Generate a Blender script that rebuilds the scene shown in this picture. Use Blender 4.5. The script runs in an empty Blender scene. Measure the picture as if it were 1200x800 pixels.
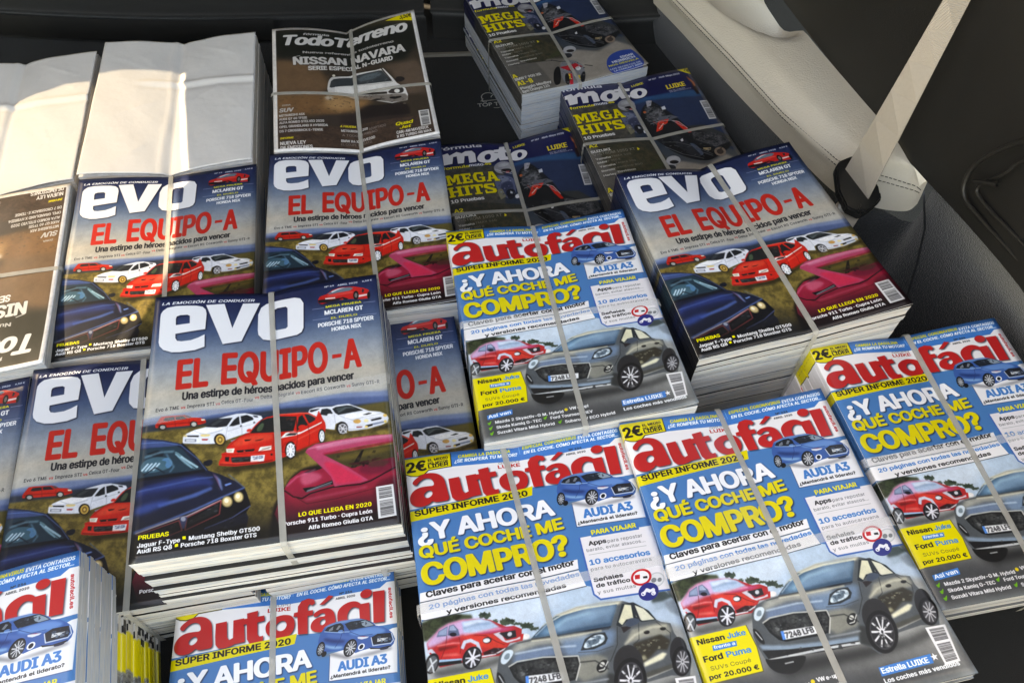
import bpy, bmesh, math, random
import numpy as np
from mathutils import Vector, Matrix
from mathutils.geometry import tessellate_polygon
random.seed(7); RNG = np.random.default_rng(7)
C = bpy.context.scene.collection
SC = bpy.context.scene

# ------------------------------------------------------------------ camera, sky, sun, exposure
cam = bpy.data.cameras.new('camera'); cam.lens = 26.507; cam.sensor_width = 36; cam.clip_start = .02; cam.clip_end = 500
cam_o = bpy.data.objects.new('camera', cam); C.objects.link(cam_o)
cam_o.matrix_world = Matrix(((0.99989278, -0.01464348, 0, 0), (0.0119886, 0.81861109, -0.57422309, 0),
                             (0.00840862, 0.57416152, 0.81869887, .8), (0, 0, 0, 1)))
SC.camera = cam_o
SUN = Vector((-.75, .22, .60)).normalized()             # towards the sun, through the opening shaped in the left side
EL = math.asin(SUN.z); AZ = math.atan2(SUN.x, SUN.y)
w = bpy.data.worlds.new('World'); SC.world = w; w.use_nodes = True
nt = w.node_tree; nt.nodes.clear()
sky = nt.nodes.new('ShaderNodeTexSky'); sky.sky_type = 'NISHITA'; sky.sun_disc = False
sky.sun_elevation = EL; sky.sun_rotation = AZ
bg = nt.nodes.new('ShaderNodeBackground'); bg.inputs[1].default_value = .15
wo = nt.nodes.new('ShaderNodeOutputWorld'); nt.links.new(sky.outputs[0], bg.inputs[0]); nt.links.new(bg.outputs[0], wo.inputs[0])
sl = bpy.data.lights.new('sun', 'SUN'); sl.energy = 2.8; sl.angle = math.radians(.5); sl.color = (1, .985, .95)
so = bpy.data.objects.new('sun', sl); C.objects.link(so); so.rotation_euler = (-SUN).to_track_quat('-Z', 'Y').to_euler()
SC.view_settings.view_transform = 'Standard'; SC.view_settings.look = 'None'; SC.view_settings.gamma = 1
SC.view_settings.exposure = 3.12
SC.view_settings.use_white_balance = True; SC.view_settings.white_balance_temperature = 12200; SC.view_settings.white_balance_tint = 13
SC.render.engine = 'CYCLES'; SC.cycles.use_denoising = True; SC.cycles.max_bounces = 6
SC.cycles.transparent_max_bounces = 8

# ------------------------------------------------------------------ helpers
def node_mat(name, col, rough=.6, spec=.5, noise=0, nscale=40, bump=0, bscale=200, coat=0, coatr=.1, alpha=1, sheen=0):
    m = bpy.data.materials.new(name); m.use_nodes = True
    t = m.node_tree; p = t.nodes['Principled BSDF']
    p.inputs['Roughness'].default_value = rough; p.inputs['Specular IOR Level'].default_value = spec
    p.inputs['Coat Weight'].default_value = coat; p.inputs['Coat Roughness'].default_value = coatr
    p.inputs['Alpha'].default_value = alpha; p.inputs['Sheen Weight'].default_value = sheen
    tc = t.nodes.new('ShaderNodeTexCoord')
    n = t.nodes.new('ShaderNodeTexNoise'); n.inputs['Scale'].default_value = nscale; n.inputs['Detail'].default_value = 5
    t.links.new(tc.outputs['Object'], n.inputs['Vector'])
    mx = t.nodes.new('ShaderNodeMix'); mx.data_type = 'RGBA'; mx.blend_type = 'MIX'
    c = np.array(col, float)
    mx.inputs[6].default_value = (*np.clip(c * (1 - noise), 0, 1), 1); mx.inputs[7].default_value = (*np.clip(c * (1 + noise), 0, 1), 1)
    t.links.new(n.outputs['Fac'], mx.inputs[0]); t.links.new(mx.outputs[2], p.inputs['Base Color'])
    if bump:
        n2 = t.nodes.new('ShaderNodeTexNoise'); n2.inputs['Scale'].default_value = bscale; n2.inputs['Detail'].default_value = 4
        t.links.new(tc.outputs['Object'], n2.inputs['Vector'])
        b = t.nodes.new('ShaderNodeBump'); b.inputs['Strength'].default_value = bump; b.inputs['Distance'].default_value = .002
        t.links.new(n2.outputs['Fac'], b.inputs['Height']); t.links.new(b.outputs[0], p.inputs['Normal'])
    return m

def page_mat(name, col):
    """cut edges of the paper: fine lines running along the stack"""
    m = node_mat(name, col, rough=.85, spec=.2)
    t = m.node_tree; p = t.nodes['Principled BSDF']
    tc = t.nodes.new('ShaderNodeTexCoord'); mp = t.nodes.new('ShaderNodeMapping'); mp.inputs['Scale'].default_value = (9, 9, 2600)
    t.links.new(tc.outputs['Object'], mp.inputs[0])
    n = t.nodes.new('ShaderNodeTexNoise'); n.inputs['Scale'].default_value = 1; n.inputs['Detail'].default_value = 3
    t.links.new(mp.outputs[0], n.inputs['Vector'])
    r = t.nodes.new('ShaderNodeValToRGB'); e = r.color_ramp.elements
    e[0].position = .30; e[0].color = (*[c * .62 for c in col], 1); e[1].position = .52; e[1].color = (*col, 1)
    t.links.new(n.outputs['Fac'], r.inputs[0])
    mp2 = t.nodes.new('ShaderNodeMapping'); mp2.inputs['Scale'].default_value = (60, 60, 500); t.links.new(tc.outputs['Object'], mp2.inputs[0])
    n3 = t.nodes.new('ShaderNodeTexNoise'); n3.inputs['Scale'].default_value = 1; n3.inputs['Detail'].default_value = 2; t.links.new(mp2.outputs[0], n3.inputs['Vector'])
    r3 = t.nodes.new('ShaderNodeValToRGB'); q = r3.color_ramp.elements; q[0].position = .30; q[0].color = (.62, .72, .90, 1); q[1].position = .5; q[1].color = (1, 1, 1, 1)
    q = r3.color_ramp.elements.new(.72); q.color = (1, .86, .80, 1)
    t.links.new(n3.outputs['Fac'], r3.inputs[0]); mm = t.nodes.new('ShaderNodeMix'); mm.data_type = 'RGBA'; mm.blend_type = 'MULTIPLY'; mm.inputs[0].default_value = .7
    t.links.new(r.outputs[0], mm.inputs[6]); t.links.new(r3.outputs[0], mm.inputs[7]); t.links.new(mm.outputs[2], p.inputs['Base Color'])
    b = t.nodes.new('ShaderNodeBump'); b.inputs['Strength'].default_value = .5; b.inputs['Distance'].default_value = .0006
    t.links.new(n.outputs['Fac'], b.inputs['Height']); t.links.new(b.outputs[0], p.inputs['Normal'])
    return m

def mesh_obj(name, verts, faces, mats, parent=None, mi=None, uvs=None, smooth=False):
    me = bpy.data.meshes.new(name); me.from_pydata([tuple(v) for v in verts], [], faces)
    for m in (mats if isinstance(mats, (list, tuple)) else [mats]): me.materials.append(m)
    if mi is not None: me.polygons.foreach_set('material_index', mi)
    if uvs is not None:
        L = me.uv_layers.new(name='uv'); L.data.foreach_set('uv', np.array(uvs, 'f').ravel())
    if smooth: me.polygons.foreach_set('use_smooth', [True] * len(me.polygons))
    me.update()
    o = bpy.data.objects.new(name, me); C.objects.link(o)
    if parent: o.parent = parent
    return o

def bm_obj(name, bm, mat, parent=None, smooth=False):
    me = bpy.data.meshes.new(name); bm.to_mesh(me); bm.free()
    me.materials.append(mat)
    if smooth: me.polygons.foreach_set('use_smooth', [True] * len(me.polygons))
    o = bpy.data.objects.new(name, me); C.objects.link(o)
    if parent: o.parent = parent
    return o

def empty(name, loc, rz=0):
    o = bpy.data.objects.new(name, None); C.objects.link(o); o.location = loc; o.rotation_euler = (0, 0, rz)
    o.empty_display_size = .03
    return o

def tag(o, label=None, cat=None, group=None, kind=None):
    for k, v in (('label', label), ('category', cat), ('group', group), ('kind', kind)):
        if v: o[k] = v
    return o

# ------------------------------------------------------------------ printing press: vector covers drawn into in-memory images
PX = 9.0
def coverage(loops, W, H, wind=True):
    """anti-aliased coverage of closed loops (lists of (x,y) px) or of a directed edge array"""
    if isinstance(loops, np.ndarray): E = loops
    else:
        E = []
        for i, l in enumerate(loops):
            a = np.array(l, float); ar = np.sum(a[:, 0] * np.roll(a[:, 1], -1) - np.roll(a[:, 0], -1) * a[:, 1])
            if (ar < 0) != (i > 0): a = a[::-1]
            E.append(np.hstack([a, np.roll(a, -1, 0)]))
        E = np.vstack(E)
    E = E[np.abs(E[:, 3] - E[:, 1]) > 1e-9]
    if not len(E): return None
    x0 = int(max(0, math.floor(min(E[:, 0].min(), E[:, 2].min())) - 1)); x1 = int(min(W, math.ceil(max(E[:, 0].max(), E[:, 2].max())) + 2))
    y0 = int(max(0, math.floor(min(E[:, 1].min(), E[:, 3].min())))); y1 = int(min(H, math.ceil(max(E[:, 1].max(), E[:, 3].max())) + 1))
    if x1 <= x0 or y1 <= y0: return None
    K = 4; lo = np.minimum(E[:, 1], E[:, 3]); hi = np.maximum(E[:, 1], E[:, 3])
    s0 = np.maximum(np.ceil(lo * K - .5), y0 * K).astype(int); s1 = np.minimum(np.ceil(hi * K - .5), y1 * K).astype(int)
    n = np.maximum(s1 - s0, 0); idx = np.repeat(np.arange(len(E)), n); st = np.cumsum(n) - n
    sub = s0[idx] + np.arange(n.sum()) - st[idx]; ys = (sub + .5) / K
    e = E[idx]; x = e[:, 0] + (ys - e[:, 1]) * (e[:, 2] - e[:, 0]) / (e[:, 3] - e[:, 1]); d = np.sign(e[:, 3] - e[:, 1])
    x = np.clip(x, x0, x1 - 1e-3) - x0; w_ = x1 - x0 + 2; xi = np.floor(x).astype(int); fx = x - xi; row = sub // K - y0
    acc = np.bincount(row * w_ + xi, d * (1 - fx), (y1 - y0) * w_) + np.bincount(row * w_ + xi + 1, d * fx, (y1 - y0) * w_)
    m = np.clip(np.abs(np.cumsum(acc.reshape(-1, w_), 1)) / K, 0, 1)[:, :x1 - x0]
    return x0, y0, m

def blur(m, r):
    r = int(max(1, round(r)))
    for ax in (0, 1):
        for _ in range(2):
            c = np.cumsum(np.pad(m, [(r + 1, r) if a == ax else (0, 0) for a in (0, 1)], mode='constant'), ax)
            k = 2 * r + 1
            m = (c[k:] - c[:-k]) / k if ax == 0 else (c[:, k:] - c[:, :-k]) / k
    return m

def smooth_loop(l):
    l = np.array(l, float)
    for _ in range(2):
        a = np.roll(l, -1, 0); l = np.stack([.75 * l + .25 * a, .25 * l + .75 * a], 1).reshape(-1, 2)
    return l

def field(W, H, cells):
    f = np.zeros((H, W), 'f'); amp = 1; tot = 0
    for c in cells:
        g = RNG.random((int(H / c) + 3, int(W / c) + 3)); yy = np.arange(H) / c; xx = np.arange(W) / c
        yi = yy.astype(int); xi = xx.astype(int); fy = (yy - yi)[:, None]; fx = (xx - xi)[None]
        fy = fy * fy * (3 - 2 * fy); fx = fx * fx * (3 - 2 * fx)
        f += amp * ((g[yi][:, xi] * (1 - fx) + g[yi][:, xi + 1] * fx) * (1 - fy) + (g[yi + 1][:, xi] * (1 - fx) + g[yi + 1][:, xi + 1] * fx) * fy)
        tot += amp; amp *= .75
    return f / tot

# letter outlines in 1/500 em: advance, then closed loops x,y,x,y...
GLY = {
 '!':(98,[34,80,32,254,66,254,64,80],[49,-2,43,-1,38,1,33,4,29,9,27,15,26,20,27,26,29,32,33,37,38,40,43,42,49,43,55,42,60,40,65,37,69,32,71,26,72,20,71,15,69,9,65,4,60,1,55,-1],),
 ',':(94,[19,-60,34,36,68,36,42,-60],),
 '-':(227,[168,122,168,94,57,94,57,122],),
 '.':(94,[48,-2,42,-1,36,1,31,4,28,9,26,15,25,20,26,27,28,32,31,37,36,40,42,43,48,43,54,43,59,40,64,37,68,32,70,27,71,20,70,15,68,9,64,4,59,1,54,-1],),
 '0':(227,[113,-3,95,-2,79,3,65,12,53,24,42,39,34,57,30,72,27,89,25,107,24,127,25,147,27,165,30,182,35,197,43,215,53,230,65,242,79,251,95,256,113,258,131,256,147,251,161,242,174,230,184,215,192,197,197,182,200,165,202,147,203,127,202,107,200,89,197,72,192,57,184,39,174,24,162,12,147,3,131,-2],[113,25,125,26,136,30,145,37,153,46,160,58,165,72,169,88,171,107,172,127,171,148,169,166,165,182,160,197,153,208,145,218,136,224,125,228,113,230,101,228,91,224,82,218,73,208,67,197,62,182,58,166,55,148,55,127,55,107,58,88,62,72,67,58,73,46,82,37,91,30,101,26],),
 '1':(227,[38,0,38,27,195,27,195,0],[138,254,138,0,106,0,106,224,105,224,43,179,43,213,99,254],),
 '2':(227,[32,0,32,24,117,114,126,124,134,133,141,141,147,149,152,156,155,163,158,170,160,178,160,186,159,194,157,202,154,209,149,215,143,220,137,224,129,227,121,229,112,230,102,229,94,227,86,224,79,219,74,213,69,207,66,199,64,190,64,181,33,181,34,196,37,209,43,221,51,232,60,241,72,248,84,253,98,257,112,258,127,257,141,254,153,248,164,241,173,233,181,223,186,211,189,199,191,186,190,177,188,168,185,159,181,150,175,140,168,129,159,118,147,105,133,90,76,30,76,28,195,28,195,0],),
 '3':(227,[109,-3,94,-2,80,0,66,5,54,11,44,19,35,29,28,40,24,52,22,66,55,66,56,58,59,50,63,44,69,38,75,33,83,30,91,27,100,25,109,25,119,26,129,27,138,30,145,35,152,40,157,46,161,54,164,63,165,72,164,81,162,90,158,98,153,105,146,112,137,117,127,121,115,123,101,124,78,124,78,150,144,224,144,226,35,226,35,254,186,254,186,230,106,139,106,144,124,145,140,143,154,138,167,131,177,122,185,111,192,99,195,86,196,72,195,58,191,45,185,33,177,22,166,13,154,6,141,1,125,-2],),
 '4':(227,[20,53,20,79,123,254,155,254,54,83,54,81,207,81,207,53],[141,0,141,61,141,73,141,159,171,159,171,0],),
 '5':(227,[111,-3,96,-2,82,1,70,6,59,12,49,20,41,30,35,41,32,53,30,65,61,65,62,58,65,51,69,44,74,39,80,34,87,30,94,27,102,26,111,25,120,26,130,28,138,32,146,38,152,44,157,52,161,61,163,71,164,81,163,92,161,101,157,111,151,119,145,125,137,131,129,135,119,138,109,138,100,138,92,137,84,134,76,131,69,127,64,123,34,126,48,254,183,254,183,226,75,226,67,151,68,151,74,155,81,159,89,162,97,165,106,166,115,167,126,166,137,164,147,160,156,156,165,150,172,143,179,134,185,125,189,116,193,105,195,94,195,82,194,66,191,51,184,38,176,26,166,16,154,8,141,1,126,-2],),
 '6':(227,[113,-3,98,-2,84,1,71,7,60,15,50,25,42,37,36,51,33,65,32,81,33,93,35,106,40,119,47,134,56,151,69,170,126,254,161,254,75,131,73,131,75,135,79,140,83,144,87,148,92,151,98,153,104,155,110,157,117,157,132,156,146,153,158,147,169,140,178,131,185,120,190,107,193,94,194,79,193,63,190,49,184,36,176,25,166,15,155,7,142,1,128,-2],[113,24,123,25,131,27,139,31,146,37,152,43,157,51,161,59,163,69,164,79,163,89,161,98,157,107,152,114,146,121,139,126,131,130,123,132,113,133,104,132,95,130,87,126,80,121,74,114,69,107,65,99,63,89,62,79,63,69,65,59,69,51,74,43,80,37,87,31,95,27,104,25],),
 '7':(227,[48,0,162,224,162,226,31,226,31,254,195,254,195,224,82,0],),
 '8':(227,[113,-3,97,-2,82,1,68,6,56,13,45,21,37,31,31,42,27,54,26,68,27,78,29,88,33,98,37,106,43,114,51,121,58,126,67,130,76,132,76,133,65,138,55,145,46,154,40,165,36,177,35,190,36,203,40,214,45,225,53,234,62,242,73,249,85,254,99,257,113,258,128,257,141,254,153,249,164,242,173,234,181,225,186,214,190,203,191,190,190,177,186,165,180,154,171,145,162,138,150,133,150,132,159,130,168,126,176,121,183,114,189,106,194,98,197,88,200,78,200,68,199,54,195,42,189,31,181,21,171,13,158,6,145,1,130,-2],[113,25,124,25,134,27,142,30,150,34,156,40,161,46,165,53,168,61,168,69,168,78,165,87,161,94,156,101,149,107,141,111,133,115,123,117,113,118,103,117,93,115,85,111,77,107,70,101,65,94,61,87,58,78,58,69,58,61,61,53,64,46,70,40,76,34,84,30,92,27,102,25],[113,145,122,145,130,147,137,150,144,154,149,159,154,165,157,172,159,180,160,188,159,196,157,203,154,210,149,216,144,221,138,225,130,228,122,229,113,230,104,229,96,228,89,225,82,221,77,216,72,210,69,203,67,196,66,188,67,180,69,172,72,165,77,159,82,154,89,150,96,147,104,145],),
 '9':(227,[113,258,128,257,142,253,155,247,166,239,176,229,184,217,190,204,193,189,194,173,194,161,191,148,186,135,180,120,170,103,158,84,100,0,65,0,151,124,154,124,151,119,148,115,144,111,139,107,134,104,128,101,122,99,116,98,109,97,94,98,81,102,69,107,58,114,49,124,41,134,36,147,33,161,32,176,33,191,36,205,42,218,50,230,60,239,71,247,84,253,98,257],[113,230,104,229,95,227,87,223,80,218,74,211,69,204,66,195,63,186,63,176,63,166,66,156,69,148,74,140,80,134,87,129,95,125,104,122,113,122,123,122,131,125,139,129,146,134,152,140,157,147,161,156,163,165,164,175,163,185,161,195,157,204,152,211,146,218,139,223,131,227,123,229],),
 '?':(180,[66,76,66,80,67,94,68,105,71,115,74,123,79,129,84,135,90,139,97,144,104,149,112,154,118,160,123,167,127,174,130,183,131,192,130,199,128,206,125,213,121,218,116,222,110,226,104,229,96,230,89,231,82,230,75,229,69,226,63,223,57,218,53,213,49,206,47,198,46,189,14,189,15,203,19,215,24,226,32,236,41,243,51,250,63,254,75,257,89,258,103,257,116,254,127,249,137,243,146,235,153,226,158,215,161,203,162,191,161,178,158,166,153,156,146,146,138,138,127,130,120,126,114,122,110,118,105,113,102,108,100,103,98,96,97,88,97,79,97,76],[82,-2,76,-1,70,1,66,4,62,9,60,15,59,20,60,26,62,32,66,37,70,40,76,42,82,43,88,42,93,40,98,37,102,32,104,26,105,20,104,15,102,9,98,4,93,1,88,-1],),
 'A':(240,[8,0,101,254,138,254,231,0,198,0,144,151,140,161,136,173,132,186,127,201,122,219,116,239,123,239,117,219,111,201,106,185,102,172,98,161,95,151,43,0],[55,71,55,99,185,99,185,71],),
 'B':(228,[30,0,30,254,121,254,137,253,152,250,164,245,175,239,184,230,190,221,195,210,198,199,199,187,198,177,197,168,193,160,189,153,184,148,178,143,172,139,165,136,157,133,157,131,166,130,174,127,182,123,189,117,196,110,201,102,205,92,208,81,209,68,208,56,205,44,200,33,193,24,184,16,172,9,158,4,142,1,123,0],[62,29,122,29,140,30,154,34,165,40,172,48,176,58,178,68,177,77,175,85,171,92,166,99,160,104,153,109,144,113,135,115,124,115,62,115],[62,143,119,143,128,143,136,145,144,148,151,152,157,157,162,163,165,170,167,178,168,186,167,197,163,206,156,214,147,221,135,225,120,226,62,226],),
 'C':(255,[134,-3,113,-2,93,4,75,12,59,25,46,40,35,58,28,73,24,90,21,108,20,127,21,146,24,165,28,181,35,197,46,215,59,230,75,242,93,251,113,256,134,258,146,257,158,255,170,252,181,248,191,242,201,236,210,228,217,219,224,209,229,198,234,187,236,174,204,174,202,183,199,190,195,197,190,204,185,209,179,214,172,218,165,222,158,224,150,226,142,228,134,228,119,227,105,223,92,216,80,207,71,196,62,182,57,166,53,148,52,127,53,107,57,88,63,72,71,59,80,47,92,38,105,32,119,28,134,26,142,27,150,28,158,30,165,33,172,36,179,40,185,45,190,51,195,57,199,64,202,72,204,80,236,80,234,68,229,56,224,45,217,36,210,27,201,19,192,12,181,7,170,2,159,-1,146,-3],),
 'D':(252,[109,0,48,0,48,29,107,29,127,30,144,34,159,40,171,49,182,61,189,75,195,90,198,108,200,128,198,147,195,165,190,180,182,194,172,205,160,214,145,221,129,225,110,226,47,226,47,254,113,254,136,253,157,248,176,239,192,228,206,213,217,196,225,175,229,153,231,128,229,102,224,80,217,59,206,42,192,27,175,15,156,7,134,2],[62,254,62,0,30,0,30,254],),
 'E':(210,[30,0,30,254,186,254,186,226,62,226,62,143,178,143,178,114,62,114,62,29,188,29,188,0],),
 'F':(205,[30,0,30,254,185,254,185,226,62,226,62,139,173,139,173,111,62,111,62,0],),
 'G':(261,[134,-3,113,-2,93,4,75,13,59,25,45,40,35,58,28,73,24,90,21,108,20,127,21,146,24,165,28,181,35,197,45,215,59,230,74,242,92,251,112,256,132,258,146,257,158,255,170,252,181,247,192,242,202,235,210,227,218,218,225,208,230,198,234,186,237,174,204,174,201,182,198,190,194,197,189,203,184,208,178,213,172,218,165,221,158,224,150,226,141,227,133,228,118,227,104,223,92,216,80,207,70,196,62,182,57,166,53,148,52,127,53,107,57,88,63,72,71,59,81,47,92,38,105,32,119,28,134,26,148,27,161,31,172,36,183,43,191,51,198,62,203,74,206,87,207,101,217,100,141,100,141,128,239,128,239,100,237,80,233,62,225,45,215,31,203,19,188,9,172,2,154,-2],),
 'H':(259,[30,0,30,254,62,254,62,144,196,144,196,254,228,254,228,0,196,0,196,116,62,116,62,0],),
 'I':(151,[16,0,16,29,59,29,59,226,16,226,16,254,135,254,135,226,91,226,91,29,135,29,135,0],),
 'J':(199,[93,-3,71,-1,53,5,38,16,26,31,19,50,17,73,17,86,49,86,49,73,50,58,54,47,61,37,70,30,80,26,93,25,105,26,115,30,124,37,131,47,135,58,136,73,136,254,168,254,168,73,166,50,159,31,147,16,132,5,113,-1],),
 'K':(234,[52,73,52,108,58,116,64,123,70,131,75,138,81,145,87,152,93,159,100,165,106,172,182,254,224,254,116,138,114,138],[30,0,30,254,62,254,62,167,62,112,62,97,62,0],[186,0,94,130,114,155,224,0],),
 'L':(197,[30,0,30,254,62,254,62,29,181,29,181,0],),
 'M':(315,[30,0,30,254,76,254,139,94,140,89,142,85,144,79,150,61,152,55,154,48,156,42,161,24,154,24,159,41,165,61,171,79,173,85,175,89,176,94,238,254,284,254,284,0,252,0,252,145,252,163,253,184,253,207,253,229,256,229,254,221,251,213,249,205,241,181,238,174,236,167,234,161,228,145,171,0,143,0,85,145,83,150,82,155,80,160,72,181,70,188,67,196,65,204,62,212,59,220,56,229,59,229,60,208,60,186,61,164,61,145,61,0],),
 'N':(262,[30,0,30,254,68,254,172,91,174,87,178,82,181,75,185,69,189,61,194,53,198,45,203,36,207,27,202,27,202,36,201,45,200,54,200,63,200,71,200,79,199,97,199,254,232,254,232,0,193,0,101,145,97,152,93,158,89,165,84,173,79,181,74,191,54,226,60,227,61,192,62,182,62,172,62,164,62,157,62,150,62,145,62,0],),
 'O':(267,[133,-3,112,-2,93,4,75,12,59,25,46,40,35,58,28,73,24,90,21,108,20,127,21,146,24,165,28,181,35,197,46,215,59,230,75,242,93,251,112,256,133,258,155,256,174,251,192,242,208,230,221,215,232,197,238,181,243,165,246,146,247,127,246,108,243,90,238,73,232,58,221,40,208,25,192,12,174,4,155,-2],[133,26,148,28,162,32,175,38,186,47,196,58,204,72,210,88,214,106,215,127,214,148,210,166,204,182,196,196,186,207,175,216,162,223,148,227,133,228,119,227,105,223,92,216,81,207,71,196,63,182,57,166,53,148,52,127,53,106,57,88,63,72,71,58,81,47,92,38,105,32,119,28],),
 'P':(223,[30,0,30,254,118,254,136,253,152,250,166,244,178,236,187,226,195,215,200,202,203,189,204,174,203,159,200,145,195,133,187,121,178,112,166,104,152,98,136,94,118,93,55,93,55,121,116,121,129,122,139,124,149,128,156,133,162,139,167,147,170,155,172,164,172,174,172,184,170,193,167,201,162,208,156,214,148,219,139,223,129,225,116,226,62,226,62,0],),
 'Q':(267,[123,80,156,80,185,42,192,32,234,-24,200,-24,173,13,166,23],[133,-3,112,-2,93,4,75,12,59,25,46,40,35,58,28,73,24,90,21,108,20,127,21,146,24,165,28,181,35,197,46,215,59,230,75,242,93,251,112,256,133,258,155,256,174,251,192,242,208,230,221,215,232,197,238,181,243,165,246,146,247,127,246,108,243,90,238,73,232,58,221,40,208,25,192,12,174,4,155,-2],[133,26,148,28,162,32,175,38,186,47,196,58,204,72,210,88,214,106,215,127,214,148,210,166,204,182,196,196,186,207,175,216,162,223,148,227,133,228,119,227,105,223,92,216,81,207,71,196,63,182,57,166,53,148,52,127,53,106,57,88,63,72,71,58,81,47,92,38,105,32,119,28],),
 'R':(225,[30,0,30,254,118,254,136,253,153,250,167,244,178,237,188,227,195,217,200,204,204,191,205,176,204,161,200,148,195,136,188,125,178,116,166,109,152,103,136,100,118,99,48,99,48,128,117,128,129,128,140,130,149,133,156,138,162,143,167,150,170,158,172,167,173,176,172,186,170,194,167,202,162,209,156,215,149,220,140,223,129,225,116,226,62,226,62,0],[177,0,115,115,151,115,214,0],),
 'S':(224,[112,-4,94,-3,78,0,64,5,51,11,41,20,32,30,25,42,21,54,19,68,52,68,54,59,57,51,62,44,68,38,75,33,83,29,92,27,102,25,112,25,123,25,133,27,143,30,151,34,159,40,165,46,169,53,172,61,173,70,172,77,170,84,166,89,161,94,155,99,148,102,140,106,132,108,122,111,92,120,72,126,56,135,43,145,34,156,28,170,26,186,27,200,31,213,37,224,46,234,57,242,69,249,83,254,97,257,114,258,130,257,145,254,158,249,170,242,180,234,189,224,195,213,199,202,200,189,169,189,166,201,160,211,151,219,140,225,127,228,112,229,102,229,92,227,84,224,76,220,70,215,64,209,61,203,58,195,58,188,58,180,61,173,65,167,71,162,78,158,85,154,92,151,99,149,106,147,132,140,140,137,148,135,156,132,164,128,172,124,179,119,186,113,192,106,197,99,201,90,203,80,204,69,203,56,199,43,193,32,185,21,174,13,162,5,147,0,130,-3],),
 'T':(225,[16,226,16,254,208,254,208,226,128,226,128,0,96,0,96,226],),
 'U':(259,[129,-4,110,-3,93,1,77,8,63,17,52,27,42,40,36,54,31,70,30,87,30,254,62,254,62,89,63,77,66,66,70,57,77,48,84,40,94,34,104,29,116,27,129,26,143,27,155,29,165,34,175,40,182,48,188,57,193,66,195,77,196,89,196,254,229,254,229,87,227,70,223,54,216,40,207,27,195,17,182,8,166,1,149,-3],),
 'V':(240,[102,0,8,254,42,254,96,103,99,94,103,82,108,69,113,53,118,35,124,15,117,15,123,36,129,54,133,69,138,82,142,94,145,103,197,254,231,254,139,0],),
 'W':(344,[78,0,8,254,41,254,82,98,84,90,86,81,88,73,90,64,92,55,93,47,95,38,97,29,98,20,95,20,96,29,98,38,100,47,102,55,104,64,106,73,108,81,110,90,112,98,153,254,190,254,231,98,233,90,235,81,237,73,239,64,241,55,243,47,245,38,247,29,249,20,244,20,246,29,248,38,249,47,251,55,253,64,255,73,261,98,302,254,335,254,265,0,228,0,184,161,181,172,178,184,176,196,173,209,170,222,168,237,175,237,172,223,170,210,167,197,165,185,162,173,159,161,115,0],),
 'X':(238,[9,0,109,142,109,118,15,254,52,254,89,200,94,193,98,186,102,181,105,175,109,170,112,164,115,159,118,153,122,146,116,146,120,153,123,159,126,164,129,170,132,175,136,181,140,186,144,193,149,200,187,254,223,254,129,119,129,143,228,0,191,0,146,65,142,71,138,77,134,83,131,88,128,93,125,98,122,103,119,109,115,116,122,116,119,109,116,104,113,98,110,93,106,88,103,83,99,77,95,71,91,65,46,0],),
 'Y':(236,[102,0,102,104,8,254,46,254,96,172,101,163,107,155,111,146,116,137,120,127,125,115,112,115,116,127,121,137,126,146,130,155,135,164,140,172,191,254,228,254,134,104,134,0],),
 'Z':(220,[21,0,21,23,137,193,142,200,147,208,153,215,159,223,165,230,170,238,174,227,164,227,153,226,143,226,132,226,122,226,111,226,20,226,20,254,198,254,198,231,84,64,79,56,73,48,67,40,61,32,55,24,49,17,45,27,55,28,66,28,76,28,86,28,97,28,107,29,200,29,200,0],),
 'a':(195,[80,-4,68,-4,57,-1,47,2,38,8,30,14,24,22,19,32,16,42,15,54,16,64,18,73,22,80,26,87,32,92,39,97,46,100,54,103,63,105,71,107,80,109,89,110,100,111,109,112,117,113,123,114,129,116,133,117,135,120,137,123,138,127,138,128,137,136,136,142,133,148,130,153,125,158,120,161,113,163,106,165,98,165,89,165,82,164,75,161,69,158,63,154,59,150,55,146,52,142,50,137,20,146,26,156,32,165,39,173,48,179,57,184,66,188,77,190,87,192,97,192,104,192,112,191,119,190,128,187,135,184,143,180,150,175,156,168,161,160,165,150,168,139,168,126,168,0,138,0,138,26,136,26,134,21,130,17,126,12,121,8,115,4,108,1,100,-2,90,-4],[85,23,96,23,106,26,114,29,121,34,127,40,132,47,135,54,137,61,138,69,138,95,136,93,133,92,130,91,125,90,121,89,116,88,110,87,105,86,100,86,88,84,81,83,74,81,67,79,61,77,56,74,52,70,48,65,47,59,46,52,46,46,48,41,51,36,55,32,59,29,65,26,71,24,78,23],),
 'b':(213,[115,-4,104,-3,94,-1,86,2,79,6,74,11,69,16,65,21,62,25,59,29,56,29,56,0,26,0,26,254,57,254,57,160,59,160,62,164,65,168,69,173,73,178,79,182,86,186,94,190,103,192,115,192,130,191,144,187,156,180,168,171,177,160,185,146,191,131,194,113,195,94,194,75,191,58,185,42,177,29,168,17,157,8,144,1,130,-3],[110,23,121,24,131,28,140,33,147,40,153,48,158,58,161,70,163,82,164,95,163,108,161,120,158,131,153,140,147,149,140,156,131,161,121,164,110,165,99,164,89,161,81,156,73,149,67,141,62,131,59,120,57,108,56,95,57,81,59,69,63,58,67,48,73,39,81,32,89,27,99,24],),
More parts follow.
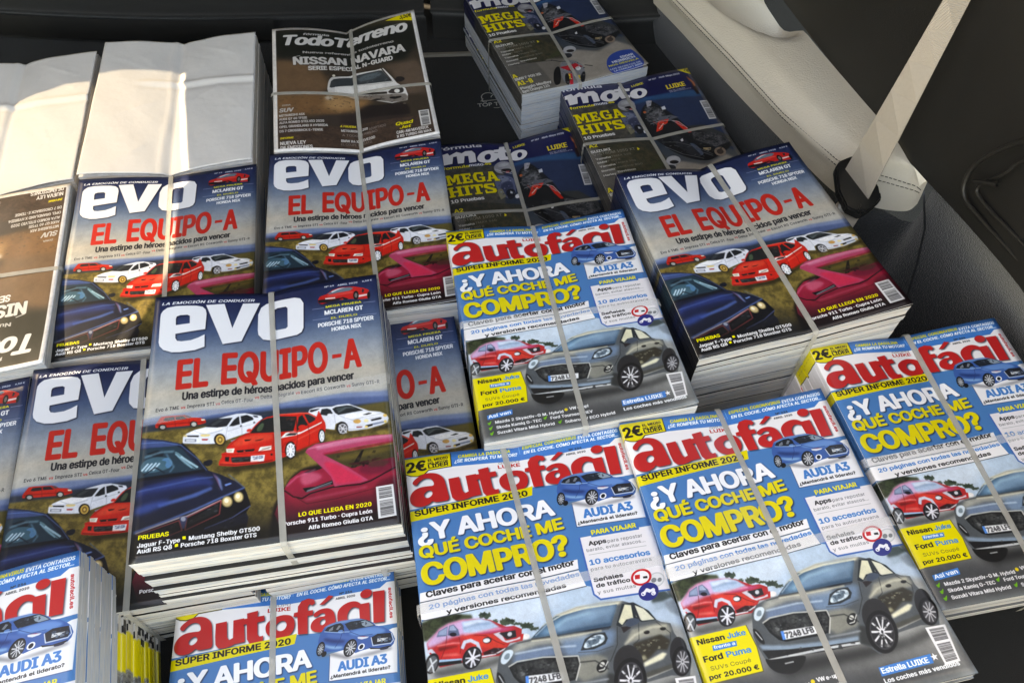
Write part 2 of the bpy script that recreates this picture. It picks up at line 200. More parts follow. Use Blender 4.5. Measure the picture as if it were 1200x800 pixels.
 'c':(198,[104,-4,87,-3,72,1,58,8,46,17,36,29,28,43,22,58,18,75,17,94,18,113,22,130,28,146,36,159,46,171,58,180,72,187,87,191,104,192,113,192,122,191,130,189,138,186,146,182,153,178,159,173,165,167,170,161,174,154,178,146,181,138,151,131,150,136,148,140,145,145,142,149,139,152,135,155,131,158,126,161,121,162,116,164,110,165,104,165,92,164,81,161,73,155,65,148,59,139,54,129,51,118,49,106,48,94,49,81,51,70,54,59,59,49,65,40,73,33,81,28,92,24,104,23,110,24,116,24,121,26,126,28,131,30,135,33,139,36,143,40,146,44,148,49,150,54,152,59,181,51,179,43,175,35,171,28,165,22,160,16,153,11,146,6,138,3,130,0,122,-2,113,-4],),
 'd':(213,[98,-4,82,-3,68,1,56,8,44,17,35,29,27,42,22,58,18,75,17,94,18,113,22,131,27,146,35,160,45,171,56,180,69,187,83,191,98,192,109,192,118,190,126,186,133,182,139,178,144,173,147,168,151,164,153,160,155,160,155,254,186,254,186,0,156,0,156,29,153,29,151,25,147,21,143,16,139,11,133,6,126,2,118,-1,109,-3],[102,23,113,24,123,27,132,32,139,39,145,48,150,58,153,69,155,81,156,95,155,108,153,120,150,131,145,141,139,149,132,156,123,161,113,164,102,165,91,164,81,161,72,156,65,149,59,140,54,131,51,120,49,108,48,95,49,82,51,70,54,58,59,48,65,40,73,33,81,28,91,24],),
 'e':(202,[106,-4,88,-3,73,1,58,8,46,17,36,29,28,42,22,58,18,75,17,93,18,112,22,129,28,145,36,159,46,170,58,180,71,187,86,191,103,192,113,192,123,190,133,187,142,183,151,177,160,170,167,162,173,152,179,141,182,128,185,113,186,97,186,85,37,85,37,110,169,110,155,101,154,113,152,124,149,134,144,143,138,151,131,157,123,161,113,164,103,165,92,164,82,161,73,157,66,151,59,143,54,135,51,125,49,116,48,105,48,89,49,75,51,64,55,53,61,44,67,37,76,31,85,26,95,24,106,23,114,23,120,25,127,26,133,29,138,32,143,36,147,41,150,47,153,53,182,45,179,36,174,27,168,20,160,13,151,7,141,2,130,-1,119,-3],),
 'f':(127,[114,190,114,164,3,164,3,190],[40,0,40,216,41,226,44,235,48,243,53,250,60,255,68,259,76,262,85,264,94,265,100,265,106,264,111,263,115,262,119,261,121,260,114,234,107,236,105,237,101,237,97,237,89,236,82,234,77,230,74,225,72,218,71,209,71,0],),
 'g':(213,[103,-75,90,-75,78,-73,67,-70,57,-66,49,-61,41,-55,35,-49,30,-42,25,-35,51,-20,54,-24,57,-29,61,-33,65,-37,71,-41,77,-44,85,-47,93,-48,103,-49,118,-47,130,-44,141,-38,149,-29,154,-17,156,-3,156,34,153,34,150,30,147,26,143,21,139,16,133,12,126,8,118,5,109,3,97,2,83,4,69,7,56,13,45,22,35,32,28,45,22,60,18,77,17,96,18,114,22,131,27,147,35,160,45,171,56,180,69,187,83,191,98,192,109,192,119,190,127,186,134,182,139,178,144,173,148,168,151,164,154,159,157,159,157,190,186,190,186,-4,185,-20,181,-33,175,-45,167,-54,157,-62,145,-68,132,-72,118,-74],[102,30,113,30,123,33,132,38,139,44,145,51,150,61,153,71,156,83,156,96,156,109,153,121,150,132,145,141,139,150,132,156,123,161,114,164,102,165,91,164,81,161,73,156,65,149,59,141,54,131,51,120,49,109,48,96,49,84,51,72,54,61,59,52,65,44,73,38,81,33,91,30],),
 'h':(205,[57,113,57,0,26,0,26,254,57,254,57,144,51,144,58,159,66,172,76,181,87,187,100,191,114,192,126,191,137,189,148,184,157,178,164,170,170,160,175,149,178,135,179,120,179,0,148,0,148,118,147,131,143,143,136,152,128,159,117,163,105,165,96,164,88,162,80,159,74,154,68,148,63,141,60,133,58,124],),
 'i':(84,[26,0,26,190,57,190,57,0],[42,221,36,222,31,224,27,227,23,231,21,236,21,242,21,247,23,252,27,256,31,259,36,261,42,262,47,261,52,259,57,256,60,252,62,247,63,242,62,236,60,231,57,227,52,224,47,222],),
 'k':(191,[55,68,55,106,60,106,142,190,180,190,92,100,89,100],[26,0,26,254,57,254,57,0],[147,0,74,93,96,114,186,0],),
 'l':(95,[70,-1,56,0,45,4,37,10,31,19,27,29,26,42,26,254,57,254,57,49,57,42,58,35,60,31,63,28,67,27,73,26,80,26,85,27,90,1,88,1,84,0,81,0,77,-1,73,-1],),
 'm':(305,[26,0,26,190,56,190,56,148,54,148,57,157,61,166,66,173,72,179,79,184,86,188,94,191,102,193,110,193,123,192,134,187,144,180,151,171,157,160,160,147,156,147,159,156,163,164,169,172,175,178,182,183,190,187,199,191,208,192,218,193,229,192,239,190,249,186,257,180,264,173,270,164,275,154,278,141,278,128,278,0,248,0,248,127,247,139,243,149,236,156,228,161,219,164,209,165,201,165,194,163,187,160,181,156,177,151,173,145,170,139,168,131,168,124,168,0,137,0,137,130,136,140,132,148,126,156,119,161,110,164,100,165,92,165,85,163,79,160,73,156,67,151,63,145,60,137,58,129,57,119,57,0],),
 'n':(205,[57,113,57,0,26,0,26,190,56,190,56,144,51,144,58,159,66,172,76,181,87,187,100,191,114,192,126,191,137,189,147,184,156,178,164,170,170,160,175,149,178,135,179,120,179,0,148,0,148,118,147,131,143,143,136,152,128,159,117,163,105,165,96,164,88,162,80,159,74,154,68,148,63,141,60,133,58,124],),
 'o':(208,[104,-4,87,-3,72,1,58,8,46,17,36,29,28,43,22,58,18,75,17,94,18,113,22,130,28,146,36,159,46,171,58,180,72,187,87,191,104,192,120,191,136,187,149,180,161,171,171,159,180,146,186,130,189,113,191,94,189,75,186,58,180,43,171,29,161,17,149,8,136,1,120,-3],[104,23,116,24,126,28,135,33,143,40,149,49,154,59,157,70,159,81,160,94,159,106,157,118,154,129,149,139,143,148,135,155,126,161,116,164,104,165,92,164,81,161,73,155,65,148,59,139,54,129,51,118,49,106,48,94,49,81,51,70,54,59,59,49,65,40,73,33,81,28,92,24],),
 'p':(213,[26,-71,26,190,56,190,56,160,59,160,62,164,65,168,69,173,73,178,79,182,86,186,94,190,103,192,115,192,130,191,144,187,156,180,168,171,177,160,185,146,191,131,194,113,195,94,194,75,191,58,185,42,177,29,168,17,157,8,144,1,130,-3,115,-4,104,-3,94,-1,86,2,79,6,74,11,69,16,65,21,62,25,59,29,57,29,57,-71],[110,23,121,24,131,28,140,33,147,40,153,48,158,58,161,70,163,82,164,95,163,108,161,120,158,131,153,140,147,149,140,156,131,161,121,164,110,165,99,164,89,161,81,156,73,149,67,141,62,131,59,120,57,108,56,95,57,81,59,69,63,58,67,48,73,39,81,32,89,27,99,24],),
 'q':(213,[186,-71,155,-71,155,29,153,29,151,25,147,21,143,16,139,11,133,6,126,2,118,-1,109,-3,98,-4,82,-3,68,1,56,8,44,17,35,29,27,42,22,58,18,75,17,94,18,113,22,131,27,146,35,160,45,171,56,180,69,187,83,191,98,192,109,192,118,190,126,186,133,182,139,178,144,173,147,168,151,164,153,160,156,160,156,190,186,190],[102,23,113,24,123,27,132,32,139,39,145,48,150,58,153,69,155,81,156,95,155,108,153,120,150,131,145,141,139,149,132,156,123,161,113,164,102,165,91,164,81,161,72,156,65,149,59,140,54,131,51,120,49,108,48,95,49,82,51,70,54,58,59,48,65,40,73,33,81,28,91,24],),
 'r':(130,[26,0,26,190,56,190,56,160,58,160,62,169,68,177,76,184,85,188,96,191,107,192,115,192,122,192,122,161,115,162,111,163,107,163,103,163,95,162,87,160,80,157,73,153,67,148,63,142,60,135,58,127,57,118,57,0],),
 's':(183,[91,-4,78,-3,67,-2,56,2,46,6,38,12,31,19,25,27,21,37,18,47,47,53,50,44,55,36,62,30,70,26,80,24,91,23,103,24,113,26,122,31,129,37,133,44,134,51,133,58,131,63,127,68,122,72,115,75,106,78,75,85,59,90,46,96,36,104,29,113,25,124,23,137,24,147,27,157,33,166,39,173,48,180,58,185,69,189,81,191,94,192,106,192,117,190,127,186,136,182,143,176,149,170,155,162,159,154,162,145,134,139,131,146,127,152,121,158,114,163,105,165,94,166,83,165,74,163,65,158,59,153,56,146,54,139,55,132,58,126,62,122,68,118,76,114,86,111,115,105,131,100,143,93,153,86,160,76,164,66,166,53,165,43,161,33,156,24,149,16,140,9,130,3,118,-1,105,-3],),
 't':(114,[102,190,102,164,3,164,3,190],[32,236,63,236,63,49,64,41,65,35,68,31,72,27,78,26,85,25,93,26,101,27,107,1,103,0,100,-1,96,-1,92,-2,88,-2,84,-2,69,-1,56,4,46,11,38,20,34,32,32,46],),
 'u':(205,[91,-3,79,-2,68,1,57,5,48,12,41,20,35,29,30,41,27,54,26,69,26,190,57,190,57,72,58,58,62,47,68,37,77,31,88,26,100,25,109,26,117,28,125,31,131,36,137,41,142,48,145,57,147,66,148,76,148,190,179,190,179,0,149,0,149,46,154,46,147,30,139,18,129,8,117,2,105,-1],),
 'v':(195,[81,0,9,190,42,190,83,78,87,66,90,55,93,43,97,32,100,21,103,10,92,10,95,21,98,32,101,43,105,55,108,66,112,78,152,190,186,190,113,0],),
 'w':(284,[69,0,11,190,44,190,67,107,70,95,73,82,77,68,80,54,84,38,88,21,82,21,86,37,89,53,93,67,96,81,100,94,103,107,126,190,158,190,181,107,184,95,187,82,191,68,194,53,198,37,201,21,196,21,199,37,203,53,206,68,210,81,213,95,217,107,240,190,272,190,215,0,184,0,159,86,152,112,150,122,148,131,145,140,138,169,145,169,138,140,136,131,134,121,131,112,129,103,126,94,124,86,99,0],),
 'x':(190,[10,0,86,109,86,86,14,190,50,190,74,153,80,144,85,135,90,127,94,119,99,111,104,103,88,103,93,111,97,119,101,127,106,135,111,144,117,153,141,190,176,190,104,84,104,107,179,0,143,0,115,43,110,51,105,60,100,68,96,76,91,83,86,91,102,91,98,83,93,76,89,68,85,60,80,51,74,43,46,0],),
 'y':(195,[24,-69,31,-43,36,-44,41,-45,47,-45,52,-44,57,-43,61,-41,65,-37,69,-32,72,-26,75,-18,81,-1,9,190,42,190,83,78,87,66,90,55,93,43,96,32,100,21,103,10,92,10,95,21,98,32,101,43,104,55,108,66,112,78,153,190,186,190,102,-29,98,-38,93,-47,88,-54,83,-59,76,-64,70,-68,62,-70,54,-72,46,-73,41,-72,36,-72,32,-72,29,-71,26,-70],),
 'z':(191,[21,0,21,23,127,160,127,161,24,161,24,190,166,190,166,165,63,30,63,28,169,28,169,0],),
 '·':(98,[49,98,43,99,38,101,33,105,29,110,27,115,26,121,27,127,29,132,33,137,38,141,43,143,49,144,55,143,60,141,65,137,69,132,71,127,72,121,71,115,69,110,65,105,60,101,55,99],),
 'º':(168,[84,110,70,111,58,114,46,120,37,127,28,135,22,146,17,157,14,170,13,184,14,198,17,212,22,223,28,234,37,242,46,249,58,254,70,257,84,258,97,257,110,254,121,249,131,242,139,234,146,223,150,212,153,198,154,184,153,170,150,157,146,146,139,135,131,127,121,120,110,114,97,111],[84,135,92,135,100,138,107,141,112,146,117,152,120,159,123,167,124,175,125,184,124,193,123,201,121,209,117,216,112,222,107,227,100,231,92,233,84,234,75,233,67,231,61,227,55,222,51,216,47,209,44,202,43,193,42,184,43,175,44,167,47,159,51,152,55,146,61,141,67,138,75,135],),
 '¿':(180,[113,114,113,110,113,96,111,84,109,75,105,67,101,61,95,55,89,50,82,46,75,41,68,35,61,29,56,23,52,15,49,7,48,-2,49,-10,51,-17,54,-23,58,-28,63,-33,69,-36,76,-39,83,-40,90,-41,98,-40,104,-39,111,-37,117,-33,122,-29,126,-23,130,-16,132,-8,133,1,166,1,164,-13,160,-25,155,-36,147,-46,138,-54,128,-60,116,-65,104,-67,90,-68,76,-67,64,-64,52,-59,42,-53,33,-45,26,-36,21,-25,18,-14,17,-1,18,12,21,24,26,34,33,43,42,52,52,59,59,64,65,68,70,72,74,77,77,82,79,87,81,94,82,101,82,110,82,114],[97,192,103,191,109,189,114,185,117,181,119,175,120,169,119,163,117,158,114,153,109,149,103,147,97,146,91,147,86,149,81,153,78,158,75,163,75,169,75,175,78,181,81,185,86,189,91,191],),
 'Á':(240,[8,0,101,254,138,254,231,0,198,0,144,151,140,161,136,173,132,186,127,201,122,219,116,239,123,239,117,219,111,201,106,185,102,172,98,161,95,151,43,0],[55,71,55,99,185,99,185,71],[106,279,130,329,164,329,131,279],),
 'É':(210,[30,0,30,254,186,254,186,226,62,226,62,143,178,143,178,114,62,114,62,29,188,29,188,0],[95,279,119,329,153,329,121,279],),
 'Í':(151,[16,0,16,29,59,29,59,226,16,226,16,254,135,254,135,226,91,226,91,29,135,29,135,0],[62,279,86,329,120,329,87,279],),
 'Ó':(267,[133,-3,112,-2,93,4,75,12,59,25,46,40,35,58,28,73,24,90,21,108,20,127,21,146,24,165,28,181,35,197,46,215,59,230,75,242,93,251,112,256,133,258,155,256,174,251,192,242,208,230,221,215,232,197,238,181,243,165,246,146,247,127,246,108,243,90,238,73,232,58,221,40,208,25,192,12,174,4,155,-2],[133,26,148,28,162,32,175,38,186,47,196,58,204,72,210,88,214,106,215,127,214,148,210,166,204,182,196,196,186,207,175,216,162,223,148,227,133,228,119,227,105,223,92,216,81,207,71,196,63,182,57,166,53,148,52,127,53,106,57,88,63,72,71,58,81,47,92,38,105,32,119,28],[120,279,144,329,178,329,145,279],),
 'Ú':(259,[129,-4,110,-3,93,1,77,8,63,17,52,27,42,40,36,54,31,70,30,87,30,254,62,254,62,89,63,77,66,66,70,57,77,48,84,40,94,34,104,29,116,27,129,26,143,27,155,29,165,34,175,40,182,48,188,57,193,66,195,77,196,89,196,254,229,254,229,87,227,70,223,54,216,40,207,27,195,17,182,8,166,1,149,-3],[116,279,140,329,174,329,141,279],),
 'á':(195,[80,-4,68,-4,57,-1,47,2,38,8,30,14,24,22,19,32,16,42,15,54,16,64,18,73,22,80,26,87,32,92,39,97,46,100,54,103,63,105,71,107,80,109,89,110,100,111,109,112,117,113,123,114,129,116,133,117,135,120,137,123,138,127,138,128,137,136,136,142,133,148,130,153,125,158,120,161,113,163,106,165,98,165,89,165,82,164,75,161,69,158,63,154,59,150,55,146,52,142,50,137,20,146,26,156,32,165,39,173,48,179,57,184,66,188,77,190,87,192,97,192,104,192,112,191,119,190,128,187,135,184,143,180,150,175,156,168,161,160,165,150,168,139,168,126,168,0,138,0,138,26,136,26,134,21,130,17,126,12,121,8,115,4,108,1,100,-2,90,-4],[85,23,96,23,106,26,114,29,121,34,127,40,132,47,135,54,137,61,138,69,138,95,136,93,133,92,130,91,125,90,121,89,116,88,110,87,105,86,100,86,88,84,81,83,74,81,67,79,61,77,56,74,52,70,48,65,47,59,46,52,46,46,48,41,51,36,55,32,59,29,65,26,71,24,78,23],[81,214,105,265,139,265,106,214],),
 'é':(202,[106,-4,88,-3,73,1,58,8,46,17,36,29,28,42,22,58,18,75,17,93,18,112,22,129,28,145,36,159,46,170,58,180,71,187,86,191,103,192,113,192,123,190,133,187,142,183,151,177,160,170,167,162,173,152,179,141,182,128,185,113,186,97,186,85,37,85,37,110,169,110,155,101,154,113,152,124,149,134,144,143,138,151,131,157,123,161,113,164,103,165,92,164,82,161,73,157,66,151,59,143,54,135,51,125,49,116,48,105,48,89,49,75,51,64,55,53,61,44,67,37,76,31,85,26,95,24,106,23,114,23,120,25,127,26,133,29,138,32,143,36,147,41,150,47,153,53,182,45,179,36,174,27,168,20,160,13,151,7,141,2,130,-1,119,-3],[88,214,112,265,146,265,114,214],),
 'í':(84,[26,0,26,190,57,190,57,0],[28,214,52,265,86,265,53,214],),
 'ñ':(205,[57,113,57,0,26,0,26,190,56,190,56,144,51,144,58,159,66,172,76,181,87,187,100,191,114,192,126,191,137,189,147,184,156,178,164,170,170,160,175,149,178,135,179,120,179,0,148,0,148,118,147,131,143,143,136,152,128,159,117,163,105,165,96,164,88,162,80,159,74,154,68,148,63,141,60,133,58,124],[125,223,121,223,116,224,112,225,108,227,105,228,101,230,91,235,88,236,86,237,83,237,81,237,78,235,77,233,76,230,75,227,74,224,53,224,54,233,56,242,60,249,65,255,72,258,80,259,85,259,89,258,93,257,96,255,100,254,103,252,107,250,110,248,113,247,116,246,119,245,122,245,124,245,126,246,128,248,129,251,130,254,131,258,152,258,151,249,148,240,144,233,139,227,133,224],),
 'ó':(208,[104,-4,87,-3,72,1,58,8,46,17,36,29,28,43,22,58,18,75,17,94,18,113,22,130,28,146,36,159,46,171,58,180,72,187,87,191,104,192,120,191,136,187,149,180,161,171,171,159,180,146,186,130,189,113,191,94,189,75,186,58,180,43,171,29,161,17,149,8,136,1,120,-3],[104,23,116,24,126,28,135,33,143,40,149,49,154,59,157,70,159,81,160,94,159,106,157,118,154,129,149,139,143,148,135,155,126,161,116,164,104,165,92,164,81,161,73,155,65,148,59,139,54,129,51,118,49,106,48,94,49,81,51,70,54,59,59,49,65,40,73,33,81,28,92,24],[90,214,114,265,148,265,115,214],),
 '€':(232,[182,164,170,140,8,140,17,164],[160,115,149,90,8,90,17,115],[212,232,199,205,194,209,189,213,183,217,177,220,171,223,165,225,158,227,151,228,144,228,130,227,118,223,107,216,96,207,88,196,80,182,75,166,72,148,71,127,72,106,75,88,80,72,88,58,96,47,107,38,118,32,130,28,144,26,151,27,158,28,165,29,171,32,177,34,183,37,188,41,193,44,198,48,211,21,202,14,192,8,180,3,169,-1,156,-3,144,-3,124,-2,106,4,90,12,75,24,63,39,52,57,47,73,42,89,40,108,39,127,40,147,42,165,47,181,52,197,63,215,75,230,90,242,106,251,124,256,144,258,157,257,169,255,180,251,192,246,202,240],),
}
_gc = {}
def glyph(ch):
    if ch not in _gc:
        s = GLY.get(ch, GLY['-']); adv = s[0] / 500; E = []
        for l in s[1:]:
            v = np.array(l, float).reshape(-1, 2) / 500
            E.append(np.hstack([v, np.roll(v, -1, 0)]))
        _gc[ch] = adv, np.vstack(E)
    return _gc[ch]
CAP = glyph('H')[1][:, 1].max()
def text_edges(s, shear, space=0.0):
    x = 0; out = []
    for ch in s:
        if ch == ' ': x += .19 + space; continue
        adv, E = glyph(ch); E = E + np.array([x, 0, x, 0]); out.append(E); x += adv + space
    E = np.vstack(out)
    if shear: E = E + np.stack([E[:, 1] * shear, 0 * E[:, 0], E[:, 3] * shear, 0 * E[:, 0]], 1)
    return E

def _r(a, b, c, d): return [(a, b), (c, b), (c, d), (a, d)]
SLAB = {
 'M': (1.15, [_r(0, 0, .36, .16), _r(.64, 0, 1, .16), _r(.09, 0, .28, 1), _r(.72, 0, .91, 1), _r(0, .84, .28, 1), _r(.72, .84, 1, 1), [(.2, 1), (.36, 1), (.6, .25), (.42, .25)], [(.64, 1), (.8, 1), (.58, .25), (.4, .25)]]),
 'E': (.85, [_r(0, 0, .9, .18), _r(.12, 0, .4, 1), _r(0, .82, .9, 1), _r(.3, .41, .7, .58), _r(.72, 0, .92, .34), _r(.72, .68, .9, 1), _r(.58, .33, .72, .66)]),
 'G': (.9, [_r(.25, 0, .8, .18), _r(.2, .82, .78, 1), [(0, .3), (.3, .3), (.3, .7), (0, .7)], [(0, .3), (.25, 0), (.4, .1), (.3, .35)], [(0, .7), (.22, 1), (.4, .9), (.3, .65)], _r(.68, .05, .95, .5), _r(.5, .38, 1, .52), _r(.72, .64, .92, 1)]),
 'A': (1.0, [_r(0, 0, .36, .15), _r(.6, 0, 1, .15), [(.08, 0), (.28, 0), (.56, 1), (.34, 1)], [(.66, 0), (.94, 0), (.66, 1), (.4, 1)], _r(.25, .24, .75, .38), _r(.3, .86, .66, 1)]),
 'H': (1.0, [_r(0, 0, .42, .16), _r(.58, 0, 1, .16), _r(0, .84, .42, 1), _r(.58, .84, 1, 1), _r(.09, 0, .34, 1), _r(.66, 0, .91, 1), _r(.3, .42, .7, .58)]),
 'I': (.5, [_r(0, 0, 1, .16), _r(0, .84, 1, 1), _r(.25, 0, .75, 1)]),
 'T': (.85, [_r(.2, 0, .8, .16), _r(.36, 0, .66, 1), _r(0, .82, 1, 1), _r(0, .62, .18, 1), _r(.82, .62, 1, 1)]),
 'S': (.8, [_r(.15, 0, .85, .18), _r(.15, .82, .8, 1), [(0, .84), (.12, .97), (.34, .86), (.34, .72), (1, .42), (1, .14), (.88, .03), (.66, .14), (.66, .30), (0, .58)], _r(0, 0, .18, .36), _r(.8, .66, .96, 1)]),
}
class Press:
    def __init__(s, ratio):
        s.W = int(100 * PX); s.H = int(100 * PX * ratio); s.img = np.zeros((s.H, s.W, 3), 'f')
        s.clip = None
        s.fine = field(s.W, s.H, (26, 11, 5, 2.3)); s.fine = (s.fine - s.fine.min()) / np.ptp(s.fine)
    def put(s, m, col, a=1):
        if m is None: return
        x, y, c = m; h, w_ = c.shape; c = c * a
        if s.clip is not None: c = c * s.clip[y:y + h, x:x + w_]
        R = s.img[y:y + h, x:x + w_]
        R += (np.array(col, 'f') / 255 - R) * c[..., None]
    def soft(s, m, r):
        x, y, c = m; p = int(2 * r) + 2
        big = np.pad(c, p); big = blur(big, r); x -= p; y -= p
        cx = max(0, -x); cy = max(0, -y); big = big[cy:, cx:]; x = max(0, x); y = max(0, y)
        big = big[:s.H - y, :s.W - x]
        return (x, y, big) if big.size else None
    def bg(s, stops):
        v = np.arange(s.H) / PX; ks = [t[0] for t in stops]
        for i in range(3): s.img[..., i] = np.interp(v, ks, [t[i + 1] / 255 for t in stops])[:, None]
        s.img *= (1 + .05 * (s.fine - .5))[..., None]
    def shape(s, edges, col, o):
        m = coverage(edges, s.W, s.H)
        if m is None: return
        if 'c' in o:
            e = edges + np.array([.45, .55, .45, .55]) * PX * (.6 if o['c'] == 'q' else 1) if isinstance(edges, np.ndarray) else [np.array(l) + np.array([.45, .55]) * PX for l in edges]
            sh = coverage(e, s.W, s.H)
            if sh is not None:
                sh = s.soft(sh, .35 * PX); s.put(sh, (16, 18, 34), .85)
        if 'b' in o:
            m = s.soft(m, float(o['b']) * PX)
            if m is None: return
        s.put(m, col, float(o.get('a', 1)))
    def text(s, txt, col, o, g):
        x0, y0, x1, y1, h = g
        if o.get('b') is True and all(ch in SLAB for ch in txt): return s.slab(txt, col, o, g)
        bold = .038 if 'h' in o else .038 if 'n' in o else 0 if 'l' in o else .012 if 'r' in o else .034
        E = text_edges(txt, .22 if 'i' in o else 0, -.012 if 'h' in o else .02 if len(txt) > 8 and h < 1.8 else 0)
        mn, mx_ = E[:, [0, 2]].min(), E[:, [0, 2]].max(); L = math.hypot(x1 - x0, y1 - y0); d = ((x1 - x0) / L, (y1 - y0) / L)
        ratio = min(1.3, L / (mx_ - mn) / (h / CAP)); r0 = bold * h / CAP; rx = r0 * min(1.1, ratio * 1.15); ry = r0 * .62
        sx = (L - 2 * rx) / (mx_ - mn); sy = (h - 2 * ry) / CAP
        def tr(X, Y):
            a = (X - mn) * sx + rx; b = Y * sy + ry
            return (x0 + d[0] * a + d[1] * b) * PX, (y0 + d[1] * a - d[0] * b) * PX
        X0, Y0 = tr(E[:, 0], E[:, 1]); X1, Y1 = tr(E[:, 2], E[:, 3]); E = np.stack([X0, Y0, X1, Y1], 1)
        s.letters(E, rx * PX, ry * PX, d, col, o)
    def letters(s, E, rx, ry, d, col, o):
        ks = [(0, 0)] + ([(q * math.cos(k * math.pi / 8), q * math.sin(k * math.pi / 8)) for k in range(16) for q in ((1, .5) if rx > 5 else (1,))] if rx > .25 else [])
        big = None
        for kx, ky in ks:
            ox, oy = d[0] * kx * rx + d[1] * ky * ry, d[1] * kx * rx - d[0] * ky * ry
            m = coverage(E + np.array([ox, oy, ox, oy]), s.W, s.H)
            if m is None: continue
            x, y, c = m
            if big is None:
                p = int(max(rx, ry)) + 3; bx, by = x - p, y - p; big = np.zeros((c.shape[0] + 2 * p, c.shape[1] + 2 * p))
            R = big[y - by:y - by + c.shape[0], x - bx:x - bx + c.shape[1]]
            R[:] = np.maximum(R, c[:R.shape[0], :R.shape[1]])
        if big is None: return
        def clipm(x, y, c):
            cx = max(0, -x); cy = max(0, -y); c = c[cy:, cx:]; x = max(0, x); y = max(0, y); return x, y, c[:s.H - y, :s.W - x]
        if 'c' in o:
            k = .6 if o['c'] == 'q' else 1; sh = s.soft((bx + int(.4 * PX * k), by + int(.5 * PX * k), big), .35 * PX)
            if sh: s.put(sh, (16, 18, 34), .85)
        s.put(clipm(bx, by, big), col, float(o.get('a', 1)))
    def slab(s, txt, col, o, g):                          # heavy slab-serif capitals
        x0, y0, x1, y1, h = g; L = math.hypot(x1 - x0, y1 - y0); d = ((x1 - x0) / L, (y1 - y0) / L)
        ws = [SLAB[ch][0] for ch in txt]; tot = sum(ws) + .05 * (len(txt) - 1); a = 0
        for pas in (0, 1):
            a = 0
            for ch, w_ in zip(txt, ws):
                for q in SLAB[ch][1]:
                    l = []
                    for X, Y in q:
                        X = (a + X * w_) * L / tot; Y *= h; l.append(((x0 + d[0] * X + d[1] * Y) * PX, (y0 + d[1] * X - d[0] * Y) * PX))
                    if pas == 0:
                        sh = coverage([np.array(l) + np.array([.4, .45]) * PX], s.W, s.H)
                        if sh is not None: s.put(s.soft(sh, .25 * PX), (16, 16, 20), .6)
                    else: s.shape([l], col, {})
                a += w_ + .05
    def run(s, ops):
        for e in ops:
            op = e[0]
            if op == 'BG': s.bg(e[1]); continue
            if op == 'C':
                x0, y0, x1, y1 = [int(t * PX) for t in e[1][:4]]; s.clip = np.zeros((s.H, s.W), 'f'); s.clip[y0:y1, x0:x1] = 1
                s.put((0, 0, np.ones((s.H, s.W), 'f')), e[1][4:]); continue
            if op == 'D':
                v = np.arange(s.H) / PX; a = np.clip((v - e[1][0]) / (e[1][1] - e[1][0]), 0, 1) ** 1.3
                s.put((0, 0, np.repeat(a[:, None], s.W, 1)), e[1][2:], .9); continue
            if op == 'F':                                   # the picture goes through the screen and the press
                b_ = [blur(s.img[..., i], 1) for i in range(3)]; b_ = np.stack(b_, -1)[:s.H, :s.W]
                g = field(s.W, s.H, (3.1, 1.7)); g2 = field(s.W, s.H, (60, 23, 9))
                s.img[:] = b_ * (1 + .09 * (g - .5) + .18 * (g2 - .5))[..., None]
                continue
            col = e[1]; o = {}
            for t in e[2]:
                k, _, v = t.partition('='); o[k] = v or True
            if op == 'T': s.text(e[4], col, o, e[3]); continue
            if op in 'PN':
                loops = [np.array(l, float) * PX for l in e[3]]
                if 's' in o: loops = [smooth_loop(l) for l in loops]
                if op == 'P': s.shape(loops, col, o)
                else:
                    m = coverage(loops, s.W, s.H)
                    if m is None: continue
                    m = s.soft(m, 3); x, y, c = m; f = np.clip((s.fine[y:y + c.shape[0], x:x + c.shape[1]] - .25) * 2, 0, 1)
                    s.put((x, y, c), col[:3]); s.put((x, y, c * f), col[3:])
            elif op == 'R':                                 # small irregular fragments inside an outline
                l = np.array(e[3][0], float); mn, mx_ = l.min(0), l.max(0); c1, c2 = np.array(col[:3], float), np.array(col[3:], float)
                for _ in range(int(e[2][0])):
                    p = mn + RNG.random(2) * (mx_ - mn); ins = False
                    for a, b in zip(l, np.roll(l, -1, 0)):
                        if (a[1] > p[1]) != (b[1] > p[1]) and p[0] < (b[0] - a[0]) * (p[1] - a[1]) / (b[1] - a[1]) + a[0]: ins = not ins
                    if not ins: continue
                    sz = RNG.uniform(.25, 1.1); an = RNG.random() * 6.3; k = [(an + i * 1.57 + RNG.normal(0, .3)) for i in range(4)]; el = RNG.uniform(.3, 1)
                    t = RNG.random() ** 2.2
                    s.shape([[((p[0] + sz * math.cos(q)) * PX, (p[1] + sz * el * math.sin(q)) * PX) for q in k]], c2 + (c1 - c2) * t, {'a': .75})
            elif op == 'Q':
                wd = float(o.get('w', .5)) * PX / 2
                for l in e[3]:
                    p = np.array(l, float) * PX
                    for a, b in zip(p[:-1], p[1:]):
                        t = b - a; L = np.hypot(*t)
                        if L < 1e-6: continue
                        n = np.array([-t[1], t[0]]) / L * wd; u = t / L * wd * .4
                        s.shape([[a - n - u, a + n - u, b + n + u, b - n + u]], col, {k: v for k, v in o.items() if k in 'ab'})
            elif op in 'EW':
                cx, cy, ax, ay, bx, by = [t * PX for t in e[3]]
                if op == 'E':
                    k = np.arange(28) * math.pi / 14
                    l = np.stack([cx + ax * np.cos(k) + bx * np.sin(k), cy + ay * np.cos(k) + by * np.sin(k)], 1)
                    if 'n' in o: l = l + RNG.normal(0, .28 * PX, l.shape)
                    s.shape([l], col, o)
                else:                                       # spoked wheel
                    for i in range(10):
                        a = i * math.pi / 5 + .2
                        q = lambda r, t: (cx + r * (ax * math.cos(t) + bx * math.sin(t)), cy + r * (ay * math.cos(t) + by * math.sin(t)))
                        s.shape([[q(.12, a - .5), q(.97, a - .07), q(.97, a + .07), q(.12, a + .5)]], col, {})
            elif op == 'V':
